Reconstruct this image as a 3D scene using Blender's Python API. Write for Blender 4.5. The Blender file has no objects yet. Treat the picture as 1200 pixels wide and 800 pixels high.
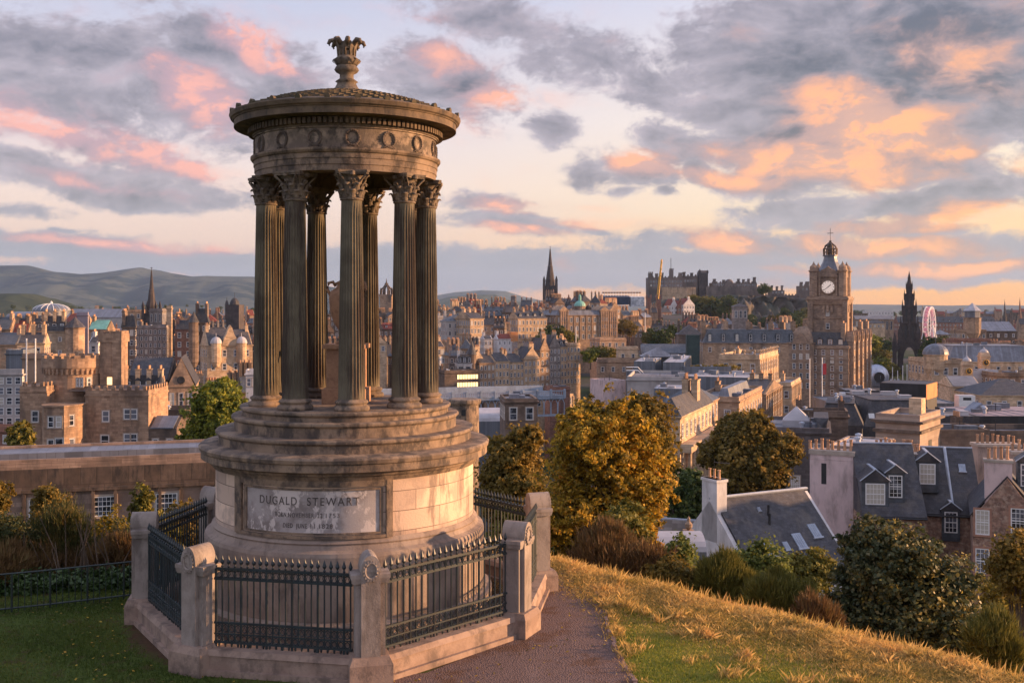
import bpy, math, random
import numpy as np
from mathutils import Vector, Matrix, noise
R = math.radians
random.seed(7); NR = np.random.default_rng(11)
SC = bpy.context.scene; COL = SC.collection
F = 1250.0; HZ = 360.0            # focal length and horizon row of the photograph, in its pixels
# ------------------------------------------------------------------ camera
cam = bpy.data.cameras.new('camera'); co = bpy.data.objects.new('camera', cam); COL.objects.link(co)
cam.sensor_width = 36.0; cam.lens = 36.0 * F / 1200.0; cam.shift_y = -40.0 / 1200.0
cam.clip_start = 0.2; cam.clip_end = 60000
co.location = (0, 0, 0); co.rotation_euler = (R(90), 0, 0); SC.camera = co
# ------------------------------------------------------------------ light
SUN_AZ, SUN_EL = R(84), R(9)
sl = bpy.data.lights.new('sun', 'SUN'); sl.energy = 5.0; sl.angle = R(1.2); sl.color = (1.0, 0.56, 0.27)
so = bpy.data.objects.new('sun', sl); COL.objects.link(so)
sd = Vector((math.sin(SUN_AZ) * math.cos(SUN_EL), math.cos(SUN_AZ) * math.cos(SUN_EL), math.sin(SUN_EL)))
so.rotation_euler = (-sd).to_track_quat('-Z', 'Y').to_euler(); so.location = (60, 0, 40)
SC.view_settings.view_transform = 'Standard'; SC.view_settings.look = 'None'
SC.view_settings.exposure = 1.05; SC.view_settings.gamma = 1.0; SC.view_settings.use_curve_mapping = False
SC.cycles.max_bounces = 6; SC.cycles.volume_bounces = 0; SC.cycles.transparent_max_bounces = 8
SC.cycles.use_denoising = True; SC.cycles.sample_clamp_indirect = 4
# ------------------------------------------------------------------ sky
def build_world():
    w = bpy.data.worlds.new('World'); SC.world = w; w.use_nodes = True
    nt = w.node_tree; N = nt.nodes; L = nt.links; N.clear()
    def nd(t, **k):
        n = N.new(t)
        for a, b in k.items(): setattr(n, a, b)
        return n
    def M(op, a, b=None, c=None, clamp=False):
        n = nd('ShaderNodeMath', operation=op, use_clamp=clamp)
        for i, s in enumerate((a, b, c)):
            if s is None: continue
            if hasattr(s, 'links') or hasattr(s, 'is_output'): L.new(s, n.inputs[i])
            else: n.inputs[i].default_value = s
        return n.outputs[0]
    def MR(x, a, b, c=0, d=1, smooth=True):
        n = nd('ShaderNodeMapRange'); n.interpolation_type = 'SMOOTHSTEP' if smooth else 'LINEAR'
        L.new(x, n.inputs[0])
        for i, s in enumerate((a, b, c, d)): n.inputs[i + 1].default_value = s
        return n.outputs[0]
    def MIX(f, a, b):
        n = nd('ShaderNodeMix', data_type='RGBA')
        if hasattr(f, 'links'): L.new(f, n.inputs[0])
        else: n.inputs[0].default_value = f
        for s, i in ((a, 6), (b, 7)):
            if hasattr(s, 'links'): L.new(s, n.inputs[i])
            else: n.inputs[i].default_value = (*s, 1)
        return n.outputs[2]
    tc = nd('ShaderNodeTexCoord'); sx = nd('ShaderNodeSeparateXYZ'); L.new(tc.outputs['Generated'], sx.inputs[0])
    az = M('ARCTAN2', sx.outputs[0], sx.outputs[1]); el = M('ARCSINE', sx.outputs[2])
    cb = nd('ShaderNodeCombineXYZ'); L.new(az, cb.inputs[0]); L.new(el, cb.inputs[1])
    # domain warp for billowing edges
    def noise(vec, scale, detail=6, rough=.55, off=(0, 0, 0), sc=(1, 1, 1)):
        mp = nd('ShaderNodeMapping'); L.new(vec, mp.inputs[0]); mp.inputs[1].default_value = off; mp.inputs[3].default_value = sc
        n = nd('ShaderNodeTexNoise'); n.inputs['Scale'].default_value = scale; n.inputs['Detail'].default_value = detail
        n.inputs['Roughness'].default_value = rough; L.new(mp.outputs[0], n.inputs['Vector'])
        return n
    wn = noise(cb.outputs[0], 9, 3, .5, sc=(1, 1.6, 1))
    sub = nd('ShaderNodeVectorMath', operation='SUBTRACT'); L.new(wn.outputs['Color'], sub.inputs[0]); sub.inputs[1].default_value = (.5, .5, .5)
    scl = nd('ShaderNodeVectorMath', operation='MULTIPLY'); L.new(sub.outputs[0], scl.inputs[0]); scl.inputs[1].default_value = (.06, .03, 0)
    add = nd('ShaderNodeVectorMath', operation='ADD'); L.new(cb.outputs[0], add.inputs[0]); L.new(scl.outputs[0], add.inputs[1])
    P = add.outputs[0]
    def ang(px, py):
        a = math.atan((px - 600) / F); return a, math.atan((HZ - py) / F * math.cos(a))
    def blobs(lst, vec):
        acc = None
        for px, py, rx, ry, rot, amp in lst:
            a, e = ang(px, py)
            mp = nd('ShaderNodeMapping', vector_type='TEXTURE'); L.new(vec, mp.inputs[0])
            mp.inputs[1].default_value = (a, e, 0); mp.inputs[2].default_value = (0, 0, R(-rot))
            mp.inputs[3].default_value = (rx / F * 1.5, ry / F * 1.5, 1)
            g = nd('ShaderNodeTexGradient', gradient_type='SPHERICAL'); L.new(mp.outputs[0], g.inputs[0])
            v = M('MULTIPLY', g.outputs['Fac'], amp)
            acc = v if acc is None else M('MAXIMUM', acc, v)
        return acc
    grey = [(100, 60, 190, 42, 6, 1.0), (60, 110, 170, 40, 10, 1.), (250, 55, 110, 40, 20, .95), (250, 115, 130, 46, 18, 1.0), (90, 165, 150, 22, 14, .8),
            (70, 205, 150, 24, 6, 1.1), (170, 228, 110, 18, 6, 1.0), (20, 245, 60, 10, 0, .8), (190, 190, 70, 26, 20, .9), (330, 100, 80, 50, 20, .9),
            (520, 95, 90, 50, 20, 1.0), (600, 35, 140, 26, 12, .9), (690, 70, 90, 32, 10, 1.), (755, 95, 60, 26, 15, 1.0), (645, 150, 34, 22, 0, .95),
            (870, 60, 90, 50, -10, .95), (960, 90, 150, 90, 10, 1.6), (1090, 60, 190, 100, 0, 1.7), (930, 160, 90, 66, 15, 1.5), (1160, 110, 110, 62, 0, 1.4), (1010, 175, 150, 48, 8, 1.5), (1190, 140, 60, 30, 0, 1),
            (800, 165, 55, 26, 12, 1.0), (815, 195, 22, 20, 40, .9), (685, 203, 34, 20, 0, 1.0), (740, 200, 60, 24, 10, .95), (725, 225, 22, 10, 0, .9), (770, 225, 22, 9, 0, .9), (895, 215, 90, 20, 10, 1.0),
            (1060, 240, 170, 22, -3, 1.15), (1150, 225, 90, 16, 0, 1.0), (1020, 270, 130, 14, 4, .85), (1140, 295, 130, 18, 0, .95),
            (600, 262, 90, 16, 6, .95), (560, 236, 60, 14, 0, .9), (900, 290, 200, 22, 3, 1.0), (1130, 322, 150, 12, 0, .95),
            (80, 290, 160, 20, 4, 1.1), (260, 305, 170, 16, 2, 1.1), (600, 315, 200, 26, 0, 1.3), (420, 312, 190, 22, 0, 1.2), (800, 314, 220, 24, 0, 1.2), (1000, 318, 200, 16, 0, 1.1),
            (80, 268, 24, 5, 0, .7), (655, 265, 18, 5, 0, .7), (705, 275, 30, 6, 5, .7), (120, 320, 200, 12, 0, .9)]
    lit = [(285, 42, 60, 26, 20, 1.25), (325, 66, 60, 18, 25, 1.1), (235, 110, 60, 30, 20, 1.35), (55, 150, 110, 22, 12, 1.35), (160, 165, 60, 16, 30, .9), (215, 188, 95, 18, 18, 1.4),
           (120, 215, 80, 8, 10, .6), (490, 18, 60, 10, 10, .7), (520, 62, 60, 18, 10, .8), (575, 108, 48, 24, 10, 1.2), (550, 145, 30, 40, 0, .8), (645, 115, 38, 12, 0, 1.1), (360, 20, 80, 10, 0, .5),
           (1020, 150, 100, 44, 15, 1.5), (960, 190, 130, 30, 6, 1.2), (1110, 180, 50, 16, 0, 1.0), (1140, 60, 140, 60, 0, .5), (860, 208, 90, 14, 10, 1.1), (750, 190, 42, 18, 5, 1.25),
           (600, 240, 70, 12, 4, 1.1), (610, 272, 60, 8, 4, 1.1), (130, 282, 90, 8, 3, 1.2), (260, 290, 90, 6, 3, 1.0), (690, 243, 30, 5, 0, .8), (750, 268, 120, 8, 4, .9), (860, 285, 60, 14, 5, 1.1),
           (1090, 262, 120, 12, -4, 1.1), (1170, 250, 80, 14, 0, 1.0), (1030, 290, 120, 12, 4, 1.1), (1130, 312, 140, 8, 0, 1.2), (960, 312, 120, 6, 0, .7), (1200, 190, 60, 12, 0, .8), (560, 350, 60, 6, 0, .7)]
    n1 = noise(P, 9, 8, .62, sc=(1, 1.9, 1)); n2 = noise(P, 26, 6, .6, (3, 1, 0), (1, 1.7, 1))
    n4 = noise(P, 90, 5, .65, (5, 2, 0), (1, 1.5, 1))
    nz = M('ADD', M('ADD', M('MULTIPLY', n1.outputs[0], .48), M('MULTIPLY', n2.outputs[0], .34)), M('MULTIPLY', n4.outputs[0], .18))
    na = noise(P, 14, 7, .6, (1, 5, 0), (1, 1.9, 1)); nb = noise(P, 14, 7, .6, (1.016, 4.98, 0), (1, 1.9, 1))
    relief = M('MULTIPLY', M('SUBTRACT', na.outputs[0], nb.outputs[0]), 3.2)
    gb = blobs(grey, P)
    far = M('MULTIPLY', MR(M('ABSOLUTE', az), .6, 1.1), .55)     # scattered cloud over the rest of the dome
    gb = M('MAXIMUM', gb, far)
    high = M('MULTIPLY', MR(el, .36, .7), .32); gb = M('MAXIMUM', gb, high)
    dens = MR(M('ADD', gb, M('MULTIPLY', M('SUBTRACT', nz, .5), 3.1)), .15, .58)
    n3 = noise(P, 16, 6, .6, (7, 4, 0), (1, 1.6, 1))
    litv = MR(M('ADD', M('ADD', blobs(lit, P), M('MULTIPLY', relief, .45)), M('MULTIPLY', M('SUBTRACT', n3.outputs[0], .5), 1.3)), .0, 1.15)
    # clear sky
    cr = nd('ShaderNodeValToRGB'); e = cr.color_ramp; L.new(M('MULTIPLY', el, 1 / .5), cr.inputs[0])
    def setramp(e, st):
        while len(e.elements) < len(st): e.elements.new(.5)
        for x, (p, c) in zip(e.elements, st): x.position = p; x.color = (*c, 1)
    setramp(e, [(0, (.62, .50, .50)), (.05, (.60, .40, .36)), (.11, (.84, .60, .50)), (.22, (.92, .72, .64)), (.34, (.78, .69, .74)), (.55, (.56, .58, .74)), (.75, (.38, .47, .78)), (1, (.30, .40, .80))])
    cr2 = nd('ShaderNodeValToRGB'); e2 = cr2.color_ramp; L.new(M('MULTIPLY', el, 1 / .5), cr2.inputs[0])
    setramp(e2, [(0, (1.15, .46, .06)), (.03, (1.2, .52, .06)), (.07, (1.2, .60, .14)), (.18, (1.0, .76, .50)), (.34, (1.0, .84, .72)), (.55, (.76, .72, .82)), (.75, (.42, .50, .80)), (1, (.32, .42, .80))])
    side = MR(az, -.25, .42)
    base = MIX(side, cr.outputs[0], cr2.outputs[0])
    shade = M('ADD', M('MULTIPLY', relief, .45), M('SUBTRACT', 1.12, M('ADD', M('MULTIPLY', gb, .72), M('MULTIPLY', M('SUBTRACT', nz, .5), 1.9))), clamp=True)
    dark = MIX(shade, (.072, .080, .125), (.52, .45, .52))
    warm0 = MIX(MR(az, -.3, .45), (1.02, .45, .36), (1.25, .50, .17)); warm1 = MIX(MR(az, -.3, .45), (.62, .36, .40), (.72, .38, .27))
    warm = MIX(MR(M('ADD', M('MULTIPLY', relief, .8), M('ADD', M('MULTIPLY', n2.outputs[0], .6), M('MULTIPLY', n4.outputs[0], .5))), .38, .72), warm1, warm0)
    lowg = MIX(MR(el, .02, .12), (.29, .33, .43), dark)
    mid_ = MIX(MR(az, -.3, .45), (.46, .31, .37), (.50, .29, .26))
    cloud = MIX(MR(litv, .30, 1.15), MIX(MR(litv, .0, .6), lowg, mid_), warm)
    thin = M('MULTIPLY', litv, .5)
    sky = MIX(thin, base, MIX(.5, base, warm))
    sky = MIX(M('MULTIPLY', dens, .93), sky, cloud)
    sky = MIX(MR(el, 0, -.02), sky, (.25, .2, .18))
    # sky overhead and behind, out of view, lifted as added fill light
    up = M('MAXIMUM', MR(M('ABSOLUTE', az), .62, 1.3), MR(el, .38, .8)); sky = MIX(up, sky, MIX(.45, sky, (.9, .94, 1.2)))
    ns = nd('ShaderNodeTexSky', sky_type='NISHITA'); ns.sun_disc = False; ns.sun_elevation = SUN_EL; ns.sun_rotation = SUN_AZ
    b1 = nd('ShaderNodeBackground'); L.new(ns.outputs[0], b1.inputs[0]); b1.inputs[1].default_value = .012
    b2 = nd('ShaderNodeBackground'); L.new(sky, b2.inputs[0]); b2.inputs[1].default_value = .49
    ad = nd('ShaderNodeAddShader'); L.new(b1.outputs[0], ad.inputs[0]); L.new(b2.outputs[0], ad.inputs[1])
    out = nd('ShaderNodeOutputWorld'); L.new(ad.outputs[0], out.inputs[0])
    w.cycles.sampling_method = 'MANUAL'; w.cycles.sample_map_resolution = 512
build_world()
# ------------------------------------------------------------------ helpers
def X(px, Y): return (px - 600) / F * Y
def Z(py, Y): return (HZ - py) / F * Y
def tag(o, label=None, cat=None, group=None, kind=None):
    if label: o['label'] = label
    if cat: o['category'] = cat
    if group: o['group'] = group
    if kind: o['kind'] = kind
    return o
def empty(name, loc, rz=0, label=None, cat=None, group=None):
    o = bpy.data.objects.new(name, None); COL.objects.link(o); o.location = loc; o.rotation_euler = (0, 0, rz)
    o.empty_display_size = .3
    return tag(o, label, cat, group)
def link(name, me, parent=None, loc=(0, 0, 0), rz=0):
    o = bpy.data.objects.new(name, me); COL.objects.link(o); o.location = loc; o.rotation_euler = (0, 0, rz)
    if parent: o.parent = parent
    return o
class MB:
    def __init__(s): s.v = []; s.f = []; s.m = []; s.mi = 0; s.T = None
    def add(s, vs, fs, mi=None):
        k = len(s.v)
        if s.T is not None: vs = [tuple(s.T @ Vector(p)) for p in vs]
        s.v += [tuple(p) for p in vs]; s.f += [tuple(i + k for i in q) for q in fs]
        s.m += [s.mi if mi is None else mi] * len(fs); return s
    def box(s, x0, x1, y0, y1, z0, z1, mi=None):
        if x1 < x0: x0, x1 = x1, x0
        if y1 < y0: y0, y1 = y1, y0
        return s.add([(x0, y0, z0), (x1, y0, z0), (x1, y1, z0), (x0, y1, z0), (x0, y0, z1), (x1, y0, z1), (x1, y1, z1), (x0, y1, z1)],
              [(0, 3, 2, 1), (4, 5, 6, 7), (0, 1, 5, 4), (1, 2, 6, 5), (2, 3, 7, 6), (3, 0, 4, 7)], mi)
    def frus(s, x0, x1, y0, y1, z0, z1, ix, iy=None, mi=None):   # box narrowing upward by ix, iy
        iy = ix if iy is None else iy
        return s.add([(x0, y0, z0), (x1, y0, z0), (x1, y1, z0), (x0, y1, z0), (x0 + ix, y0 + iy, z1), (x1 - ix, y0 + iy, z1), (x1 - ix, y1 - iy, z1), (x0 + ix, y1 - iy, z1)],
              [(0, 3, 2, 1), (4, 5, 6, 7), (0, 1, 5, 4), (1, 2, 6, 5), (2, 3, 7, 6), (3, 0, 4, 7)], mi)
    def prism_y(s, pts, y0, y1, mi=None):    # outline in xz, extruded along y
        n = len(pts)
        return s.add([(x, y0, z) for x, z in pts] + [(x, y1, z) for x, z in pts],
              [tuple(range(n)), tuple(range(2 * n - 1, n - 1, -1))] + [((i + 1) % n, i, i + n, (i + 1) % n + n) for i in range(n)], mi)
    def prism_x(s, pts, x0, x1, mi=None):
        n = len(pts)
        return s.add([(x0, y, z) for y, z in pts] + [(x1, y, z) for y, z in pts],
              [tuple(range(n - 1, -1, -1)), tuple(range(n, 2 * n))] + [(i, (i + 1) % n, (i + 1) % n + n, i + n) for i in range(n)], mi)
    def prism_z(s, pts, z0, z1, mi=None):
        n = len(pts)
        return s.add([(x, y, z0) for x, y in pts] + [(x, y, z1) for x, y in pts],
              [tuple(range(n - 1, -1, -1)), tuple(range(n, 2 * n))] + [(i, (i + 1) % n, (i + 1) % n + n, i + n) for i in range(n)], mi)
    def lathe(s, prof, n=24, cx=0, cy=0, a0=0, a1=2 * math.pi, mi=None, cap=True):
        full = abs(a1 - a0 - 2 * math.pi) < 1e-6; m = n if full else n + 1
        vs = []
        for r, z in prof:
            for i in range(m):
                a = a0 + (a1 - a0) * i / n; vs.append((cx + r * math.cos(a), cy + r * math.sin(a), z))
        fs = []
        for k in range(len(prof) - 1):
            for i in range(n):
                j = (i + 1) % m; fs.append((k * m + i, k * m + j, (k + 1) * m + j, (k + 1) * m + i))
        if cap and full:
            if prof[0][0] > 1e-4: fs.append(tuple(range(m - 1, -1, -1)))
            if prof[-1][0] > 1e-4: fs.append(tuple((len(prof) - 1) * m + i for i in range(m)))
        return s.add(vs, fs, mi)
    def tube(s, pts, r, n=6, mi=None):
        pts = [Vector(p) for p in pts]; rs = r if isinstance(r, (list, tuple)) else [r] * len(pts)
        vs = []; fs = []
        for k, p in enumerate(pts):
            d = (pts[min(k + 1, len(pts) - 1)] - pts[max(k - 1, 0)]).normalized()
            u = d.cross(Vector((0, 0, 1)) if abs(d.z) < .9 else Vector((1, 0, 0))).normalized(); w = d.cross(u)
            for i in range(n):
                a = 2 * math.pi * i / n; vs.append(tuple(p + (u * math.cos(a) + w * math.sin(a)) * rs[k]))
        for k in range(len(pts) - 1):
            for i in range(n):
                j = (i + 1) % n; fs.append((k * n + i, (k + 1) * n + i, (k + 1) * n + j, k * n + j))
        fs += [tuple(range(n)), tuple((len(pts) - 1) * n + i for i in range(n - 1, -1, -1))]
        return s.add(vs, fs, mi)
    def mesh(s, name, mats, smooth=False, uv=True):
        me = bpy.data.meshes.new(name); me.from_pydata(s.v, [], s.f)
        for m in (mats if isinstance(mats, (list, tuple)) else [mats]): me.materials.append(m)
        me.polygons.foreach_set('material_index', s.m)
        if smooth: me.polygons.foreach_set('use_smooth', [True] * len(s.f))
        if uv and s.f: box_uv(me)
        me.update(); return me
    def build(s, name, mats, parent=None, loc=(0, 0, 0), rz=0, smooth=False):
        return link(name, s.mesh(name, mats, smooth), parent, loc, rz)
def box_uv(me):
    nl = len(me.loops); nv = len(me.vertices); nf = len(me.polygons)
    co = np.empty(nv * 3, np.float32); me.vertices.foreach_get('co', co); co = co.reshape(-1, 3)
    nr = np.empty(nf * 3, np.float32); me.polygons.foreach_get('normal', nr); nr = nr.reshape(-1, 3)
    vi = np.empty(nl, np.int32); me.loops.foreach_get('vertex_index', vi)
    tot = np.empty(nf, np.int32); me.polygons.foreach_get('loop_total', tot)
    fn = np.repeat(nr, tot, axis=0); p = co[vi]
    hor = np.where(np.abs(fn[:, 0]) > np.abs(fn[:, 1]), p[:, 1], p[:, 0])
    up = np.abs(fn[:, 2]) > .93
    u = np.where(up, p[:, 0], hor); v = np.where(up, p[:, 1], p[:, 2] / np.sqrt(np.maximum(1 - fn[:, 2] ** 2, .15)))
    ul = me.uv_layers.new(name='uv'); ul.data.foreach_set('uv', np.stack([u, v], 1).astype(np.float32).ravel())
def grid_mesh(name, Xg, Yg, Zg, mat, smooth=True):
    h, w = Xg.shape; co_ = np.stack([Xg, Yg, Zg], -1).reshape(-1, 3)
    i = np.arange(h * w).reshape(h, w); q = np.stack([i[:-1, :-1], i[:-1, 1:], i[1:, 1:], i[1:, :-1]], -1).reshape(-1, 4)
    return np_mesh(name, co_, q, mat, smooth)
def np_mesh(name, co_, faces, mat, smooth=False, rnd=None):
    me = bpy.data.meshes.new(name); n, k = faces.shape
    me.vertices.add(len(co_)); me.vertices.foreach_set('co', co_.astype(np.float32).ravel())
    me.loops.add(n * k); me.loops.foreach_set('vertex_index', faces.astype(np.int32).ravel())
    me.polygons.add(n); me.polygons.foreach_set('loop_start', np.arange(n, dtype=np.int32) * k)
    me.polygons.foreach_set('loop_total', np.full(n, k, np.int32))
    if smooth: me.polygons.foreach_set('use_smooth', np.ones(n, bool))
    if rnd is not None:
        a = me.attributes.new('rnd', 'FLOAT', 'FACE'); a.data.foreach_set('value', rnd.astype(np.float32))
    me.materials.append(mat); me.update(calc_edges=True); return me
# ------------------------------------------------------------------ materials
def newmat(name):
    m = bpy.data.materials.new(name); m.use_nodes = True; nt = m.node_tree; b = nt.nodes['Principled BSDF']
    return m, nt.nodes, nt.links, b
def _mix(N, L, f, a, b, mode='MIX'):
    n = N.new('ShaderNodeMix'); n.data_type = 'RGBA'; n.blend_type = mode
    if hasattr(f, 'links'): L.new(f, n.inputs[0])
    else: n.inputs[0].default_value = f
    for s, i in ((a, 6), (b, 7)):
        if hasattr(s, 'links'): L.new(s, n.inputs[i])
        else: n.inputs[i].default_value = (*s, 1)
    return n.outputs[2]
def _noise(N, L, vec, scale, detail=4, rough=.55, sc=None):
    if sc:
        mp = N.new('ShaderNodeMapping'); L.new(vec, mp.inputs[0]); mp.inputs[3].default_value = sc; vec = mp.outputs[0]
    n = N.new('ShaderNodeTexNoise'); n.inputs['Scale'].default_value = scale; n.inputs['Detail'].default_value = detail
    n.inputs['Roughness'].default_value = rough; L.new(vec, n.inputs['Vector']); return n.outputs[0]
def _ramp(N, L, x, a, b, lo=0, hi=1):
    n = N.new('ShaderNodeMapRange'); n.interpolation_type = 'SMOOTHSTEP'; L.new(x, n.inputs[0])
    for i, s in enumerate((a, b, lo, hi)): n.inputs[i + 1].default_value = s
    return n.outputs[0]
def mat(name, c1, c2=None, scale=1.0, rough=.85, stain=None, stain_amt=.6, brick=None, bump=.0, rnd=.0, metal=0, mortar=.6, stain_scale=.35, streak=True):
    """weathered surface: mottled c1/c2, optional courses (uv, metres), optional soot streaks, optional per-object brightness"""
    m, N, L, b = newmat(name); c2 = c2 or tuple(x * .7 for x in c1)
    tc = N.new('ShaderNodeTexCoord'); P = tc.outputs['Object']
    geo = N.new('ShaderNodeNewGeometry'); PW = geo.outputs['Position']
    col = _mix(N, L, _ramp(N, L, _noise(N, L, PW, scale, 6, .6), .3, .7), c1, c2)
    h = None
    if brick:
        bw, bh = brick; br = N.new('ShaderNodeTexBrick'); L.new(tc.outputs['UV'], br.inputs['Vector'])
        br.inputs['Scale'].default_value = 1; br.inputs['Brick Width'].default_value = bw; br.inputs['Row Height'].default_value = bh
        br.inputs['Mortar Size'].default_value = min(bw, bh) * .045; br.inputs['Mortar Smooth'].default_value = .3
        br.inputs['Color1'].default_value = (1, 1, 1, 1); br.inputs['Color2'].default_value = (.62, .6, .58, 1); br.inputs['Mortar'].default_value = (mortar, mortar, mortar, 1)
        col = _mix(N, L, 1.0, col, br.outputs['Color'], 'MULTIPLY'); h = br.outputs['Fac']
    if stain:
        s = _noise(N, L, PW, stain_scale, 6, .65, (1, 1, .3) if streak else None)
        col = _mix(N, L, _ramp(N, L, s, .45, .68, 0, stain_amt), col, stain)
    if rnd:
        oi = N.new('ShaderNodeObjectInfo'); mr = N.new('ShaderNodeMapRange'); L.new(oi.outputs['Random'], mr.inputs[0])
        mr.inputs[3].default_value = 1 - rnd; mr.inputs[4].default_value = 1 + rnd
        hs = N.new('ShaderNodeHueSaturation'); L.new(mr.outputs[0], hs.inputs['Value']); L.new(col, hs.inputs['Color']); col = hs.outputs[0]
    L.new(col, b.inputs['Base Color']); b.inputs['Roughness'].default_value = rough; b.inputs['Metallic'].default_value = metal
    if bump:
        bp = N.new('ShaderNodeBump'); bp.inputs['Strength'].default_value = min(bump, 1); bp.inputs['Distance'].default_value = .03
        nz = _noise(N, L, PW, max(scale * 8, 6), 5, .6)
        if h is not None:
            mm = N.new('ShaderNodeMath'); mm.operation = 'MULTIPLY_ADD'; L.new(h, mm.inputs[0]); mm.inputs[1].default_value = -1.2; L.new(nz, mm.inputs[2]); nz = mm.outputs[0]
        L.new(nz, bp.inputs['Height']); L.new(bp.outputs[0], b.inputs['Normal'])
    return m
def glass_mat(name, col=(.02, .023, .03), rough=.08):
    m, N, L, b = newmat(name); geo = N.new('ShaderNodeNewGeometry')
    oi = N.new('ShaderNodeObjectInfo'); c = _mix(N, L, _ramp(N, L, _noise(N, L, geo.outputs['Position'], 1.3, 2), .4, .6), col, tuple(min(1, x * 4 + .03) for x in col))
    c = _mix(N, L, _ramp(N, L, oi.outputs['Random'], .66, .70), c, (.16, .17, .20)); c = _mix(N, L, _ramp(N, L, oi.outputs['Random'], .88, .90), c, (.50, .46, .40)); L.new(c, b.inputs['Base Color'])
    b.inputs['Roughness'].default_value = rough; b.inputs['Specular IOR Level'].default_value = .8; return m
def glow_mat(name, col, s):
    m, N, L, b = newmat(name); b.inputs['Base Color'].default_value = (*[c * .5 for c in col], 1)
    b.inputs['Emission Color'].default_value = (*col, 1); b.inputs['Emission Strength'].default_value = s; return m
def leaf_mat(name, cols, trans=.3, rough=.6):
    """cols: leaf colours picked per leaf by the 'rnd' attribute, shifted in patches"""
    m, N, L, b = newmat(name); at = N.new('ShaderNodeAttribute'); at.attribute_name = 'rnd'
    geo = N.new('ShaderNodeNewGeometry'); nz = _noise(N, L, geo.outputs['Position'], .55, 3)
    mm = N.new('ShaderNodeMath'); mm.operation = 'MULTIPLY_ADD'; L.new(nz, mm.inputs[0]); mm.inputs[1].default_value = 1.3; L.new(at.outputs['Fac'], mm.inputs[2])
    m2 = N.new('ShaderNodeMath'); m2.operation = 'MULTIPLY_ADD'; L.new(mm.outputs[0], m2.inputs[0]); m2.inputs[1].default_value = .72; m2.inputs[2].default_value = -.3
    cr = N.new('ShaderNodeValToRGB'); L.new(m2.outputs[0], cr.inputs[0]); e = cr.color_ramp
    while len(e.elements) < len(cols): e.elements.new(.5)
    for i, (x, c) in enumerate(zip(e.elements, cols)): x.position = i / (len(cols) - 1); x.color = (*c, 1)
    L.new(cr.outputs[0], b.inputs['Base Color']); b.inputs['Roughness'].default_value = rough; b.inputs['Specular IOR Level'].default_value = .25
    tr = N.new('ShaderNodeBsdfTranslucent'); L.new(cr.outputs[0], tr.inputs[0])
    ms = N.new('ShaderNodeMixShader'); ms.inputs[0].default_value = trans; L.new(b.outputs[0], ms.inputs[1]); L.new(tr.outputs[0], ms.inputs[2])
    L.new(ms.outputs[0], N['Material Output'].inputs[0]); return m
MT = {}
MT['sand'] = mat('sandstone', (.54, .36, .235), (.38, .25, .16), .5, stain=(.09, .07, .06), stain_amt=.75, brick=(.9, .35), bump=.4, rnd=.22, stain_scale=.22)
MT['gold'] = mat('honey_sandstone', (.72, .52, .34), (.56, .39, .25), .5, stain=(.16, .12, .09), stain_amt=.6, brick=(.9, .35), bump=.4, rnd=.12, stain_scale=.25)
MT['soot'] = mat('sooty_sandstone', (.26, .18, .13), (.15, .105, .08), .4, stain=(.045, .038, .035), stain_amt=.8, brick=(.9, .35), bump=.4, rnd=.25, stain_scale=.25)
MT['greyst'] = mat('grey_stone', (.36, .31, .285), (.24, .205, .19), .5, stain=(.08, .07, .07), stain_amt=.6, brick=(.9, .35), bump=.4, rnd=.2, stain_scale=.25)
MT['redst'] = mat('red_sandstone', (.38, .19, .13), (.27, .13, .09), .5, stain=(.08, .05, .045), stain_amt=.6, brick=(.9, .35), bump=.4, rnd=.15)
MT['black'] = mat('black_stone', (.085, .065, .06), (.045, .036, .036), .4, stain=(.02, .018, .02), bump=.4, rnd=.15)
MT['orange'] = mat('orange_brick_and_sunlit_end', (.62, .27, .10), (.5, .2, .08), .5, bump=.2)  # orange brick, also the painted sunlit end of the black plant box
MT['pink'] = mat('pink_harling', (.68, .52, .50), (.60, .45, .43), .8, stain=(.30, .23, .21), stain_amt=.7, bump=.6, stain_scale=1.1)
MT['white'] = mat('white_harling', (.70, .66, .65), (.56, .53, .52), .7, stain=(.36, .33, .31), stain_amt=.6, bump=.5, stain_scale=1.1)
MT['purple'] = mat('mauve_render', (.36, .30, .33), (.30, .25, .28), .3, stain=(.2, .17, .18), stain_amt=.4)
MT['concrete'] = mat('pale_concrete', (.46, .42, .40), (.38, .35, .33), .4, stain=(.2, .18, .17), stain_amt=.5)
MT['plant'] = mat('grey_cladding', (.17, .185, .215), (.14, .155, .18), .4, rough=.5, stain=(.10, .11, .13), stain_amt=.3, brick=(.5, 60), bump=.15)
MT['brown'] = mat('brown_slab', (.34, .22, .15), (.28, .18, .12), .4, stain=(.14, .09, .07), stain_amt=.5)
MT['slate'] = mat('slate', (.07, .068, .078), (.04, .038, .045), 1.2, rough=.62, stain=(.14, .115, .09), stain_amt=.4, brick=(.32, .26), bump=.6, rnd=.25, mortar=.45, stain_scale=.8)
MT['slateb'] = mat('blue_slate', (.10, .115, .14), (.065, .075, .09), 1.0, rough=.5, stain=(.16, .16, .17), stain_amt=.4, brick=(.32, .26), bump=.5, rnd=.2, mortar=.5)
MT['lead'] = mat('lead_roof', (.22, .235, .28), (.14, .15, .18), .6, rough=.45, stain=(.12, .12, .14), stain_amt=.5, brick=(.7, 30), bump=.2, rnd=.15)
MT['flat'] = mat('flat_roof_felt', (.22, .205, .21), (.12, .112, .118), .4, rough=.7, stain=(.42, .38, .36), stain_amt=.5, streak=False, rnd=.2, stain_scale=.2)
MT['pale'] = mat('pale_roof', (.50, .48, .50), (.36, .345, .36), .4, rough=.6, stain=(.3, .28, .28), stain_amt=.4, streak=False)
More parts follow.
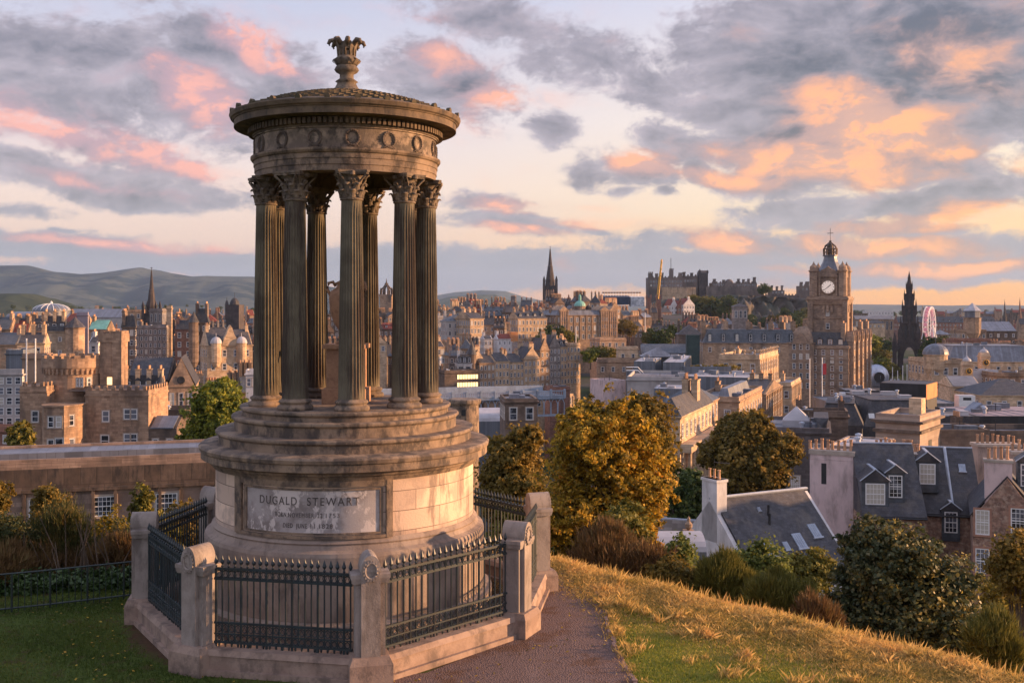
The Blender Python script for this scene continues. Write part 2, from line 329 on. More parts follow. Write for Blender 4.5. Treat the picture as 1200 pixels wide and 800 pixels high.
MT['copper'] = mat('green_copper', (.20, .46, .38), (.15, .36, .30), .6, rough=.6, stain=(.08, .2, .17), stain_amt=.5)
MT['redroof'] = mat('red_tile', (.30, .07, .04), (.22, .05, .035), .8, stain=(.1, .03, .02), stain_amt=.4, brick=(.3, .3), bump=.3)
MT['leadtrim'] = mat('lead_flashing', (.42, .46, .52), (.33, .36, .42), 2, rough=.5)
MT['pot'] = mat('clay_pot', (.60, .33, .18), (.46, .25, .14), 3, stain=(.2, .13, .09), stain_amt=.5, rnd=.3, stain_scale=2)
MT['paint'] = mat('white_paint', (.80, .79, .78), (.68, .67, .66), 2, rough=.5)
MT['glass'] = glass_mat('window_glass')
MT['dark'] = mat('black_metal', (.025, .025, .028), (.018, .018, .02), 2, rough=.5)
MT['blackclad'] = mat('black_cladding', (.028, .027, .032), (.018, .018, .02), .5, rough=.7, brick=(.6, 50), bump=.2)
MT['yellow'] = mat('yellow_paint', (.75, .40, .03), (.6, .32, .03), 1, rough=.5)
MT['lit'] = glow_mat('lit_window', (1.0, .62, .28), 1.1)
MT['sill'] = mat('dressed_stone', (.48, .40, .33), (.36, .29, .24), 1, stain=(.15, .12, .1), stain_amt=.5)
MT['bark'] = mat('bark', (.12, .085, .06), (.07, .05, .04), 4, bump=.6)
MT['rubble'] = mat('rubble_stone', (.46, .27, .19), (.22, .13, .10), 2.6, stain=(.55, .40, .30), stain_amt=.7, brick=(.34, .19), bump=.8, mortar=.8, stain_scale=2.5, streak=False)
# ------------------------------------------------------------------ terrain
def sstep(x, a, b):
    t = np.clip((x - a) / (b - a), 0, 1); return t * t * (3 - 2 * t)
CTRL = np.array([(-60, 95, -27), (-90, 150, -24), (-20, 150, -40), (-150, 260, -46), (-60, 300, -50), (-230, 420, -40), (-140, 420, -34), (-90, 650, -22), (0, 330, -56), (0, 460, -52),
    (20, 700, -22), (90, 560, -42), (150, 700, -38), (110, 1000, -5), (40, 100, -26), (70, 95, -24), (20, 130, -38), (70, 180, -37), (45, 200, -40), (130, 200, -36), (120, 400, -40), (180, 400, -38),
    (230, 620, -44), (330, 620, -36), (400, 1000, -40), (-400, 800, -42), (-800, 1500, -50), (0, 1500, -45), (800, 1500, -42), (0, 3000, -55), (-2500, 3000, -55), (2500, 3000, -50),
    (0, 6500, -50), (-5000, 6500, -50), (5000, 6500, -50), (0, 9500, -50), (40, 20, -30), (60, -40, -30), (-60, 20, -28), (-60, -60, -28), (0, -300, -40), (400, 0, -45), (-400, 0, -45), (3000, 0, -50), (-3000, 0, -50), (0, -3000, -50)], float)
def dplat(x, y):
    d1 = (x - .85) * .745 + (y - 23.5) * .667; d3 = (x + 9.7) * -.48 + (y - 20.2) * .88 - .8
    return np.maximum(np.maximum(d1, d3), y - 25.4), d1, d3
def H(x, y):
    x = np.asarray(x, float); y = np.asarray(y, float)
    num = 0; den = 0
    for cx, cy, cz in CTRL:
        s = .35 * math.hypot(cx, cy) + 40
        w = 1 / (((x - cx) ** 2 + (y - cy) ** 2) / s ** 2 + .02) ** 1.6; num = num + w * cz; den = den + w
    city = num / den
    rock = 40 * np.exp(-(((x - 235) / 85) ** 2 + ((y - 1290) / 80) ** 2) ** 1.6)
    city = city + rock
    d, _, _ = dplat(x, y); dd = np.maximum(d, 0); hill = -5.65 - .62 * dd * dd / (dd + 1.2)
    k = 2.0; e = k * np.logaddexp(hill / k, city / k)
    return np.where(d < 0.5, np.maximum(hill, -5.65 - .62 * dd), e)
def h1(x, y): return float(H(x, y))
def gpt(px, py, z=-5.65):
    Y = z * F / (HZ - py); return ((px - 600) / F * Y, Y)
def ground_mat():
    m, N, L, b = newmat('ground'); geo = N.new('ShaderNodeNewGeometry'); P = geo.outputs['Position']
    sp = N.new('ShaderNodeSeparateXYZ'); L.new(P, sp.inputs[0])
    big = _noise(N, L, P, .8, 5, .6); fine = _noise(N, L, P, 14, 5, .7); mid = _noise(N, L, P, 3.2, 4, .6)
    g = _mix(N, L, _ramp(N, L, fine, .35, .65), (.038, .06, .012), (.09, .12, .024))
    brown = _mix(N, L, _ramp(N, L, fine, .3, .7), (.10, .055, .03), (.055, .035, .022))
    g = _mix(N, L, _ramp(N, L, mid, .5, .68, 0, .75), g, brown)
    # right hand slope drier, its evening sun also put into the colour
    def mth(op, a, b_, c=None):
        n = N.new('ShaderNodeMath'); n.operation = op
        for i, s in enumerate((a, b_, c)):
            if s is None: continue
            if hasattr(s, 'links'): L.new(s, n.inputs[i])
            else: n.inputs[i].default_value = s
        return n.outputs[0]
    dry = _mix(N, L, _ramp(N, L, fine, .3, .7), (.30, .24, .05), (.16, .19, .03))
    right = _ramp(N, L, sp.outputs[0], -1.5, .8)
    g = _mix(N, L, mth('MULTIPLY', right, .8), g, dry)
    d1 = mth('MULTIPLY_ADD', sp.outputs[0], .745, mth('MULTIPLY_ADD', sp.outputs[1], .667, -.85 * .745 - 23.5 * .667))
    dn = mth('MULTIPLY_ADD', mid, 1.6, mth('SUBTRACT', d1, .8))
    gold = _mix(N, L, _ramp(N, L, fine, .3, .7), (.42, .25, .09), (.26, .16, .05))
    g = _mix(N, L, _ramp(N, L, dn, -2.6, -1.2), g, gold)
    # off the hilltop: scrub, then town ground
    scrub = _mix(N, L, _ramp(N, L, big, .4, .6), (.09, .07, .03), (.06, .075, .025))
    cv = N.new('ShaderNodeVectorMath'); cv.operation = 'DISTANCE'; L.new(P, cv.inputs[0]); cv.inputs[1].default_value = (-3.1, 20.0, -5.65)
    g = _mix(N, L, _ramp(N, L, mth('MULTIPLY_ADD', mid, 1.0, cv.outputs['Value']), 4.5, 4.2), g, brown)
    low = _ramp(N, L, sp.outputs[2], -6.6, -7.6)
    g = _mix(N, L, low, g, scrub)
    town = _mix(N, L, _ramp(N, L, _noise(N, L, P, .02, 6, .6), .42, .6), (.085, .08, .08), (.035, .055, .022))
    dist = N.new('ShaderNodeVectorMath'); dist.operation = 'LENGTH'; L.new(P, dist.inputs[0])
    g = _mix(N, L, _ramp(N, L, dist.outputs['Value'], 70, 140), g, town)
    fields = _mix(N, L, _ramp(N, L, _noise(N, L, P, .003, 6, .6), .4, .6), (.05, .075, .04), (.12, .12, .06))
    g = _mix(N, L, _ramp(N, L, dist.outputs['Value'], 1800, 3600), g, fields)
    L.new(g, b.inputs['Base Color']); b.inputs['Roughness'].default_value = .95; b.inputs['Specular IOR Level'].default_value = .1
    bp = N.new('ShaderNodeBump'); bp.inputs['Strength'].default_value = .8; bp.inputs['Distance'].default_value = .04; L.new(fine, bp.inputs['Height']); L.new(bp.outputs[0], b.inputs['Normal'])
    return m
def build_ground():
    ang = np.concatenate([np.linspace(-180, -42, 40, endpoint=False), np.linspace(-42, 42, 260, endpoint=False), np.linspace(42, 180, 41)])
    rad = np.concatenate([[.01, 2, 5], np.geomspace(8, 60, 110), np.geomspace(61.5, 15000, 200)])
    A, Rr = np.meshgrid(np.radians(ang), rad); xx = Rr * np.sin(A); yy = Rr * np.cos(A); zz = H(xx, yy)
    d, _, _ = dplat(xx, yy)
    bumps = .12 * np.sin(xx * 1.7 + 1.3 * np.sin(yy * .9)) * np.sin(yy * 1.9 + xx * .6)
    zz = zz + np.where(d > 0, np.clip(d, 0, 6) / 6 * bumps * 2, 0) - .02 * 0
    me = grid_mesh('ground', xx, yy, zz, ground_mat()); tag(link('ground', me), kind='structure')
build_ground()
# path of fine gravel, laid as a sheet just above the turf
EDGE = [gpt(640, 655), gpt(660, 664), gpt(683, 678), gpt(700, 694), gpt(708, 712), gpt(713, 735), gpt(724, 765), gpt(745, 800), gpt(790, 860), gpt(870, 960)]
def build_path():
    rng = NR; edge = EDGE
    inner = [gpt(560, 661), gpt(600, 672), gpt(618, 700), gpt(612, 715), gpt(600, 740), gpt(560, 765), gpt(500, 788), gpt(400, 800), gpt(300, 880), gpt(240, 960)]
    m, N, L, b = newmat('gravel'); geo = N.new('ShaderNodeNewGeometry'); P = geo.outputs['Position']
    v = N.new('ShaderNodeTexVoronoi'); v.inputs['Scale'].default_value = 38; L.new(P, v.inputs['Vector'])
    c = _mix(N, L, _ramp(N, L, v.outputs['Distance'], .1, .6), (.27, .185, .165), (.10, .068, .062))
    c = _mix(N, L, _ramp(N, L, _noise(N, L, P, 60, 3, .8), .35, .7), c, (.20, .14, .125))
    c = _mix(N, L, _ramp(N, L, _noise(N, L, P, 1.1, 6, .7), .5, .62, 0, .75), c, (.12, .065, .04)); c = _mix(N, L, _ramp(N, L, _noise(N, L, P, .7, 5, .6, (1, .35, 1)), .55, .7, 0, .5), c, (.30, .215, .19))
    L.new(c, b.inputs['Base Color']); b.inputs['Roughness'].default_value = .95; b.inputs['Specular IOR Level'].default_value = .1
    bp = N.new('ShaderNodeBump'); bp.inputs['Strength'].default_value = 1; bp.inputs['Distance'].default_value = .02; L.new(v.outputs['Distance'], bp.inputs['Height']); L.new(bp.outputs[0], b.inputs['Normal'])
    mb = MB(); n = 12; E = [Vector((*e, 0)) for e in edge]; I = [Vector((*e, 0)) for e in inner]
    vs = []
    for e, i in zip(E, I):
        for k in range(n + 1):
            p = i.lerp(e, k / n); vs.append((p.x, p.y, -5.65 + .006 + .02 * math.sin(math.pi * k / n)))
    fs = [(r * (n + 1) + k, r * (n + 1) + k + 1, (r + 1) * (n + 1) + k + 1, (r + 1) * (n + 1) + k) for r in range(len(E) - 1) for k in range(n)]
    mb.add(vs, fs); o = mb.build('path', m, smooth=True); tag(o, kind='structure')
    # edging stones
    st = MB(); tot = 0
    for a, c_ in zip(E[:-1], E[1:]):
        L_ = (c_ - a).length; k = 0
        while k < L_:
            l = rng.uniform(.10, .26); p = a.lerp(c_, min(1, k / L_)); q = a.lerp(c_, min(1, (k + l * .9) / L_)); k += l
            t = (q - p).normalized(); nrm = Vector((-t.y, t.x, 0)) * rng.uniform(.025, .045); hgt = rng.uniform(.0, .04); j = Vector((rng.uniform(-.02, .02), rng.uniform(-.02, .02), 0))
            b4 = [p + j + nrm, p + j - nrm, q + j - nrm, q + j + nrm]
            st.add([(u.x, u.y, -5.67) for u in b4] + [(u.x * .98 + (p.x + q.x) * .01, u.y * .998 + (p.y + q.y) * .001, -5.65 + hgt) for u in b4], [(4, 5, 6, 7), (0, 1, 5, 4), (1, 2, 6, 5), (2, 3, 7, 6), (3, 0, 4, 7)])
    o = st.build('edging_stones', mat('edging', (.30, .19, .15), (.18, .11, .09), 6, bump=.5)); tag(o, kind='structure')
build_path()
# far hills
def hills(name, pts, Yc, depth, zb, c1, c2, seed=0):
    m, N, L, b = newmat(name); geo = N.new('ShaderNodeNewGeometry'); P = geo.outputs['Position']
    c = _mix(N, L, _ramp(N, L, _noise(N, L, P, 5 / depth, 8, .7, (1, 1, 3)), .45, .56), c1, c2)
    c = _mix(N, L, _ramp(N, L, _noise(N, L, P, 14 / depth, 5, .6), .56, .66, 0, .7), c, tuple(x * .5 for x in c1))
    L.new(c, b.inputs['Base Color']); b.inputs['Roughness'].default_value = 1; b.inputs['Specular IOR Level'].default_value = 0
    xs = np.array([p[0] for p in pts], float); ys = np.array([p[1] for p in pts], float)
    px = np.linspace(xs[0], xs[-1], 260); py = np.interp(px, xs, ys); t = np.linspace(-1, 1, 60)
    PX, T = np.meshgrid(px, t); Yy = Yc + T * depth; top = (HZ - np.interp(PX, xs, ys)) / F * Yc
    rs = np.random.default_rng(seed); rid = 0
    for k in range(7):
        fr = 2.0 ** (k * .7); a = rs.uniform(0, 6.28, 3)
        rid = rid + np.abs(np.sin(PX / 60 * fr + a[0] + T * 2.2 * fr * .6 + 1.5 * np.sin(T * 2 + a[1]))) / fr
    prof = np.where(T < 0, 1 - np.abs(T) ** 1.3, 1 - T * T); edge = 1 - np.clip((np.abs(T) - 0), 0, 1)
    zz = zb + (top - zb) * np.clip(prof - .26 * (rid - 1.2) * np.abs(T) * 1.0 * (1 - np.abs(T)) * 2.2, 0, 1)
    XX = (PX - 600) / F * Yc * (1 + T * .05)
    tag(link(name, grid_mesh(name, XX, Yy, zz, m)), kind='structure')
hills('far_hills', [(-420, 330), (-200, 318), (-60, 314), (0, 311), (34, 311), (60, 318), (96, 321), (122, 319), (150, 315), (165, 313), (185, 318), (225, 324), (245, 323), (300, 324), (350, 330), (420, 341), (480, 349), (540, 356)], 8200, 2400, -50, (.022, .042, .050), (.085, .10, .085), 1)
hills('blue_hill', [(470, 358), (510, 346), (535, 342), (565, 340), (592, 341), (612, 347), (640, 353), (700, 356), (760, 359)], 11500, 1500, -50, (.07, .09, .08), (.09, .11, .09), 2)
hills('low_hill', [(500, 354), (530, 347), (560, 345), (580, 345), (600, 352), (625, 357)], 7600, 700, -50, (.06, .08, .05), (.09, .1, .06), 3)
hills('dark_wooded_hill', [(-300, 345), (-100, 342), (0, 344), (30, 344), (50, 350), (75, 359), (100, 366)], 3600, 700, -50, (.030, .042, .022), (.05, .06, .03), 4)
hills('horizon_ridge', [(900, 359), (960, 356), (1010, 356.5), (1060, 357), (1110, 358), (1170, 357), (1230, 359), (1400, 355), (1700, 358)], 12500, 2000, -50, (.07, .08, .07), (.1, .1, .08), 5)
# haze: still evening air
def build_haze():
    m = bpy.data.materials.new('haze'); m.use_nodes = True; N = m.node_tree.nodes; N.clear()
    v = N.new('ShaderNodeVolumePrincipled'); v.inputs['Color'].default_value = (.52, .70, 1.0, 1); v.inputs['Density'].default_value = HAZE; v.inputs['Anisotropy'].default_value = .1
    o = N.new('ShaderNodeOutputMaterial'); m.node_tree.links.new(v.outputs[0], o.inputs['Volume'])
    mb = MB(); mb.box(-7500, 7500, -400, 14800, -130, 480); ob = mb.build('haze', m); tag(ob, kind='stuff')
    ob.visible_shadow = True
HAZE = 3.6e-5
# ------------------------------------------------------------------ the round temple monument
GZ = -5.65; CX, CY = -3.10, 20.0
def drum_mat():
    m, N, L, b = newmat('drum_ashlar'); tc = N.new('ShaderNodeTexCoord'); P = tc.outputs['Object']
    sp = N.new('ShaderNodeSeparateXYZ'); L.new(P, sp.inputs[0]); at = N.new('ShaderNodeMath'); at.operation = 'ARCTAN2'; L.new(sp.outputs[1], at.inputs[0]); L.new(sp.outputs[0], at.inputs[1])
    ml = N.new('ShaderNodeMath'); ml.operation = 'MULTIPLY'; L.new(at.outputs[0], ml.inputs[0]); ml.inputs[1].default_value = 2.37
    cb = N.new('ShaderNodeCombineXYZ'); L.new(ml.outputs[0], cb.inputs[0]); ad = N.new('ShaderNodeMath'); ad.operation = 'ADD'; L.new(sp.outputs[2], ad.inputs[0]); ad.inputs[1].default_value = -1.78 + 10; L.new(ad.outputs[0], cb.inputs[1])
    br = N.new('ShaderNodeTexBrick'); L.new(cb.outputs[0], br.inputs['Vector']); br.inputs['Scale'].default_value = 1; br.inputs['Brick Width'].default_value = 1.07; br.inputs['Row Height'].default_value = .337
    br.inputs['Mortar Size'].default_value = .006; br.inputs['Mortar Smooth'].default_value = .2
    br.inputs['Color1'].default_value = (.84, .62, .46, 1); br.inputs['Color2'].default_value = (.42, .30, .235, 1); br.inputs['Mortar'].default_value = (.10, .07, .05, 1)
    c = _mix(N, L, _ramp(N, L, _noise(N, L, P, 1.6, 6, .65), .46, .62, 0, .6), br.outputs['Color'], (.33, .25, .21))
    c = _mix(N, L, _ramp(N, L, _noise(N, L, P, 3.0, 6, .7, (1, 1, .2)), .53, .66, 0, .7), c, (.14, .11, .095))
    L.new(c, b.inputs['Base Color']); b.inputs['Roughness'].default_value = .85
    bp = N.new('ShaderNodeBump'); bp.inputs['Strength'].default_value = .5; bp.inputs['Distance'].default_value = .015; L.new(_noise(N, L, P, 22, 6, .7), bp.inputs['Height']); L.new(bp.outputs[0], b.inputs['Normal'])
    return m
def weather(name, c1, c2, c3, s1=1.6, s2=6, amt=.7, z=.3, rough=.88, bscale=26, low=.46, hi=.66):
    m, N, L, b = newmat(name); tc = N.new('ShaderNodeTexCoord'); P = tc.outputs['Object']
    geo = N.new('ShaderNodeNewGeometry'); P = geo.outputs['Position']
    c = _mix(N, L, _ramp(N, L, _noise(N, L, P, s1, 6, .65), .4, .62), c1, c2)
    c = _mix(N, L, _ramp(N, L, _noise(N, L, P, s2, 6, .7, (1, 1, z)), low, hi, 0, amt), c, c3)
    L.new(c, b.inputs['Base Color']); b.inputs['Roughness'].default_value = rough
    bp = N.new('ShaderNodeBump'); bp.inputs['Strength'].default_value = .6; bp.inputs['Distance'].default_value = .015; L.new(_noise(N, L, P, bscale, 6, .7), bp.inputs['Height']); L.new(bp.outputs[0], b.inputs['Normal'])
    return m
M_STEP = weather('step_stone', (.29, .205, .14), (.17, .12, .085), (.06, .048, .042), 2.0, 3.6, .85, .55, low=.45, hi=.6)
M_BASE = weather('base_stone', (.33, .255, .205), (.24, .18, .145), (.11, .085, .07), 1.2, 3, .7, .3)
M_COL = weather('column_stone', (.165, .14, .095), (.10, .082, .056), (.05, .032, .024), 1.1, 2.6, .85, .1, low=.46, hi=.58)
M_ENT = weather('entablature_stone', (.27, .19, .13), (.155, .108, .076), (.045, .034, .028), 1.5, 2.6, .85, .7, low=.47, hi=.62)
M_CAPST = weather('capital_stone', (.20, .15, .105), (.12, .09, .065), (.045, .034, .028), 3, 9, .7, 1)
M_CORN = weather('cornice_stone', (.18, .125, .08), (.105, .074, .05), (.045, .035, .03), 2, 3.5, .85, .5)
M_ROOF = weather('mossy_stone', (.12, .085, .05), (.075, .06, .03), (.045, .038, .027), 3, 9, .7, 1)
M_PANEL = weather('panel_stone', (.42, .37, .355), (.24, .20, .185), (.64, .56, .52), 1.7, 2.3, .9, .6, low=.5, hi=.545, bscale=60)
M_PIER = weather('pier_stone', (.33, .275, .24), (.24, .195, .17), (.12, .095, .08), 2, 3.2, .7, .3)
M_WALL = weather('plinth_wall_stone', (.34, .24, .185), (.25, .17, .13), (.11, .08, .065), 2, 3.4, .7, .7)
M_IRON = mat('painted_iron', (.022, .036, .042), (.014, .022, .026), 6, rough=.45, stain=(.05, .035, .025), stain_amt=.3, stain_scale=4)
M_URN = weather('urn_stone', (.42, .24, .14), (.32, .18, .11), (.16, .09, .06), 3, 8, .5, 1)
M_LET = mat('dark_lettering', (.055, .045, .04), (.15, .125, .115), 7)
def monument():
    o = empty('circular_monument', (CX, CY, GZ), 0, 'round stone temple monument with nine fluted columns above an inscribed drum', 'monument')
    z0 = -GZ   # world z of level -> local: add z0
    def pr(p): return [(r, z + z0) for r, z in p]
    mb = MB(); mb.lathe(pr([(2.72, -5.70), (2.72, -5.20), (2.57, -5.16), (2.57, -4.10), (2.55, -4.04), (2.46, -4.0), (2.42, -3.93), (2.44, -3.9), (2.41, -3.87), (2.38, -3.83)]), 128); mb.build('plinth', M_BASE, o, smooth=False)
    mb = MB(); mb.lathe(pr([(2.37, -3.84), (2.37, -2.83)]), 160, cap=False); mb.build('drum', drum_mat(), o, smooth=True)
    mb = MB(); mb.lathe(pr([(2.30, -2.88), (2.42, -2.87), (2.46, -2.80), (2.50, -2.78), (2.52, -2.74), (2.60, -2.71), (2.63, -2.70), (2.63, -2.58), (2.655, -2.56), (2.67, -2.50), (2.64, -2.465), (2.38, -2.44), (2.2, -2.43)]), 128)
    mb.build('drum_cornice', M_STEP, o)
    for k, (r, a, b) in enumerate([(2.37, -2.45, -2.215), (2.09, -2.225, -1.955), (1.94, -1.965, -1.79)]):
        mb = MB(); mb.lathe(pr([(r - .05, a), (r - .045, b - .09), (r - .02, b - .075), (r + .004, b - .05), (r + .004, b - .018), (r - .01, b), (0.0, b + .005)]), 128, cap=False); mb.build('step', M_STEP, o)
    # inscribed panel: frame pilasters and slab, angles measured from the face turned to the camera
    def arc(mb, a0, a1, r0, r1, za, zb, n=24):
        vs = []
        for i in range(n + 1):
            t = R(-90 + a0 + (a1 - a0) * i / n)
            for r, z in ((r0, za), (r1, za), (r1, zb), (r0, zb)): vs.append((r * math.cos(t), r * math.sin(t), z + z0))
        fs = [(i * 4 + j, (i + 1) * 4 + j, (i + 1) * 4 + (j + 1) % 4, i * 4 + (j + 1) % 4) for i in range(n) for j in range(4)] + [(0, 3, 2, 1), (n * 4, n * 4 + 1, n * 4 + 2, n * 4 + 3)]
        mb.add(vs, [f[::-1] for f in fs])
    mb = MB()
    arc(mb, -42.5, -38.4, 2.36, 2.425, -3.83, -2.87, 4); arc(mb, 24.6, 27.2, 2.36, 2.425, -3.83, -2.87, 4)
    arc(mb, -38.4, 24.6, 2.36, 2.42, -2.97, -2.87); arc(mb, -38.4, 24.6, 2.36, 2.42, -3.83, -3.78)
    arc(mb, -37.2, -35.7, 2.36, 2.395, -3.76, -3.0, 3); arc(mb, 22.1, 23.4, 2.36, 2.395, -3.76, -3.0, 3)
    arc(mb, -35.7, 22.1, 2.36, 2.395, -3.03, -3.0); arc(mb, -35.7, 22.1, 2.36, 2.395, -3.76, -3.735)
    mb.build('panel_frame', M_STEP, o)
    mb = MB(); arc(mb, -35.5, 21.9, 2.36, 2.376, -3.73, -3.035, 60); pn = mb.build('inscription_panel', M_PANEL, o)
    # cut letters
    def words(txt, a0, a1, zb, hgt, gap=1.25):
        cu = bpy.data.curves.new('t', 'FONT'); cu.body = txt; cu.size = hgt / .70; cu.extrude = .004; cu.space_character = gap
        t = bpy.data.objects.new('t', cu); COL.objects.link(t); dg = bpy.context.evaluated_depsgraph_get(); me = bpy.data.meshes.new_from_object(t.evaluated_get(dg))
        bpy.data.objects.remove(t); xs = [v.co.x for v in me.vertices]; lo, hi = min(xs), max(xs)
        for v in me.vertices:
            a = R(-90 + a0 + (a1 - a0) * (v.co.x - lo) / (hi - lo)); r = 2.379 + v.co.z
            v.co = (r * math.cos(a), r * math.sin(a), zb + z0 + v.co.y)
        me.materials.append(M_LET); me.name = 'lettering'; link('lettering', me, pn)
    for w_, a_, b_ in (('DUGALD', -28.4, -11.3), ('STEWART', -7.0, 13.8)): words(w_, a_, b_, -3.275, .135)
    for w_, a_, b_ in (('BORN', -20.8, -15.9), ('NOVEMBER', -15.0, -4.2), ('22', -2.8, -0.8), ('1753', 0.6, 6.0)): words(w_, a_, b_, -3.475, .075)
    for w_, a_, b_ in (('DIED', -17.2, -13.1), ('JUNE', -11.6, -7.0), ('11', -5.6, -3.8), ('1828', -2.1, 3.3)): words(w_, a_, b_, -3.65, .075)
    # columns
    zb, zt = -1.79 + z0, 2.36 + z0
    base = MB(); base.lathe([(.24, 0), (.305, 0), (.315, .03), (.31, .065), (.285, .085), (.265, .095), (.262, .12), (.285, .13), (.288, .155), (.27, .175), (.245, .185), (.236, .20), (.2, .2)], 32)
    base_me = base.mesh('base', M_STEP, True)
    def shaft_mesh():
        nf = 24; seg = nf * 6; rows = 12; h0, h1_ = .19, 3.64; vs = []
        for k in range(rows + 1):
            t = k / rows; r = .232 - .052 * t ** 1.3
            for i in range(seg):
                a = 2 * math.pi * i / seg; u = (i % 6) / 6.0
                dep = .0 if u < .12 else math.sin(math.pi * (u - .12) / .88) * .024
                dep *= min(1, t * 40) * min(1, (1 - t) * 40)
                vs.append(((r - dep) * math.cos(a), (r - dep) * math.sin(a), h0 + (h1_ - h0) * t))
        fs = [(k * seg + i, k * seg + (i + 1) % seg, (k + 1) * seg + (i + 1) % seg, (k + 1) * seg + i) for k in range(rows) for i in range(seg)]
        m = MB(); m.add(vs, fs); return m.mesh('shaft', M_COL)
    shaft_me = shaft_mesh()
    def capital_mesh():
        m = MB(); m.lathe([(.18, 0), (.20, .01), (.205, .03), (.19, .045), (.175, .05), (.175, .30), (.20, .40), (.235, .44), (.2, .45)], 32)
        def leaf(a, z, h, w, out, r0=.178):
            n = 7; vs = []
            for k in range(n + 1):
                t = k / n; rr = r0 + .015 + out * t ** 2.4; zz = z + h * (t if t < .85 else .85 - (t - .85) * 1.2)
                ww = w * (0.75 + .35 * math.sin(math.pi * t)) * (1 if t < .9 else .55) * (1 + .18 * (k % 2))
                for s, dr in ((-1, -.01), (-.5, .012), (0, .02), (.5, .012), (1, -.01)):
                    aa = a + s * ww / rr; vs.append(((rr + dr) * math.cos(aa), (rr + dr) * math.sin(aa), zz))
            fs = [(k * 5 + j, k * 5 + j + 1, (k + 1) * 5 + j + 1, (k + 1) * 5 + j) for k in range(n) for j in range(4)]
            m.add(vs, fs)
        for k in range(8): leaf(k * math.pi / 4, .045, .17, .062, .075)
        for k in range(8): leaf((k + .5) * math.pi / 4, .10, .24, .058, .085)
        for k in range(4):      # corner volutes and inner helices
            a = (k + .5) * math.pi / 2
            for s in (-1, 1):
                pts = []; rs = []
                for j in range(15):
                    t = j / 14
                    if t < .5: rad = .20 + .155 * (t / .5) ** 1.4; zz = .24 + .20 * (t / .5)
                    else:
                        q = (t - .5) / .5 * 2.0 * math.pi; sp_ = .045 * (1 - (t - .5) * 1.5); rad = .355 - .045 + sp_ * math.cos(q) + .0; zz = .395 + sp_ * math.sin(math.pi / 2 + q) * .95
                    aa = a + s * (.30 - .26 * min(1, t / .5)) + s * .035
                    pts.append((rad * math.cos(aa), rad * math.sin(aa), zz)); rs.append(.018)
                m.tube(pts, rs, 6)
            aa = k * math.pi / 2
            for s in (-1, 1):
                pts = [((.215 + .03 * math.sin(q)) * math.cos(aa + s * (.2 - .10 * (1 - math.cos(q)))), (.215 + .03 * math.sin(q)) * math.sin(aa + s * (.2 - .10 * (1 - math.cos(q)))), .31 + .05 * math.sin(q)) for q in np.linspace(0, 5.4, 11)]
                m.tube(pts, .014, 5)
            m.lathe([(.0, .41), (.045, .43), (.045, .49), (0, .51)], 8, .262 * math.cos(aa), .262 * math.sin(aa))
        # concave abacus
        ab = []
        for k in range(4):
            a0 = (k - .5) * math.pi / 2; a1 = (k + .5) * math.pi / 2
            p0 = Vector((.365 * math.cos(a0 + .09), .365 * math.sin(a0 + .09))); p1 = Vector((.365 * math.cos(a1 - .09), .365 * math.sin(a1 - .09)))
            for j in range(9):
                t = j / 8; p = p0.lerp(p1, t); nn = -p.normalized() * .045 * math.sin(math.pi * t); ab.append((p.x + nn.x, p.y + nn.y))
        m.prism_z(ab, .445, .475); m.prism_z([(x * 1.05, y * 1.05) for x, y in ab], .475, .515)
        return m.mesh('capital', M_CAPST)
    cap_me = capital_mesh()
    for k in range(9):
        a = R(-90 + 12.1 + 40 * k); x, y = 1.49 * math.cos(a), 1.49 * math.sin(a)
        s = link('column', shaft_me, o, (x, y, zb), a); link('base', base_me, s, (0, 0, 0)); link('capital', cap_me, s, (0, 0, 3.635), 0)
    # entablature
    mb = MB()
    mb.lathe(pr([(1.30, 2.36), (1.67, 2.36), (1.67, 2.46), (1.685, 2.465), (1.685, 2.57), (1.70, 2.575), (1.70, 2.66), (1.73, 2.675), (1.755, 2.71), (1.755, 2.745), (1.685, 2.755)]), 128, cap=False); mb.build('architrave', M_ENT, o)
    mb = MB(); mb.lathe(pr([(1.67, 2.75), (1.67, 3.09), (1.70, 3.095), (1.70, 3.12), (1.6, 3.12)]), 128, cap=False); fz = mb.build('frieze', weather('frieze_stone', (.36, .27, .20), (.17, .128, .098), (.065, .052, .043), 2.2, 3, .85, .9, low=.47, hi=.58), o)
    mb = MB(); mb.lathe(pr([(1.30, 2.36), (1.30, 3.1), (1.2, 3.25), (.0, 3.4)]), 64, cap=False); mb.build('ceiling', M_CORN, o)
    mb = MB(); mb.lathe(pr([(1.64, 3.115), (1.72, 3.12), (1.73, 3.27), (1.84, 3.29), (1.86, 3.30), (1.92, 3.30), (2.05, 3.285), (2.05, 3.40), (2.07, 3.405), (2.075, 3.42), (2.11, 3.44), (2.135, 3.50), (2.13, 3.52), (2.0, 3.56), (1.9, 3.58)]), 144, cap=False)
    for k in range(120):
        a = 2 * math.pi * k / 120; mb.T = Matrix.Rotation(a, 4, 'Z'); mb.box(1.70, 1.80, -.028, .028, 3.155 + z0, 3.255 + z0)
    mb.T = None; mb.build('cornice', M_CORN, o)
    wm = MB()
    for q, (rr, tk) in enumerate(((.115, .022), (.085, .009))):
        wm.tube([((0, rr * math.cos(t), rr * 1.15 * math.sin(t))) for t in np.linspace(0, 2 * math.pi, 21)], tk, 6)
    for t in np.linspace(0, 2 * math.pi, 18, endpoint=False): wm.lathe([(0, -.02), (.022, 0), (0, .02)], 6, 0, 0) if False else wm.box(.0, .028, rr * 1.38 * math.cos(t) - .013, rr * 1.38 * math.cos(t) + .013, rr * 1.46 * math.sin(t) - .013, rr * 1.46 * math.sin(t) + .013)
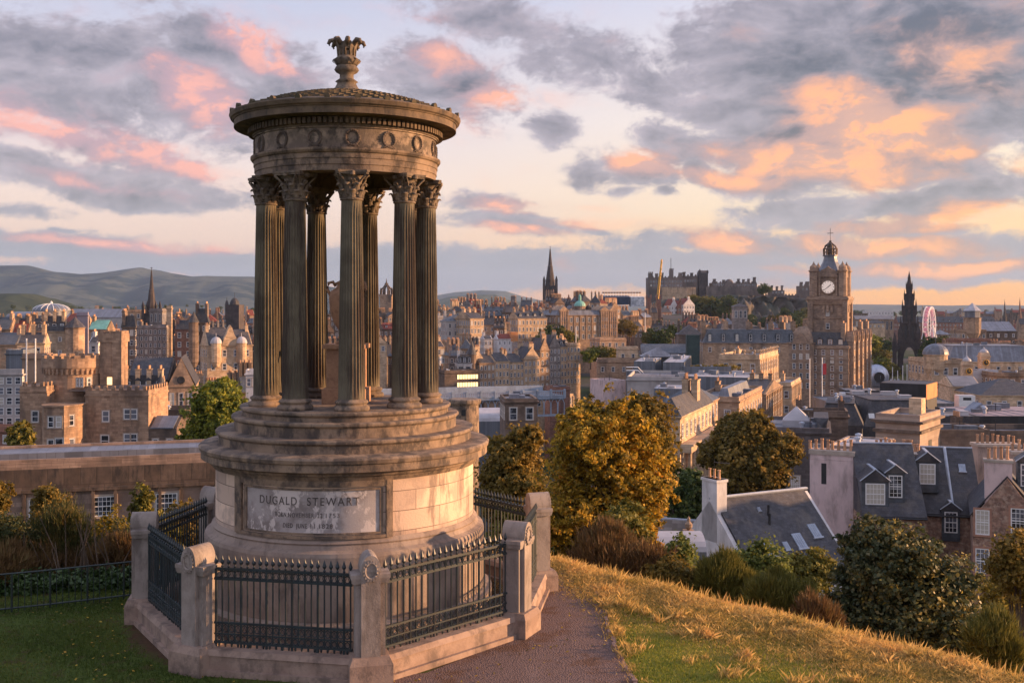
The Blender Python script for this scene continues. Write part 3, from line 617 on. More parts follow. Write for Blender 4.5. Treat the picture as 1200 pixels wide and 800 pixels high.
    for s in (-1, 1): wm.tube([(0, 0, -.13), (.01, s * .05, -.15), (.01, s * .09, -.13), (.01, s * .11, -.16)], .009, 5)
    wme = wm.mesh('wreath', weather('wreath_stone', (.20, .15, .12), (.12, .09, .075), (.06, .05, .04)))
    for k in range(16):
        a = R(-90 + 12.2 + 22.5 * k); link('wreath', wme, fz, (1.675 * math.cos(a), 1.675 * math.sin(a), 2.925 + z0), a)
    # roof: low dome of leaf shaped scales
    prof = [(2.0 * (1 - t), 3.53 + .46 * math.sin(t * math.pi / 2 * .93) ** .85) for t in np.linspace(0, 1, 14)]
    mb = MB(); mb.lathe(pr(prof), 96, cap=False)
    rows = 13
    for k in range(rows):
        t = k / rows * .86 + .02; r = 2.0 * (1 - t); z = 3.53 + .46 * math.sin(t * math.pi / 2 * .93) ** .85 + z0; r2 = r - .17; z2 = z + .05
        n = max(10, int(2 * math.pi * r / .2))
        for j in range(n):
            a = 2 * math.pi * (j + .5 * (k % 2)) / n; mb.T = Matrix.Rotation(a, 4, 'Z'); w = .085
            mb.add([(r + .015, 0, z - .005), (r - .05, w, z + .012), (r2, w * .8, z2), (r2, -w * .8, z2), (r - .05, -w, z + .012), (r + .01, 0, z + .045), (r - .05, w, z + .045), (r2, w * .8, z2 + .012), (r2, -w * .8, z2 + .012), (r - .05, -w, z + .045)],
                   [(5, 6, 7, 8, 9), (0, 1, 6, 5), (1, 2, 7, 6), (4, 0, 5, 9), (3, 4, 9, 8)])
    mb.T = None; rf = mb.build('roof', M_ROOF, o)
    am = MB(); am.prism_x([(-.045, 0), (.045, 0), (.05, .05), (.03, .085), (0, .10), (-.03, .085), (-.05, .05)], -.03, .04); ame = am.mesh('antefix', M_ROOF)
    for k in range(26):
        a = R(7 + 360 / 26 * k); link('antefix', ame, rf, (2.09 * math.cos(a), 2.09 * math.sin(a), 3.50 + z0), a)
    # finial
    mb = MB(); mb.lathe(pr([(.40, 3.94), (.34, 4.03), (.22, 4.10), (.17, 4.2), (.21, 4.22), (.13, 4.28), (.13, 4.36), (.2, 4.40), (.23, 4.44), (.2, 4.5), (.17, 4.52), (.2, 4.56), (.24, 4.60), (.2, 4.66), (.16, 4.70), (.165, 4.8), (.2, 4.92), (.17, 4.95)]), 32)
    for k in range(12):
        a = 2 * math.pi * k / 12; mb.T = Matrix.Rotation(a, 4, 'Z'); mb.add([(.19, -.05, 4.53 + z0), (.19, .05, 4.53 + z0), (.26, .04, 4.62 + z0), (.27, 0, 4.6 + z0), (.26, -.04, 4.62 + z0), (.19, .05, 4.66 + z0), (.19, -.05, 4.66 + z0)], [(0, 1, 2, 3, 4), (4, 3, 2, 5, 6)])
        mb.tube([(.155, 0, 4.70 + z0), (.17, 0, 4.86 + z0), (.19, 0, 4.96 + z0)], .022, 5)
    for k in range(8):
        a = 2 * math.pi * (k + .3) / 8; mb.T = Matrix.Rotation(a, 4, 'Z')
        mb.tube([(.14, 0, 4.80 + z0), (.19, 0, 4.93 + z0), (.25, 0, 4.985 + z0), (.31, 0, 4.97 + z0), (.335, 0, 4.915 + z0), (.315, 0, 4.88 + z0)], [.04, .052, .05, .042, .034, .02], 7)
    mb.T = None; mb.build('finial', M_CAPST, o, smooth=True)
    # urn on its pedestal stands inside
    u = empty('stone_urn', (CX, CY, -1.785), 0, 'handled orange-brown stone urn on a square pedestal inside the ring of columns', 'urn')
    mb = MB(); mb.box(-.40, .40, -.40, .40, 0, .28); mb.box(-.33, .33, -.33, .33, .28, 1.02); mb.box(-.39, .39, -.39, .39, 1.02, 1.10); mb.build('pedestal', M_URN, u)
    mb = MB(); mb.lathe([(.2, 1.10), (.2, 1.14), (.09, 1.2), (.08, 1.27), (.14, 1.34), (.24, 1.5), (.31, 1.72), (.33, 1.95), (.30, 2.08), (.2, 2.15), (.17, 2.2), (.22, 2.24), (.1, 2.3), (.03, 2.36)], 32); mb.build('body', M_URN, u, smooth=True)
    for s in (-1, 1):
        mb = MB(); mb.tube([(s * .3, 0, 2.0), (s * .36, 0, 2.12), (s * .34, 0, 2.24), (s * .26, 0, 2.26), (s * .2, 0, 2.18)], .03, 8); mb.build('handle', M_URN, u, smooth=True)
monument()
# ------------------------------------------------------------------ railings round it
VERT = [(-2.155, 16.13, 0), (.09, 18.5, 0), (.52, 21.37, 0), (-1.32, 23.45, 0), (-3.95, 23.85, 0), (-6.19, 22.04, 0), (-6.66, 19.35, 0), (-4.9, 16.66, 0)]
PN = ['stone railing pier at the front corner nearest the camera, wreath facing out', 'sunlit stone railing pier where the gravel path bends, wreath on its side', 'tall-looking stone railing pier at the far right beside the path',
      'stone railing pier hidden behind the monument on the right', 'stone railing pier hidden behind the monument on the left', 'stone railing pier behind the drum on the left near the terrace windows',
      'grey stone railing pier at the far left corner above the lawn', 'grey stone railing pier on the lawn left of the inscribed panel']
def piers():
    P = [Vector(v) for v in VERT]; C = Vector((CX, CY, 0))
    sh = MB(); sh.box(-.16, .16, -.23, .23, .42, 1.70)
    n = 14; arc_ = [(.17 * math.cos(math.pi * i / n), 1.70 + .25 * math.sin(math.pi * i / n)) for i in range(n + 1)]
    sh.prism_y([(.17, 1.70 - .001)] + [p for p in arc_] + [(-.17, 1.70 - .001)], -.242, .242); sh.box(-.25, .25, -.15, .15, .42, 1.52)
    shm = sh.mesh('shaft', M_PIER)
    cp = MB()
    for s in (-1, 1): cp.frus(min(s * .16, s * .30), max(s * .16, s * .30), -.2, .2, 1.52, 1.60, -.02); cp.box(min(s * .16, s * .33), max(s * .16, s * .33), -.22, .22, 1.60, 1.66)
    cpm = cp.mesh('cap', M_PIER)
    bs = MB(); bs.box(-.36, .36, -.34, .34, -.1, .33); bs.frus(-.36, .36, -.34, .34, .33, .43, .05); bsm = bs.mesh('plinth', M_WALL)
    w = MB(); w.tube([(.10 * math.cos(t), 0, .12 * math.sin(t)) for t in np.linspace(0, 2 * math.pi, 19)], .022, 6)
    for t in np.linspace(0, 2 * math.pi, 16, endpoint=False): w.box(.125 * math.cos(t) - .014, .125 * math.cos(t) + .014, -.022, .0, .145 * math.sin(t) - .014, .145 * math.sin(t) + .014)
    for s in (-1, 1): w.tube([(0, -.01, -.12), (s * .04, -.01, -.16), (s * .075, -.01, -.15)], .009, 5)
    wm_ = w.mesh('wreath', M_PIER)
    for i, p in enumerate(P):
        d = p - C; rz = math.atan2(d.y, d.x) + math.pi / 2
        o = empty('railing_pier', (p.x, p.y, GZ), rz, PN[i], 'stone pier', 'stone piers of the monument railing'); o.scale = (.9, .9, 1)
        link('shaft', shm, o); link('cap', cpm, o); link('plinth', bsm, o); link('wreath', wm_, o, (0, -.245, 1.72))
    side = ['front', 'front right', 'right', 'back right', 'back', 'back left', 'left', 'front left']
    LB = ['dark iron railing panel right of the nearest pier, along the gravel path', 'sunlit short-looking iron railing panel edge-on beside the path at the right', 'dark iron railing panel behind the drum at its right shoulder',
          'iron railing panel hidden at the back of the monument on the right', 'iron railing panel hidden at the back of the monument on the left', 'dark iron railing panel rising behind the drum at the left', 'dark iron railing panel receding along the lawn at the left', 'dark iron railing panel below the inscription, facing the camera']
    WB = ['low stone plinth wall under the railing right of the nearest pier', 'low stone plinth wall beside the path at the right', 'low stone plinth wall behind the drum at the right', 'low stone plinth wall hidden at the back right', 'low stone plinth wall hidden at the back left',
          'low stone plinth wall behind the drum at the left', 'low stone plinth wall receding along the lawn at the left', 'low stone plinth wall below the inscription']
    for i in range(8):
        a, b = P[i], P[(i + 1) % 8]; d = b - a; Ln = d.length; rz = math.atan2(d.y, d.x); mid = (a + b) / 2
        x0 = -Ln / 2 + .27; x1 = Ln / 2 - .27
        mb = MB(); mb.box(x0 - .05, x1 + .05, -.19, .19, -.1, .30); mb.frus(x0 - .05, x1 + .05, -.215, .215, .30, .385, 0, .035); mb.box(x0 - .04, x1 + .04, -.26, .26, -.1, .09)
        tag(mb.build('plinth_wall', M_WALL, None, (mid.x, mid.y, GZ), rz), WB[i], 'low wall', 'plinth walls of the monument railing')
        o = empty('iron_railing', (mid.x, mid.y, GZ + .385), rz, LB[i], 'railing', 'iron railing panels round the monument')
        n = 21; sp = (x1 - x0 - .06) / n; zb, zt = .07, 1.23
        rl = MB()
        for z, t in ((zb, .016), (.20, .010), (.37, .016), (1.05, .014), (1.21, .018)): rl.box(x0, x1, -t * 1.3, t * 1.3, z - t, z + t)
        for k in range(5):
            x = x0 + (x1 - x0) * k / 4
            if 0 < k < 4: rl.box(x - .02, x + .02, -.02, .02, -.02, zb)
        rl.build('rails', M_IRON, o)
        sc = MB(); su = MB()
        for k in range(n):
            x = x0 + .03 + sp * (k + .5)
            for z, r_ in ((.285, .055), (.135, .045), (1.13, .055)):
                (su if z > 1 else sc).tube([(x + r_ * .85 * math.cos(t), 0, z + r_ * math.sin(t)) for t in np.linspace(0, 2 * math.pi, 9)], .009, 4)
            for s in (-1, 1): sc.tube([(x, 0, .32), (x + s * sp * .3, 0, .25), (x + s * sp * .42, 0, .30)], .007, 4)
            su.tube([(x - sp * .42, 0, 1.07), (x, 0, 1.19), (x + sp * .42, 0, 1.07)], .008, 4)
            sc.lathe([(0, zb - .09), (.014, zb - .06), (.02, zb - .03), (.01, zb)], 5, x, 0)
        su.box(x0, x1, -.004, .004, 1.06, 1.075); sc.build('lower_scrollwork', M_IRON, o); su.build('upper_scrollwork', M_IRON, o)
        if i == 0:
            bm = MB(); bm.tube([(0, 0, zb), (0, 0, zt)], .013, 6); bar_me = bm.mesh('baluster', M_IRON)
            sm = MB(); sm.lathe([(.012, 0), (.026, .02), (.012, .035), (.012, .05), (.03, .07), (.034, .09), (.02, .13), (.0, .19)], 6); spk = sm.mesh('spike', M_IRON)
            mm_ = MB(); mm_.tube([(0, 0, -.05), (0, 0, zt)], .02, 6); main_me = mm_.mesh('baluster', M_IRON)
        for k in range(n + 1):
            x = x0 + .03 + sp * k; q = link('baluster', main_me if k % 4 == 0 else bar_me, o, (x, 0, 0)); link('spike', spk, q, (0, 0, zt))
piers()
# ------------------------------------------------------------------ vegetation
def leaves(name, blobs, n, size, m, seed=0, style='leaf', clump=.16, shell=.55, droop=.0):
    """blobs: (x,y,z,rx,ry,rz) ellipsoids; leaves gathered in clumps through their volume"""
    r = np.random.default_rng(seed); B = np.array(blobs, float); vol = B[:, 3] * B[:, 4] * B[:, 5]; pr = vol ** .72; pr /= pr.sum()
    nc = max(12, n // 30); bi = r.choice(len(B), nc, p=pr)
    d = r.normal(size=(nc, 3)); d /= np.linalg.norm(d, axis=1)[:, None]
    rad = shell + (1.02 - shell) * r.random(nc) ** .7; rad *= 1 + .16 * r.normal(size=nc)
    cc = B[bi, :3] + d * B[bi, 3:] * rad[:, None]; csz = clump * (B[bi, 3] * B[bi, 5]) ** .5 * r.uniform(.5, 1.5, nc)
    ci = r.integers(0, nc, n); off = r.normal(size=(n, 3)) * np.array([1, 1, .75]); P = cc[ci] + off * csz[ci][:, None] * .62
    out = d[ci]; s = size * r.uniform(.6, 1.4, n)
    rn = np.clip(.5 + .28 * r.normal(size=nc)[ci] * .5 + .26 * r.normal(size=n), 0, 1)
    if style == 'leaf':
        nrm = out * .7 + r.normal(size=(n, 3)) * .75 + np.array([0, 0, .35]); nrm /= np.linalg.norm(nrm, axis=1)[:, None]
        t = np.cross(nrm, r.normal(size=(n, 3))); t /= np.linalg.norm(t, axis=1)[:, None]; bt = np.cross(nrm, t)
        a = P - t * s[:, None] * .5; c = P + t * s[:, None] * .5
        b = P + bt * s[:, None] * .33 + nrm * s[:, None] * .10; e = P - bt * s[:, None] * .33 + nrm * s[:, None] * .10
        V = np.stack([a, b, c, e], 1).reshape(-1, 3); Fc = np.arange(n * 4).reshape(n, 4)
    else:   # upright twigs and needles
        up = out * .55 + np.array([0, 0, 1.0]) + r.normal(size=(n, 3)) * .33; up /= np.linalg.norm(up, axis=1)[:, None]
        t = np.cross(up, r.normal(size=(n, 3))); t /= np.linalg.norm(t, axis=1)[:, None]
        w = s * .06; V = np.stack([P - t * w[:, None], P + t * w[:, None], P + up * s[:, None] + t * (s * .02)[:, None]], 1).reshape(-1, 3); Fc = np.arange(n * 3).reshape(n, 3)
    return np_mesh(name, V, Fc, m, False, rn)
def limbs(h, blobs, r0=.2, seed=0, n=9):
    rr = random.Random(seed); mb = MB(); top = (0, 0, h * .62)
    bx = sum(b[0] for b in blobs) / len(blobs); by = sum(b[1] for b in blobs) / len(blobs); top = (bx * .6, by * .6, h * .6)
    mb.tube([(0, 0, -.4), (bx * .1, by * .1, h * .2), (bx * .35, by * .3, h * .42), top], [r0 * 1.25, r0, r0 * .8, r0 * .5], 8)
    for k in range(n):
        b = rr.choice(blobs); t = rr.uniform(.25, .95); s = Vector((top[0] * t, top[1] * t, top[2] * t * 1.0))
        e = Vector((b[0] + rr.uniform(-.6, .6) * b[3], b[1] + rr.uniform(-.6, .6) * b[4], b[2] + rr.uniform(-.3, .6) * b[5])); m_ = s.lerp(e, .5) + Vector((0, 0, .08 * h)) * rr.uniform(-.3, 1)
        mb.tube([s, m_, e], [r0 * .5, r0 * .3, r0 * .08], 5)
    return mb
LM = {}
LM['gold'] = leaf_mat('golden_leaves', [(.06, .055, .012), (.15, .115, .02), (.32, .21, .025), (.60, .40, .045), (.62, .29, .05)], .42)
LM['rust'] = leaf_mat('bronze_leaves', [(.08, .075, .02), (.15, .115, .025), (.24, .16, .03), (.36, .23, .05)], .35)
LM['green'] = leaf_mat('green_leaves', [(.06, .085, .015), (.13, .16, .022), (.24, .25, .03), (.36, .33, .04)], .35)
LM['dkgreen'] = leaf_mat('dark_green_leaves', [(.03, .05, .016), (.055, .085, .022), (.09, .12, .03), (.15, .16, .035)], .25)
LM['olive'] = leaf_mat('olive_leaves', [(.08, .08, .02), (.14, .135, .028), (.21, .18, .03), (.30, .22, .04)], .3)
LM['bush'] = leaf_mat('purplish_leaves', [(.034, .048, .026), (.058, .075, .034), (.09, .10, .04), (.16, .13, .045), (.40, .30, .06)], .25, .45)
LM['broom'] = leaf_mat('broom_twigs', [(.08, .085, .02), (.15, .14, .03), (.24, .21, .045)], .2)
LM['brown'] = leaf_mat('brown_twigs', [(.08, .045, .024), (.14, .08, .035), (.20, .115, .045), (.17, .13, .045)], .25)
LM['sap'] = leaf_mat('fresh_leaves', [(.10, .13, .03), (.17, .20, .05), (.26, .27, .08)], .45)
LM['gorse'] = leaf_mat('gorse_needles', [(.022, .034, .012), (.045, .058, .018), (.08, .085, .025), (.17, .105, .035)], .2)
LM['yel'] = leaf_mat('yellow_leaves', [(.12, .10, .015), (.24, .18, .02), (.36, .25, .03)], .4)
LM['ivy'] = leaf_mat('ivy_leaves', [(.03, .06, .018), (.055, .095, .028), (.09, .13, .045)], .15, .35)
LM['grass'] = leaf_mat('dry_grass_blades', [(.20, .20, .05), (.44, .30, .09), (.66, .46, .17), (.52, .28, .11)], .35)
LM['lawn'] = leaf_mat('shaded_lawn_blades', [(.038, .065, .012), (.07, .105, .018), (.12, .145, .026), (.17, .13, .04)], .3)  # shade on the left lawn put into these darker blade colours
LM['lawn2'] = leaf_mat('sunny_lawn_blades', [(.12, .15, .02), (.22, .25, .03), (.36, .33, .06), (.50, .36, .11)], .3)  # sun on the right lawn put into these brighter blade colours
def tree(name, label, px0, px1, py0, py1, Y, m, n, size, seed, cat='tree', group=None, zg=None, style='leaf', nb=9, clump=.16, wide=.5):
    """crown filling the pixel box at distance Y; trunk down to the ground"""
    x0, x1, zt, zb = X(px0, Y), X(px1, Y), Z(py0, Y), Z(py1, Y); cx = (x0 + x1) / 2; w = (x1 - x0) / 2; h = (zt - zb)
    g = h1(cx, Y) if zg is None else zg; rr = random.Random(seed); blobs = []
    cz = (zt + zb) / 2 - g
    blobs.append((0, 0, cz, w * .66, w * .6, h * .36))
    for k in range(nb):
        a = 2 * math.pi * (k * .618 + rr.random() * .2); t = (k + .5) / nb; zz = cz + h * (t - .5) * .72; q = math.sqrt(max(.08, 1 - (2 * t - 1) ** 2 * .9))
        rad = w * q * rr.uniform(.36, .80); s = w * rr.uniform(.20, .44)
        blobs.append((rad * math.cos(a), rad * math.sin(a), zz, s, s, min(s * .85, h * .26)))
    o = empty(name, (cx, Y, g), 0, label, cat, group)
    limbs(cz + h * .3, blobs, max(.05, .05 * h), seed).build('trunk', MT['bark'], o)
    link('crown', leaves('crown', blobs, n, size, m, seed, style, clump), o); return o
def copy_tree(src, loc, rz=0, s=1, label=None, cat=None, group=None):
    c = src.copy(); COL.objects.link(c); c.location = loc; c.rotation_euler = (0, 0, rz); c.scale = (s, s, s)
    tag(c, label, cat, group)
    for ch in list(src.children):
        q = ch.copy(); COL.objects.link(q); q.parent = c
    return c
def vegetation():
    tree('golden_tree', 'large golden autumn tree glowing beside the path right of the monument', 612, 788, 446, 735, 36, LM['gold'], 105000, .13, 3, nb=20, clump=.11)
    tree('bronze_tree', 'bronze-leaved tree rising just behind the right shoulder of the golden tree', 708, 802, 443, 600, 58, LM['rust'], 36000, .22, 4, nb=10)
    tree('bronze_tree', 'brown-leaved tree between the drum of the monument and the golden tree', 550, 652, 486, 650, 46, LM['rust'], 50000, .17, 5, nb=12)
    tree('bronze_tree', 'dark bronze leafy tree filling the gap beside the back right railing', 560, 640, 585, 690, 34, LM['olive'], 16000, .15, 15, nb=8)
    tree('broad_tree', 'broad dark bronze tree in front of the shaded stone house with white windows', 814, 934, 476, 620, 120, LM['rust'], 60000, .42, 6, nb=12)
    tree('green_tree', 'compact dark green tree left of the white gabled house', 771, 838, 540, 628, 104, LM['dkgreen'], 20000, .36, 7, nb=8)
    tree('green_tree', 'bright green rounded tree beside the monument at the left', 208, 306, 440, 565, 135, LM['green'], 60000, .42, 8, nb=11)
    tree('green_tree', 'small olive green tree below the modern gridded block at far left', 4, 46, 488, 545, 128, LM['olive'], 9000, .45, 9, nb=6)
    tree('leafy_bush', 'big dark rounded sycamore bush on the slope at lower right', 950, 1166, 600, 830, 24, LM['bush'], 95000, .10, 10, 'bush', nb=16, clump=.14)
    # scrub on the right hand slope
    S = [('brown_shrub', 'tangled brown shrub at the foot of the golden tree', 655, 772, 622, 700, 27, 'brown', 'twig', 24000, .19), ('brown_shrub', 'dark rusty shrub between the brown shrub and the broom', 745, 830, 645, 712, 26, 'rust', 'leaf', 9000, .08),
         ('broom_bush', 'bright olive broom bush in the middle of the scrub below the white gable', 808, 880, 648, 725, 25.5, 'broom', 'twig', 30000, .19), ('broom_bush', 'dark olive broom bush touching the leafy bush', 868, 955, 670, 748, 23.5, 'broom', 'twig', 30000, .19),
         ('sapling', 'pale green sapling in front of the dark slate roof', 848, 938, 628, 720, 29, 'sap', 'leaf', 12000, .11), ('sapling', 'thin pale green sapling beside the glass canopy at the white gable', 770, 822, 618, 700, 33, 'sap', 'leaf', 5000, .12),
         ('brown_shrub', 'low reddish shrub under the pale green sapling', 925, 990, 700, 765, 22, 'brown', 'twig', 7000, .22), ('leafy_bush', 'yellow-green low bush left of the golden tree trunk', 690, 770, 590, 660, 31, 'olive', 'leaf', 10000, .11),
         ('broom_bush', 'broom bush low on the slope at right of the dark leafy bush', 1130, 1200, 705, 830, 20.5, 'broom', 'twig', 30000, .17), ('autumn_hedge', 'orange autumn hedge below the rubble stone house', 1130, 1260, 668, 745, 60, 'gold', 'leaf', 16000, .2),
         ('green_bush', 'green garden bush beside the slate roof corner', 918, 990, 640, 700, 48, 'olive', 'leaf', 8000, .16), ('leafy_bush', 'bronze leafy bush right of the dark sycamore', 1150, 1240, 610, 720, 34, 'rust', 'leaf', 9000, .14)]
    for k, (nm, lb, a, b, c, d, Y, mt, st, n, sz) in enumerate(S):
        tree(nm, lb, a, b, c, d, Y, LM[mt], n, sz, 30 + k, 'bush', 'scrub on the right hand slope', style='twig' if st == 'twig' else 'leaf', nb=6, clump=.22)
    # scrub on the left behind the lawn
    S = [('gorse_bush', 'dark green gorse bush at the far left edge behind the lawn', -60, 70, 584, 750, 22.5, 'gorse', 'leaf', 60000, .05), ('gorse_bush', 'tall dark gorse bush in the middle of the left scrub with bare stems', 22, 122, 576, 750, 22.9, 'gorse', 'twig', 90000, .11),
         ('yellow_bush', 'yellowing leafy bush between the gorse and the corner pier', 88, 165, 584, 720, 24.5, 'yel', 'leaf', 16000, .07), ('brown_shrub', 'brown twiggy shrub low beside the corner pier', 80, 176, 622, 735, 22.6, 'brown', 'twig', 26000, .17),
         ('russet_bush', 'russet bush behind the left railing near the drum', 176, 262, 578, 665, 29, 'rust', 'leaf', 12000, .09), ('green_bush', 'slim grey-green bush standing up before the terrace windows', 146, 184, 560, 640, 30, 'olive', 'leaf', 5000, .1),
         ('russet_bush', 'orange-brown bush at the far left edge above the gorse', -40, 20, 556, 625, 27, 'rust', 'leaf', 8000, .09), ('brown_shrub', 'brown scrub filling under the gorse at the left edge', -50, 90, 640, 745, 21.9, 'brown', 'twig', 30000, .17)]
    S += [('dark_hedge', 'dense dark brown hedge mass low behind the middle of the garden rail', 20, 110, 618, 745, 23.4, 'rust', 'leaf', 26000, .055), ('dark_hedge', 'dense dark hedge mass at the far left edge behind the garden rail', -70, 40, 622, 745, 23.6, 'gorse', 'leaf', 26000, .055),
          ('russet_bush', 'russet leafy bush before the second terrace window from the left edge', 28, 92, 566, 640, 29, 'rust', 'leaf', 16000, .075), ('green_bush', 'low green bush under the terrace windows beside the drum', 200, 262, 588, 650, 31, 'green', 'leaf', 12000, .09),
          ('russet_bush', 'brown bush under the terrace wall left of the back railing', 150, 214, 592, 655, 27.5, 'olive', 'leaf', 14000, .075),
          ('dark_hedge', 'dark leafy hedge clump just left of the corner pier', 100, 176, 606, 735, 24.0, 'gorse', 'leaf', 26000, .055)]
    for k, (nm, lb, a, b, c, d, Y, mt, st, n, sz) in enumerate(S):
        tree(nm, lb, a, b, c, d, Y, LM[mt], n, sz, 60 + k, 'bush', 'scrub behind the left lawn', style='twig' if st == 'twig' else 'leaf', nb=7, clump=.2)
    # bare stems in the gorse
    mb = MB(); r = random.Random(5)
    for k in range(60):
        px = r.uniform(-30, 150); Y = r.uniform(21.6, 22.6); x = X(px, Y); z = h1(x, Y); hh = r.uniform(.7, 1.5); lx = r.uniform(-.5, .5)
        mb.tube([(x, Y, z - .05), (x + lx * .4, Y, z + hh * .5), (x + lx, Y + r.uniform(-.2, .2), z + hh)], [.022, .014, .006], 4)
    tag(mb.build('bare_stems', mat('pale_bark', (.13, .085, .055), (.08, .055, .035), 5), None), kind='stuff')
    # ivy and litter at the foot of the scrub
    bl = [(X(px, 21.0 + (px % 40) * .01), 21.1 + .004 * px, -5.55, .5, .3, .22) for px in range(-60, 170, 14)]
    tag(link('ivy', leaves('ivy', bl, 9000, .09, LM['ivy'], 77, 'leaf', .35)), kind='stuff')
    # grass blades
    r = np.random.default_rng(3)
    def blades(name, x, y, hgt, wdt, m, lean=.35, rn=None):
        n = len(x); z = H(x, y) - .01; a = r.uniform(0, 6.28, n); hh = hgt * r.uniform(.45, 1.25, n); la = r.uniform(0, 6.28, n); ll = hh * np.abs(r.normal(0, lean, n))
        tx, ty = np.cos(a) * wdt, np.sin(a) * wdt; mx, my = np.cos(la) * ll, np.sin(la) * ll
        V = np.stack([np.stack([x - tx, y - ty, z], 1), np.stack([x + tx, y + ty, z], 1), np.stack([x + tx * .7 + mx * .35, y + ty * .7 + my * .35, z + hh * .6], 1), np.stack([x + mx, y + my, z + hh], 1)], 1).reshape(-1, 3)
        rn = np.clip(.5 + .3 * r.normal(size=n), 0, 1) if rn is None else rn
        tag(link(name, np_mesh(name, V, np.arange(n * 4).reshape(n, 4), m, False, rn)), kind='stuff')
    # long dry grass along the crest
    n = 150000; s = r.uniform(-1.5, 17, n); dd = r.normal(0, 1, n) * .75 - .55; dd = np.where(r.random(n) < .3, r.uniform(-2.6, 2.4, n), dd)
    cxy = np.array([.85, 23.5]); t = np.array([.667, -.745]); nn = np.array([.745, .667])
    # clumping
    cl = np.sin(s * 3.1 + 2 * np.sin(dd * 2.3)) * np.sin(dd * 4.7 + s * 1.3); keep = r.random(n) < .75 + .3 * cl
    s, dd = s[keep], dd[keep]; x = cxy[0] + s * t[0] + dd * nn[0]; y = cxy[1] + s * t[1] + dd * nn[1]
    hg = .085 * (1 + .25 * np.sin(s * 2.2 + dd * 3)) * np.clip(1.15 + dd * .28, .35, 1.5)
    pt = .5 + .26 * np.sin(x * 2.3 + 1.7 * np.sin(y * 1.9)) * np.sin(y * 2.9 + 1.2 * np.sin(x * 3.1)) + .2 * r.normal(size=len(x)) + .1 * dd.clip(-2, 1)
    blades('long_dry_grass', x, y, hg, .0045, LM['grass'], .75, np.clip(pt, 0, 1))
    n = 2200; s = r.uniform(-1, 17, n); dd = r.normal(1.0, .6, n); x = cxy[0] + s * t[0] + dd * nn[0]; y = cxy[1] + s * t[1] + dd * nn[1]
    blades('seeding_grass_stalks', x, y, .25, .0028, LM['grass'], .25)
    # mown lawn either side
    n = 170000; x = r.uniform(-11.5, -1.0, n); y = r.uniform(14, 22.5, n); d, d1, d3 = dplat(x, y)
    E = np.array(VERT)[:, :2]; c0 = E.mean(0); rad = np.hypot(x - c0[0], y - c0[1]); keep = (d3 < -.2 + .25 * r.normal(size=n)) & (rad > 3.9 + .25 * np.abs(r.normal(size=n))) & ~((x > -4.2) & (y > 15.1 - .35 * (x + 3)) & (x > -2.6))
    patch = np.sin(x * 1.3 + 2 * np.sin(y * .8)) * np.sin(y * 1.7 + x); keep &= r.random(n) < .75 + .5 * patch
    inpath = (x - (-3.2)) * 1.0 + (y - 16.1) * -.35 > .0; keep &= ~(inpath & (rad < 6.2) & (x > -3.0)); x, y = x[keep], y[keep]
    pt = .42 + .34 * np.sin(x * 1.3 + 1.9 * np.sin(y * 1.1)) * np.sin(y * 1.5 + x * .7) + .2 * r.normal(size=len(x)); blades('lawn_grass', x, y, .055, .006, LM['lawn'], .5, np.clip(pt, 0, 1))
    n = 190000; x = r.uniform(-.2, 9.5, n); y = r.uniform(13.5, 24, n); d, d1, d3 = dplat(x, y)
    ex = np.interp(-y, [-e[1] for e in EDGE], [e[0] for e in EDGE]); keep = (d1 < -.7 + .5 * r.normal(size=n)) & (x > ex + .06)
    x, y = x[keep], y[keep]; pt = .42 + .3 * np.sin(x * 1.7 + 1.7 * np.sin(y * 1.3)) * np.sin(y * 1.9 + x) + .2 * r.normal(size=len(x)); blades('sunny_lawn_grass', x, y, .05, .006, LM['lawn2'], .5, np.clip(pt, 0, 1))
    # rough tufts in the turf and along the path edge
    xs, ys, hs, rn = [], [], [], []
    for k in range(430):
        if k < 330: s_ = r.uniform(-1, 16); d_ = r.uniform(-3.4, 1.2); tx_, ty_ = cxy[0] + s_ * t[0] + d_ * nn[0], cxy[1] + s_ * t[1] + d_ * nn[1]
        elif k < 430: q_ = r.uniform(0, 1); j = int(q_ * 7); e0, e1 = EDGE[j], EDGE[j + 1]; f_ = q_ * 7 - j; tx_, ty_ = e0[0] + (e1[0] - e0[0]) * f_ + r.normal(.07, .05), e0[1] + (e1[1] - e0[1]) * f_
        else: tx_, ty_ = r.uniform(-10, -7.2), r.uniform(15, 20)
        if 330 > k and tx_ < np.interp(-ty_, [-e[1] for e in EDGE], [e[0] for e in EDGE]) + .05: continue
        m_ = int(r.uniform(25, 70)); g_ = r.uniform(.04, .11); xs.append(tx_ + g_ * r.normal(size=m_)); ys.append(ty_ + g_ * r.normal(size=m_)); hs.append(np.full(m_, r.uniform(.07, .19) * (.55 if k >= 330 else 1))); rn.append(np.clip(r.uniform(.1, .95) + .12 * r.normal(size=m_), 0, 1))
    blades('grass_tufts', np.concatenate(xs), np.concatenate(ys), np.concatenate(hs), .0045, LM['grass'], .55, np.concatenate(rn))
    # wild edge of the path
    # fallen leaves on the path and lawn
    n = 1500; x = r.uniform(-9, 2.2, n); y = r.uniform(14.5, 22, n); z = np.full(n, -5.61); P = np.stack([x, y, z], 1); s = r.uniform(.015, .035, n)
    rad = np.hypot(x - CX, y - CY); k = (rad > 4.1) & (rad < 4.1 + np.abs(r.normal(0, .8, n)) + .3); P = P[k]; s = s[k]; n = len(s); q = r.uniform(0, 6.28, n); u = np.stack([np.cos(q), np.sin(q), r.normal(0, .2, n)], 1) * s[:, None]; v = np.stack([-np.sin(q), np.cos(q), r.normal(0, .2, n)], 1) * s[:, None] * .7
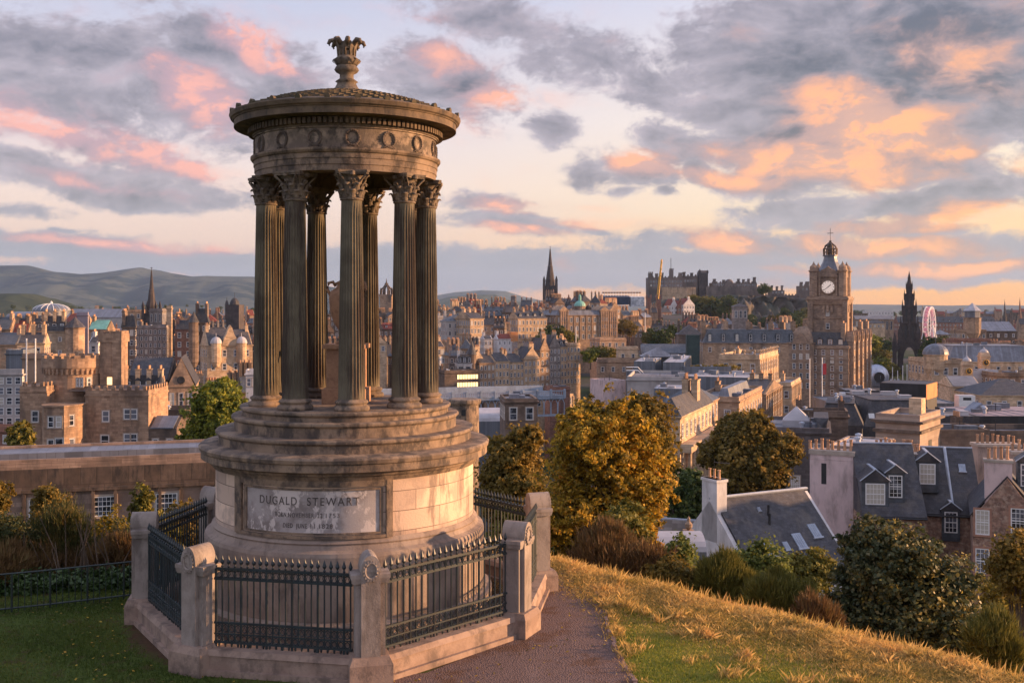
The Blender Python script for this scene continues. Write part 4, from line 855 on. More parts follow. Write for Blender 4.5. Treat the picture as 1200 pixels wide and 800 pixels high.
    tag(link('fallen_leaves', np_mesh('fallen_leaves', np.stack([P - u, P + v, P + u, P - v], 1).reshape(-1, 3), np.arange(n * 4).reshape(n, 4), LM['gold'], False, r.random(n))), kind='stuff')
    # low tubular rail at the back of the lawn
    o = empty('garden_rail', (X(40, 20.9), 20.9, GZ), 0, 'low green tubular garden rail along the back of the left lawn', 'garden rail')
    gm = mat('green_paint', (.02, .035, .028), (.014, .02, .018), 5, rough=.5)
    a = Vector(gpt(-80, 727) + (0,)) - o.location; b = Vector(gpt(166, 700) + (0,)) - o.location
    for z in (.08, .72):
        mb = MB(); mb.tube([(a.x, a.y, z - 0), ((a.x + b.x) / 2, (a.y + b.y) / 2, z - .01), (b.x, b.y, z)], .017, 8); mb.build('rail', gm, o)
    a.z = b.z = 0
    for k in range(34):
        p = a.lerp(b, k / 33); mb = MB(); mb.tube([(0, 0, -.1), (0, 0, .72)], .008 if k % 6 else .02, 6); mb.build('upright', gm, o, (p.x, p.y, 0))
    # town trees shared crowns
    protos = []
    for k, mt in enumerate(('dkgreen', 'green', 'rust', 'olive')):
        bl = [(0, 0, 6.5, 3.6, 3.4, 3.4)] + [(2.6 * math.cos(a), 2.6 * math.sin(a), 5.2 + 1.4 * (j % 3), 2.1, 2.1, 1.9) for j, a in enumerate(np.linspace(0, 5.4, 7) + k)]
        o = empty('town_tree', (0, 0, 0)); limbs(8, bl, .28, k, 6).build('trunk', MT['bark'], o); link('crown', leaves('crown', bl, 5200, .62, LM[mt], 90 + k, 'leaf', .2), o); protos.append(o)
    def grove(name, lbl, grp, items, cat='tree'):
        for (px, pyt, Y, k, hpx) in items:
            hh = hpx * Y / F; s = hh / 10.2; zt = Z(pyt, Y)
            copy_tree(protos[k], (X(px, Y), Y, zt - 10.2 * s), random.uniform(0, 6), s, lbl, cat, grp).name = name
    rr = random.Random(8)
    grove('hillside_tree', 'dark green tree on the wooded slope below the castle wall', 'trees on the castle slope', [(rr.uniform(800, 856), 344 + rr.uniform(0, 24), rr.uniform(1000, 1080), rr.choice((0, 0, 0, 3)), rr.uniform(16, 26)) for _ in range(40)] + [(rr.uniform(720, 800), 372 + rr.uniform(-3, 14), rr.uniform(860, 1000), 0, rr.uniform(14, 22)) for _ in range(8)])
    grove('hillside_tree', 'dark tree among the rocks right of the castle slope, left of the clock tower', 'trees on the castle rock', [(rr.uniform(850, 948), 366 + rr.uniform(-8, 20), rr.uniform(980, 1080), rr.choice((0, 0, 3, 2)), rr.uniform(12, 22)) for _ in range(34)] + [(897, 332, 1160, 0, 16), (893, 335, 1165, 0, 14)])
    grove('garden_tree', 'green tree in the valley gardens left of the gothic monument', 'trees in the gardens', [(rr.uniform(1000, 1046), 392 + rr.uniform(-3, 46), rr.uniform(690, 900), rr.choice((0, 1, 3, 0)), rr.uniform(20, 34)) for _ in range(30)])
    grove('garden_tree', 'dark tree right of the gothic monument below the ferris wheel', 'trees below the ferris wheel', [(rr.uniform(1086, 1125), 394 + rr.uniform(-2, 26), rr.uniform(600, 650), rr.choice((0, 0, 3)), rr.uniform(22, 30)) for _ in range(14)])
    grove('garden_tree', 'rounded dark green tree left of the grand domed bank building', 'trees by the bank building', [(649, 380, 575, 0, 30), (640, 385, 570, 0, 26), (660, 383, 574, 3, 26), (668, 388, 580, 0, 22), (632, 392, 565, 0, 16)])
    grove('garden_tree', 'bronze and green tree right of the grand domed bank building', 'trees right of the bank building', [(730, 374, 640, 2, 26), (738, 378, 630, 2, 22), (702, 404, 470, 3, 26), (692, 408, 465, 1, 24), (714, 406, 480, 3, 22), (768, 384, 560, 0, 30), (778, 386, 555, 0, 26), (790, 380, 570, 0, 22), (760, 388, 560, 3, 20)])
    grove('street_tree', 'small dark tree among the roofs below the clock tower at right', 'trees behind the clock tower hotel', [(1008, 440, 480, 0, 26), (1010, 424, 560, 1, 22), (1034, 418, 620, 1, 24), (1044, 424, 640, 3, 24)])
    far = [(rr.uniform(-20, 310), rr.uniform(355, 366), rr.uniform(1900, 3200), 0, rr.uniform(4, 8)) for _ in range(60)] + [(rr.uniform(1000, 1230), rr.uniform(362, 370), rr.uniform(1500, 2600), 0, rr.uniform(4, 8)) for _ in range(40)]
    grove('distant_tree', 'tiny dark tree among the far suburbs below the hills', 'distant suburban trees', far)
    for p in protos:
        for c in list(p.children): bpy.data.objects.remove(c)
        bpy.data.objects.remove(p)
vegetation()
# ------------------------------------------------------------------ buildings
WC = {}
def win(w, h, kind='sash', sur='sill', near=False):
    """window meshes facing -y, origin at the middle of the sill: (surround+frame, pane)"""
    key = (round(w, 2), round(h, 2), kind, sur, near)
    if key in WC: return WC[key]
    mb = MB(); t = .09 if kind != 'plain' else .05
    if kind in ('sash', 'arch'):
        s = .16; mb.box(-w / 2 - s, -w / 2, -.07, 0, -.1, h + s, 0); mb.box(w / 2, w / 2 + s, -.07, 0, -.1, h + s, 0); mb.box(-w / 2, w / 2, -.07, 0, h, h + s, 0); mb.box(-w / 2 - s, w / 2 + s, -.13, 0, -.16, -.02, 0)
    for a in (-1, 1): mb.box(a * w / 2, a * (w / 2 - t), -.05, 0, 0, h, 1)
    mb.box(-w / 2 + t, w / 2 - t, -.05, 0, 0, t, 1); mb.box(-w / 2 + t, w / 2 - t, -.05, 0, h - t, h, 1)
    if kind != 'plain':
        mb.box(-w / 2 + t, w / 2 - t, -.055, 0, h * .5 - .04, h * .5 + .04, 1)
        if near:
            nx = max(2, round((w - 2 * t) / .3)); nz = max(4, round(h / .42))
            for k in range(1, nx): x = -w / 2 + t + (w - 2 * t) * k / nx; mb.box(x - .018, x + .018, -.045, 0, t, h - t, 1)
            for k in range(1, nz):
                if k * 2 != nz: z = h * k / nz; mb.box(-w / 2 + t, w / 2 - t, -.044, 0, z - .018, z + .018, 1)
    pm = MB(); pm.box(-w / 2 + t * .5, w / 2 - t * .5, -.02, -.0, t * .5, h - t * .5)
    if near:
        WC[key] = (mb.mesh('window', [MT[sur], MT['paint']], uv=False), pm.mesh('pane', MT['glass'], uv=False))
    else:
        k = len(mb.v); mb.box(-w / 2 + t * .5, w / 2 - t * .5, -.02, -.0, t * .5, h - t * .5, 2); WC[key] = (mb.mesh('window', [MT[sur], MT['paint'], MT['glass']], uv=False), None)
    return WC[key]
def put_window(par, x, y, z, rz, w, h, kind='sash', sur='sill', near=False, name='window'):
    f, p = win(w, h, kind, sur, near); o = link(name, f, par, (x, y, z), rz)
    if p: link('pane', p, o)
    return o
POTS = {}
def pot_mesh(s=1.0):
    if s not in POTS:
        m = MB(); m.lathe([(.13 * s, 0), (.15 * s, .05), (.115 * s, .1), (.10 * s, .62 * s), (.135 * s, .66 * s), (.13 * s, .75 * s), (.08 * s, .75 * s), (.08 * s, .6 * s)], 9); POTS[s] = m.mesh('chimney_pot', MT['pot'])
    return POTS[s]
def chimney(par, x, y, z, w, d, h, m, near=False, pots=None):
    mb = MB(); mb.box(-w / 2, w / 2, -d / 2, d / 2, -1.5, h); mb.box(-w / 2 - .08, w / 2 + .08, -d / 2 - .08, d / 2 + .08, h - .22, h)
    n = pots if pots is not None else max(2, int(max(w, d) / .5)); px = []
    for k in range(n):
        t = (k + .5) / n - .5; px.append((t * w * .95, 0) if w >= d else (0, t * d * .95))
    if not near:
        for a, b in px: mb.lathe([(.16, h), (.15, h + .75)], 6, a, b, mi=1)
    c = mb.build('chimney', [m, MT['pot']], par, (x, y, z))
    if near:
        for a, b in px: q = link('chimney_pot', pot_mesh(), c, (a, b, h)); q.scale = (1, 1, random.uniform(.85, 1.35))
    return c
def dormer(par, x, y, z, rz, w=1.5, h=1.8, d=2.6, wm='slate', rm='slate', near=False, style='gable', wk='sash'):
    mb = MB(); mb.box(-w / 2, w / 2, 0, d, -.6, h, 0)
    if style == 'gable': mb.prism_y([(-w / 2 - .15, h - .02), (w / 2 + .15, h - .02), (0, h + w * .45)], -.15, d, 1)
    else: mb.frus(-w / 2 - .15, w / 2 + .15, -.15, d, h, h + .35, .2, .1, 1)
    if near:
        for s in (-1, 1): mb.tube([(s * (w / 2 + .17), -.17, h), (0, -.17, h + w * .45 + .03)], .05, 4, 2)
        mb.box(-.12, .12, -.1, d, h + w * .45 - .08, h + w * .45 + .03, 2)
    o = mb.build('dormer', [MT[wm], MT[rm], MT['leadtrim']], par, (x, y, z), rz)
    put_window(o, 0, -.003, .15, 0, w * .72, h - .35, wk if wk != 'sash' else 'dormer', 'paint', near); return o
NB = [0]
def house(name, label, x0, xc, x2, yt, yb, Y, al=0, dep=12, wm='sand', roof='gable', rh=3.5, rm='slate', fh=3.5, bay=3.0, ww=1.15, wh=1.9, chim=2, dorm=0, cat='building', group=None,
          kind='sash', sur='sill', cornice=True, strings=False, cren=False, near=False, wins=True, rows=9, side_bay=None, extra=None, clutter=True, wdrop=0, par=.0, cm=None, zs=0, pil=False, over=.25, chw=.9, chd=2.2, chh=1.8, sidewins=True, pots=None):
    a = R(al); Cx = X(xc, Y); t0 = (x0 - 600) / F
    La = (Cx - t0 * Y) / (math.cos(a) + t0 * math.sin(a))
    if x2 is not None and x2 > xc:
        t2 = (x2 - 600) / F; dn = math.sin(a) - t2 * math.cos(a); Lb = (t2 * Y - Cx) / dn if abs(dn) > 1e-3 else dep
        if Lb <= 0 or Lb > 90: Lb = dep
    else: Lb = dep
    xa = Vector((math.cos(a), -math.sin(a))); ya = Vector((math.sin(a), math.cos(a))); C = Vector((Cx, Y)); cen = C - xa * La / 2 + ya * Lb / 2
    zt = Z(yt, Y); zl = Z(yb, Y); corners = [C, C - xa * La, C + ya * Lb, C - xa * La + ya * Lb]
    g = min(min(h1(c.x, c.y) for c in corners), zl) - .5
    o = empty(name, (cen.x, cen.y, g), -a, label, cat, group); o['_z'] = 0; del o['_z']
    hx, hy, ht = La / 2, Lb / 2, zt - g
    W = MT[wm]; Rm = MT[rm]; mb = MB(); mb.box(-hx, hx, -hy, hy, -2, ht)
    if cornice: mb.frus(-hx - .12, hx + .12, -hy - .12, hy + .12, ht - .42, ht - .15, -.15); mb.box(-hx - .3, hx + .3, -hy - .3, hy + .3, ht - .15, ht + .02)
    vis = {}
    nF = -ya; vis['F'] = nF.dot(-C) > 0; vis['R'] = xa.dot(-C) > 0; vis['L'] = (-xa).dot(-(C - xa * La)) > 0
    nrow = min(rows, max(1, int(round((zt - zl) / fh))))
    if strings:
        for k in range(1, nrow + 1): z = ht - k * fh - .02; mb.box(-hx - .1, hx + .1, -hy - .1, hy + .1, z - .12, z + .1)
    nbF = max(1, int(round(La / bay))); nbS = max(1, int(round(Lb / (side_bay or bay))))
    if pil:     # pilasters / bay strips
        for k in range(nbF + 1): x = -hx + La * k / nbF; mb.box(x - .28, x + .28, -hy - .22, -hy, max(0, ht - nrow * fh), ht - .44)
        for k in range(nbS + 1): y = -hy + Lb * k / nbS; mb.box(hx, hx + .22, y - .28, y + .28, max(0, ht - nrow * fh), ht - .44)
    pk = par if par else (.9 if roof == 'flat' else 0)
    top = ht + .02
    if roof == 'flat':
        p = pk; mb.box(-hx, hx, -hy, -hy + .35, ht + .02, ht + p); mb.box(-hx, hx, hy - .35, hy, ht + .02, ht + p); mb.box(-hx, -hx + .35, -hy + .35, hy - .35, ht + .02, ht + p); mb.box(hx - .35, hx, -hy + .35, hy - .35, ht + .02, ht + p)
    if cren:
        n = max(3, int(La / 2.2)); 
        for k in range(n): x = -hx + La * (k + .5) / n; mb.box(x - .6, x + .6, -hy, -hy + .35, ht + pk - .01, ht + pk + .8)
        n = max(2, int(Lb / 2.2))
        for k in range(n): y = -hy + Lb * (k + .5) / n; mb.box(hx - .35, hx, y - .6, y + .6, ht + pk - .01, ht + pk + .8); mb.box(-hx, -hx + .35, y - .6, y + .6, ht + pk - .01, ht + pk + .8)
    if roof == 'gx': mb.prism_x([(-hy, ht), (hy, ht), (0, ht + rh)], -hx, -hx + .4); mb.prism_x([(-hy, ht), (hy, ht), (0, ht + rh)], hx - .4, hx)
    if roof == 'gy': mb.prism_y([(hx, ht), (-hx, ht), (0, ht + rh)], -hy, -hy + .4); mb.prism_y([(hx, ht), (-hx, ht), (0, ht + rh)], hy - .4, hy)
    mb.build('wall', W, o)
    # roof
    rb = MB(); e = over if not cornice else .28; th = .16; ridge = rh
    if roof in ('gable', 'gx'):
        rb.prism_x([(-hy - e, top), (-hy - e, top + th), (0, top + rh + th), (hy + e, top + th), (hy + e, top), (0, top + rh)], -hx + (.0 if roof == 'gable' else .42), hx - (.0 if roof == 'gable' else .42))
        if roof == 'gable': rb.prism_x([(-hy, top), (hy, top), (0, top + rh - .01)], -hx + .02, hx - .02)
        for k in range(chim):
            t = 0 if chim == 1 else k / (chim - 1); chimney(o, -hx + .8 + (La - 1.6) * t, 0, ht + rh - .3, chw, chd, chh, MT[cm or wm], near, pots)
    elif roof == 'gy':
        rb.prism_y([(hx + e, top), (hx + e, top + th), (0, top + rh + th), (-hx - e, top + th), (-hx - e, top), (0, top + rh)], -hy + .3, hy - .3)
        for k in range(chim): chimney(o, 0, -hy + .9 + (Lb - 1.8) * (k / max(1, chim - 1)), ht + rh - .3, chd, chw, chh, MT[cm or wm], near, pots)
    elif roof == 'hip':
        q = min(hx, hy) * .98
        rb.add([(-hx - e, -hy - e, top), (hx + e, -hy - e, top), (hx + e, hy + e, top), (-hx - e, hy + e, top), (-hx + q, -hy + q, top + rh), (hx - q, -hy + q, top + rh), (hx - q, hy - q, top + rh), (-hx + q, hy - q, top + rh)],
               [(0, 3, 2, 1), (4, 5, 6, 7), (0, 1, 5, 4), (1, 2, 6, 5), (2, 3, 7, 6), (3, 0, 4, 7)])
        for k in range(chim): chimney(o, -hx + .9 + (La - 1.8) * (k + .0) / max(1, chim - 1), hy * .3, ht + rh * .5, chw, chd, chh + rh * .5, MT[cm or wm], near, pots)
    elif roof == 'mansard':
        q = rh * .45; rb.frus(-hx, hx, -hy, hy, top, top + rh, q); rb.box(-hx + q - .15, hx - q + .15, -hy + q - .15, hy - q + .15, top + rh, top + rh + .18)
        for k in range(chim): chimney(o, -hx + .9 + (La - 1.8) * (k + .0) / max(1, chim - 1), 0, ht + rh * .3, chw, chd, chh + rh * .7, MT[cm or wm], near, pots)
    else:
        rb.box(-hx + .36, hx - .36, -hy + .36, hy - .36, ht - .05, ht + .12)
        for k in range(chim): chimney(o, -hx + .9 + (La - 1.8) * (k + .0) / max(1, chim - 1), hy * .4, ht, chw, chd, chh + .5, MT[cm or wm], near, pots)
    roofo = rb.build('roof', Rm, o)
    if dorm:
        for k in range(dorm):
            x = -hx + La * (k + .5) / dorm
            if roof == 'mansard': dormer(o, x, -hy + rh * .45 * .15, ht + rh * .12, 0, 1.4, rh * .6, 1.6, rm, rm, near)
            else: dormer(o, x, -hy + hy * .22, ht + rh * .18, 0, 1.5, 1.7, hy * .7, rm, rm, near)
    if wins:
        tot = 0
        for f, n, L_ in (('F', nbF, La), ('R', nbS, Lb), ('L', nbS, Lb)):
            if not vis[f] or (f != 'F' and not sidewins): continue
            if f == 'R' and not (x2 and x2 > xc) and al >= 0 and x2 != 0: pass
            for r in range(nrow):
                z = ht - (r + 1) * fh + (fh - wh) * .45 - (.3 if cornice else 0) - wdrop
                if z < .5: break
                for k in range(n):
                    if tot >= 96: break
                    s = (k + .5) / n * L_ - L_ / 2; tot += 1
                    if f == 'F': put_window(o, s, -hy, z, 0, ww, wh, kind, sur, near)
                    elif f == 'R': put_window(o, hx, s, z, R(90), ww, wh, kind, sur, near)
                    else: put_window(o, -hx, s, z, R(-90), ww, wh, kind, sur, near)
    NB[0] += 1
    if clutter and Y < 420 and roof in ('flat', 'mansard') and La > 5 and Lb > 5:     # things that live on flat roofs
        q = random.Random(NB[0]); zz = ht + .13 if roof == 'flat' else ht + rh + .2; mx, my = (hx - 1.4, hy - 1.4) if roof == 'flat' else (hx - rh * .45 - 1, hy - rh * .45 - 1)
        for k in range(min(7, int(La * Lb / 32) + 2)):
            x, y = q.uniform(-mx, mx), q.uniform(-my, my); m_ = MB(); t = q.choice('bbvpp')
            if t == 'b': w_, d_, h_ = q.uniform(.5, 1.5), q.uniform(.4, 1.0), q.uniform(.4, 1.1); m_.box(-w_, w_, -d_, d_, 0, h_); m_.box(-w_ - .06, w_ + .06, -d_ - .06, d_ + .06, h_, h_ + .07); nm_, mt_ = 'roof_box', q.choice(['lead', 'plant', 'pale'])
            elif t == 'v': m_.lathe([(.25, 0), (.25, .7), (.42, .75), (.42, .95), (0, 1.1)], 10); nm_, mt_ = 'roof_vent', 'leadtrim'
            else: m_.tube([(0, 0, 0), (0, 0, q.uniform(.8, 2.4))], .06, 5); nm_, mt_ = 'vent_pipe', 'dark'
            m_.build(nm_, MT[mt_], roofo, (x, y, zz))
        if roof == 'flat': m_ = MB(); m_.box(-hx + .5, hx - .5, -.05, .05, 0, .06); [m_.box(-hx + 1 + k * 2.2, -hx + 1.06 + k * 2.2, -hy + .5, hy - .5, 0, .05) for k in range(int((La - 2) / 2.2))]; m_.build('roof_seams', MT['lead'], roofo, (0, 0, ht + .115))
    if near and roof in ('gable', 'gx'):
        m_ = MB(); m_.tube([(-hx, 0, top + rh + th + .03), (hx, 0, top + rh + th + .03)], .09, 6); m_.build('ridge_tiles', MT['leadtrim'], roofo); m_ = MB(); m_.tube([(-hx, -hy - e - .08, top), (hx, -hy - e - .08, top)], .08, 6); m_.build('gutter', MT['dark'], roofo)
    if extra: extra(o, hx, hy, ht)
    return o
def turret(par, x, y, z0, z1, r, wm, cap='cone', ch=3, rm='slate', n=12, name='turret'):
    mb = MB(); mb.lathe([(r * .55, z0 - r), (r, z0), (r, z1), (r * 1.12, z1), (r * 1.12, z1 + .15), (r * .9, z1 + .15)], n, x, y, mi=0)
    if cap == 'cone': mb.lathe([(r * 1.15, z1 + .15), (r * .6, z1 + ch * .5), (.03, z1 + ch), (0, z1 + ch)], n, x, y, mi=1)
    elif cap == 'dome': mb.lathe([(r * 1.1 * math.cos(t), z1 + .15 + ch * math.sin(t)) for t in np.linspace(0, 1.5, 7)], n, x, y, mi=1); mb.tube([(x, y, z1 + ch), (x, y, z1 + ch * 1.6)], .1, 5, 1)
    elif cap == 'cren':
        for k in range(8):
            a = 2 * math.pi * k / 8; mb.box(x + r * math.cos(a) - .35, x + r * math.cos(a) + .35, y + r * math.sin(a) - .35, y + r * math.sin(a) + .35, z1 + .15, z1 + .9, 0)
    return mb.build(name, [MT[wm], MT[rm]], par)
def pinnacle(mb, x, y, z, w, h, mi=None):
    mb.box(x - w / 2, x + w / 2, y - w / 2, y + w / 2, z, z + h * .45, mi); mb.add([(x - w * .6, y - w * .6, z + h * .45), (x + w * .6, y - w * .6, z + h * .45), (x + w * .6, y + w * .6, z + h * .45), (x - w * .6, y + w * .6, z + h * .45), (x, y, z + h)], [(0, 1, 4), (1, 2, 4), (2, 3, 4), (3, 0, 4), (3, 2, 1, 0)], mi)
def at(name, label, px, py, Y, cat='building', rz=0, group=None):     # Empty standing on the ground below a picture point
    x = X(px, Y); g = h1(x, Y) - .5; o = empty(name, (x, Y, g), rz, label, cat, group); return o, Z(py, Y) - g, Y / F
# ================================================================== nearest left: long terrace block, governor's castle
def left_group():
    def ex(o, hx, hy, ht):
        mb = MB(); mb.box(-hx, hx, -hy - .05, -hy, ht - 2.1, ht - .45); mb.box(-hx, hx, -hy - .35, -hy - .05, ht - 2.35, ht - 2.1)
        for k in range(14): x = -hx + 2 * hx * (k + .5) / 14; mb.box(x - .12, x + .12, -hy - .3, -hy - .06, 0, ht - 2.36)
        mb.build('frieze_band', MT['sootband'], o)
        mb = MB(); mb.box(-hx + .4, hx - .4, -hy + .9, -hy + 1.3, ht + .15, ht + .75); mb.build('roof_upstand', MT['lead'], o)
        for k in range(3): mb = MB(); mb.tube([(-hx + (8 + 13 * k), -hy - .42, ht - 6), (-hx + (8 + 13 * k), -hy - .42, ht - 2.4)], .09, 6); mb.build('downpipe', MT['dark'], o)
    MT['sootband'] = mat('sooty_frieze', (.15, .105, .08), (.085, .06, .048), .9, stain=(.03, .024, .022), stain_amt=.95, bump=.3, stain_scale=1.6, brick=(1.25, 2.4))
    MT['terrace'] = mat('terrace_stone', (.42, .29, .22), (.3, .205, .16), .6, stain=(.09, .07, .06), stain_amt=.7, brick=(.9, .4), bump=.3, stain_scale=.6)
    house('terrace_block', 'long low flat roofed stone terrace block behind the scrub at left', -70, 300, None, 533, 600, 92, -17, 10, 'terrace', 'flat', 0, 'lead', fh=4.3, bay=4.6, ww=1.75, wh=1.65, chim=0, cornice=False, near=True, rows=1, par=.35, wdrop=1.45, clutter=False, extra=ex)
    # castle-like house
    o, ht, k = at('castellated_house', 'castle-like stone house with round crenellated tower catching the evening sun', 100, 455, 158); S = 158 / F
    P = lambda px, d=0: (px - 600) / F * (158 + d) - X(100, 158); ZZ = lambda py: ht + (455 - py) * S
    MT['cast'] = mat('castle_house_stone', (.52, .34, .22), (.36, .23, .15), .7, stain=(.10, .07, .055), stain_amt=.75, brick=(.8, .35), bump=.5, stain_scale=.35)
    W = MT['cast']
    def cren(mb, pts, z, w=.5, h=.6, d=.3):
        for (x, y) in pts: mb.box(x - w / 2, x + w / 2, y - d / 2 - .1, y + d / 2 + .1, z, z + h)
    def block(nm, x0, x1, y0, y1, ztop, par=.7, wl=None):
        mb = MB(); mb.box(x0, x1, y0, y1, -2, ztop); mb.box(x0 - .12, x1 + .12, y0 - .12, y1 + .12, ztop - .9, ztop - .7)
        n = int((x1 - x0) / 1.1)
        cren(mb, [(x0 + (x1 - x0) * (i + .5) / n, y0 + .2) for i in range(n)], ztop - .001); m_ = int((y1 - y0) / 1.1)
        cren(mb, [(x1 - .25, y0 + (y1 - y0) * (i + .5) / m_) for i in range(m_)], ztop - .001)
        return mb.build(nm, W, o)
    # main block
    b = block('main_wing', P(100), P(174), 0, 9, ZZ(457)); 
    block('side_wing', P(25), P(56), -.5, 7, ZZ(452))
    mb = MB(); pts = [(P(55), 1), (P(57), -2.2), (P(66), -4.2), (P(89), -4.2), (P(99), -2.2), (P(101), 1)]; mb.prism_z(pts, -2, ZZ(474)); mb.prism_z([((x - P(78)) * 1.05 + P(78), y * 1.04) for x, y in pts], ZZ(474), ZZ(472)); mb.build('bow_front', W, o)
    mb = MB(); mb.prism_x([(.9, ZZ(459)), (7, ZZ(459)), (4, ZZ(453))], P(77), P(172)); mb.build('roof', MT['slate'], o)
    # round tower
    rx, ry, r = P(87.5, 6.5), 6.5, 34.5 * S
    mb = MB(); mb.lathe([(r, -1), (r, ZZ(440)), (r * 1.02, ZZ(437)), (r * 1.09, ZZ(432)), (r * 1.09, ZZ(421)), (r * 1.0, ZZ(421)), (r * 1.0, ZZ(424)), (0, ZZ(424))], 40, rx, ry)
    for i in range(40):
        a = 2 * math.pi * i / 40; mb.T = Matrix.Translation((rx, ry, 0)) @ Matrix.Rotation(a, 4, 'Z'); mb.box(r * .98, r * 1.08, -.16, .16, ZZ(440), ZZ(433.5))
        if i % 2: mb.box(r * .98, r * 1.09, -.42, .42, ZZ(421), ZZ(417.5))
    mb.T = None; mb.build('round_tower', W, o)
    tx0, tx1 = P(117, 5), P(141, 5)
    mb = MB(); mb.box(tx0, tx1, 5, 5 + (tx1 - tx0), -1, ZZ(396)); mb.box(tx0 - .2, tx1 + .2, 4.8, 5.2 + (tx1 - tx0), ZZ(402), ZZ(392))
    for i in range(4):
        x = tx0 + (tx1 - tx0) * (i + .5) / 4; mb.box(x - .3, x + .3, 4.82, 5.2, ZZ(392), ZZ(388.5)); y = 5 + (tx1 - tx0) * (i + .5) / 4; mb.box(tx1 - .2, tx1 + .18, y - .3, y + .3, ZZ(392), ZZ(388.5)); mb.box(tx0 - .18, tx0 + .2, y - .3, y + .3, ZZ(392), ZZ(388.5))
    mb.box(tx1 - 1.1, tx1 + .3, 4.6, 5.6, -1, ZZ(389)); mb.build('square_tower', W, o)
    mb = MB(); mb.box(-.5, .5, -.02, .02, 0, 1.6); bw = mb.build('lit_window', MT['lit'], o, (P(129.5, 5), 4.96, ZZ(457)))
    for px, pyb, y, w, h in [(43, 494, -.5, 1.0, 1.65), (124, 494, 0, 1.0, 1.6), (149, 491, 0, .95, 1.5), (157, 491, 0, .95, 1.5), (123, 523, 0, 1.2, 1.7), (149, 520, 0, .95, 1.5), (157, 520, 0, .95, 1.5),
                             (74, 497, -4.2, .8, 1.6), (83, 497, -4.2, .8, 1.6), (74, 524, -4.2, .9, 1.7), (83.5, 525, -4.2, 1.2, 2.0), (85, 454, ry - r, .5, 1.2), (88, 454, ry - r, .5, 1.2)]:
        put_window(o, P(px), y, ZZ(pyb), 0, w, h, 'sash', 'sill', False)
    for px, pyb, w, h in [(95, 524, .9, 1.7), (92, 496, .8, 1.6)]: put_window(o, P(94), -3.25, ZZ(pyb), R(42), w, h)
    put_window(o, rx + r * math.cos(R(-40)), ry + r * math.sin(R(-40)), ZZ(455), R(50), .6, 1.3)
    # dark annex
    house('stone_annex', 'small dark stone annex with a white door right of the castle-like house', 174, 207, None, 502, 530, 158, 0, 5, 'soot', 'gx', 1.5, 'lead', fh=4, bay=2.2, ww=.8, wh=1.2, chim=0, rows=1, cornice=False)
    house('dark_low_building', 'low dark flat-roofed building beyond the annex beside the green tree', 173, 216, None, 486, 500, 180, 0, 8, 'soot', 'flat', 0, 'redroof', chim=0, rows=1, wins=False)
    # modern
    H_ = house
    H_('office_block', 'modern grey gridded office block at the far left edge with white window panels', -14, 26, 28, 438, 502, 205, -4, 12, 'concrete', 'flat', 0, 'flat', fh=1.95, bay=1.65, ww=1.05, wh=1.35, chim=0, rows=8, kind='frame')
    H_('shop_unit', 'red fronted low unit under the gridded office block', -20, 20, None, 505, 520, 200, 0, 4, 'redst', 'flat', 0, 'flat', fh=2.4, bay=3, ww=2.2, wh=1.7, chim=0, rows=1, kind='frame')
    H_('slab_building', 'plain brown slab building with two white flagpoles', 26, 55, 62, 419, 470, 235, -4, 10, 'brown', 'flat', 0, 'flat', chim=0, wins=False)
    H_('grey_building', 'windowless grey box building beside the brown slab', 7, 27, None, 414, 436, 260, -4, 9, 'plant', 'flat', 0, 'flat', chim=0, wins=False)
    for i, px in enumerate((31, 41.5)):
        o, t, k = at('flagpole', ('left' if not i else 'right') + 'hand white flagpole standing before the plain brown slab', px, 398, 228, 'flagpole'); mb = MB(); mb.tube([(0, 0, 0), (0, 0, t)], .13, 6); mb.build('pole', MT['paint'], o); mb = MB(); mb.lathe([(0, t - .1), (.22, t + .1), (0, t + .3)], 6); mb.build('finial', MT['paint'], o)
    # old town, left
    H_('tenement', 'lit orange tenement with three white dormers in its dark slate roof', 50, 77, 79, 388, 432, 330, -12, 11, 'gold', 'gx', 4.6, 'slate', fh=4.1, bay=2.9, ww=.9, wh=1.3, chim=3, dorm=3, rows=5, extra=lambda o, hx, hy, ht: turret(o, hx + 2.5, -hy + 1, 0, ht + 1, 2.9, 'sand', 'cone', 3.5))
    H_('tenement', 'orange brown tenement low at the left edge with a dark slate roof', -12, 20, None, 404, 440, 300, -8, 10, 'sand', 'gx', 3.2, 'slateb', fh=3.4, rows=4, chim=2)
    H_('red_roofed_house', 'steep red tiled roof house among the dark roofs at far left', 13, 32, None, 394, 405, 345, -8, 9, 'sand', 'gx', 5, 'redroof', rows=1, chim=2, dorm=1)
    H_('dark_roofed_house', 'dark roofed house with twin orange gables right of the red tiled roof', 32, 50, None, 388, 405, 350, -8, 9, 'sand', 'gx', 4, 'slate', rows=1, chim=2, dorm=2)
    H_('dark_roofed_house', 'dark slate roofed house at the very left edge beyond the red tiled roof', -10, 12, None, 386, 405, 365, -8, 9, 'sand', 'gx', 4, 'slateb', rows=2, chim=2)
    H_('tenement', 'lit tenement with tall chimneys behind the two flagpoles', 20, 52, None, 402, 430, 285, -14, 9, 'gold', 'gx', 2.6, 'slate', rows=3, chim=3, chh=2.6)
    H_('gable_tower', 'blank mauve rendered gable slab standing tall behind the round tower', 90, 103, 104, 369, 425, 340, 0, 12, 'purple', 'flat', 0, 'copper', chim=0, wins=False, rows=1)
    H_('copper_roofed_building', 'building with a bright green copper roof left of the dark church spire', 103, 126, None, 386, 415, 385, -5, 10, 'sand', 'gx', 3.2, 'copper', rows=3, chim=1)
    H_('pale_house', 'pale cream house tucked below the green copper roof', 104, 115, None, 401, 420, 350, -5, 8, 'white', 'gx', 2, 'slate', rows=2, chim=1)
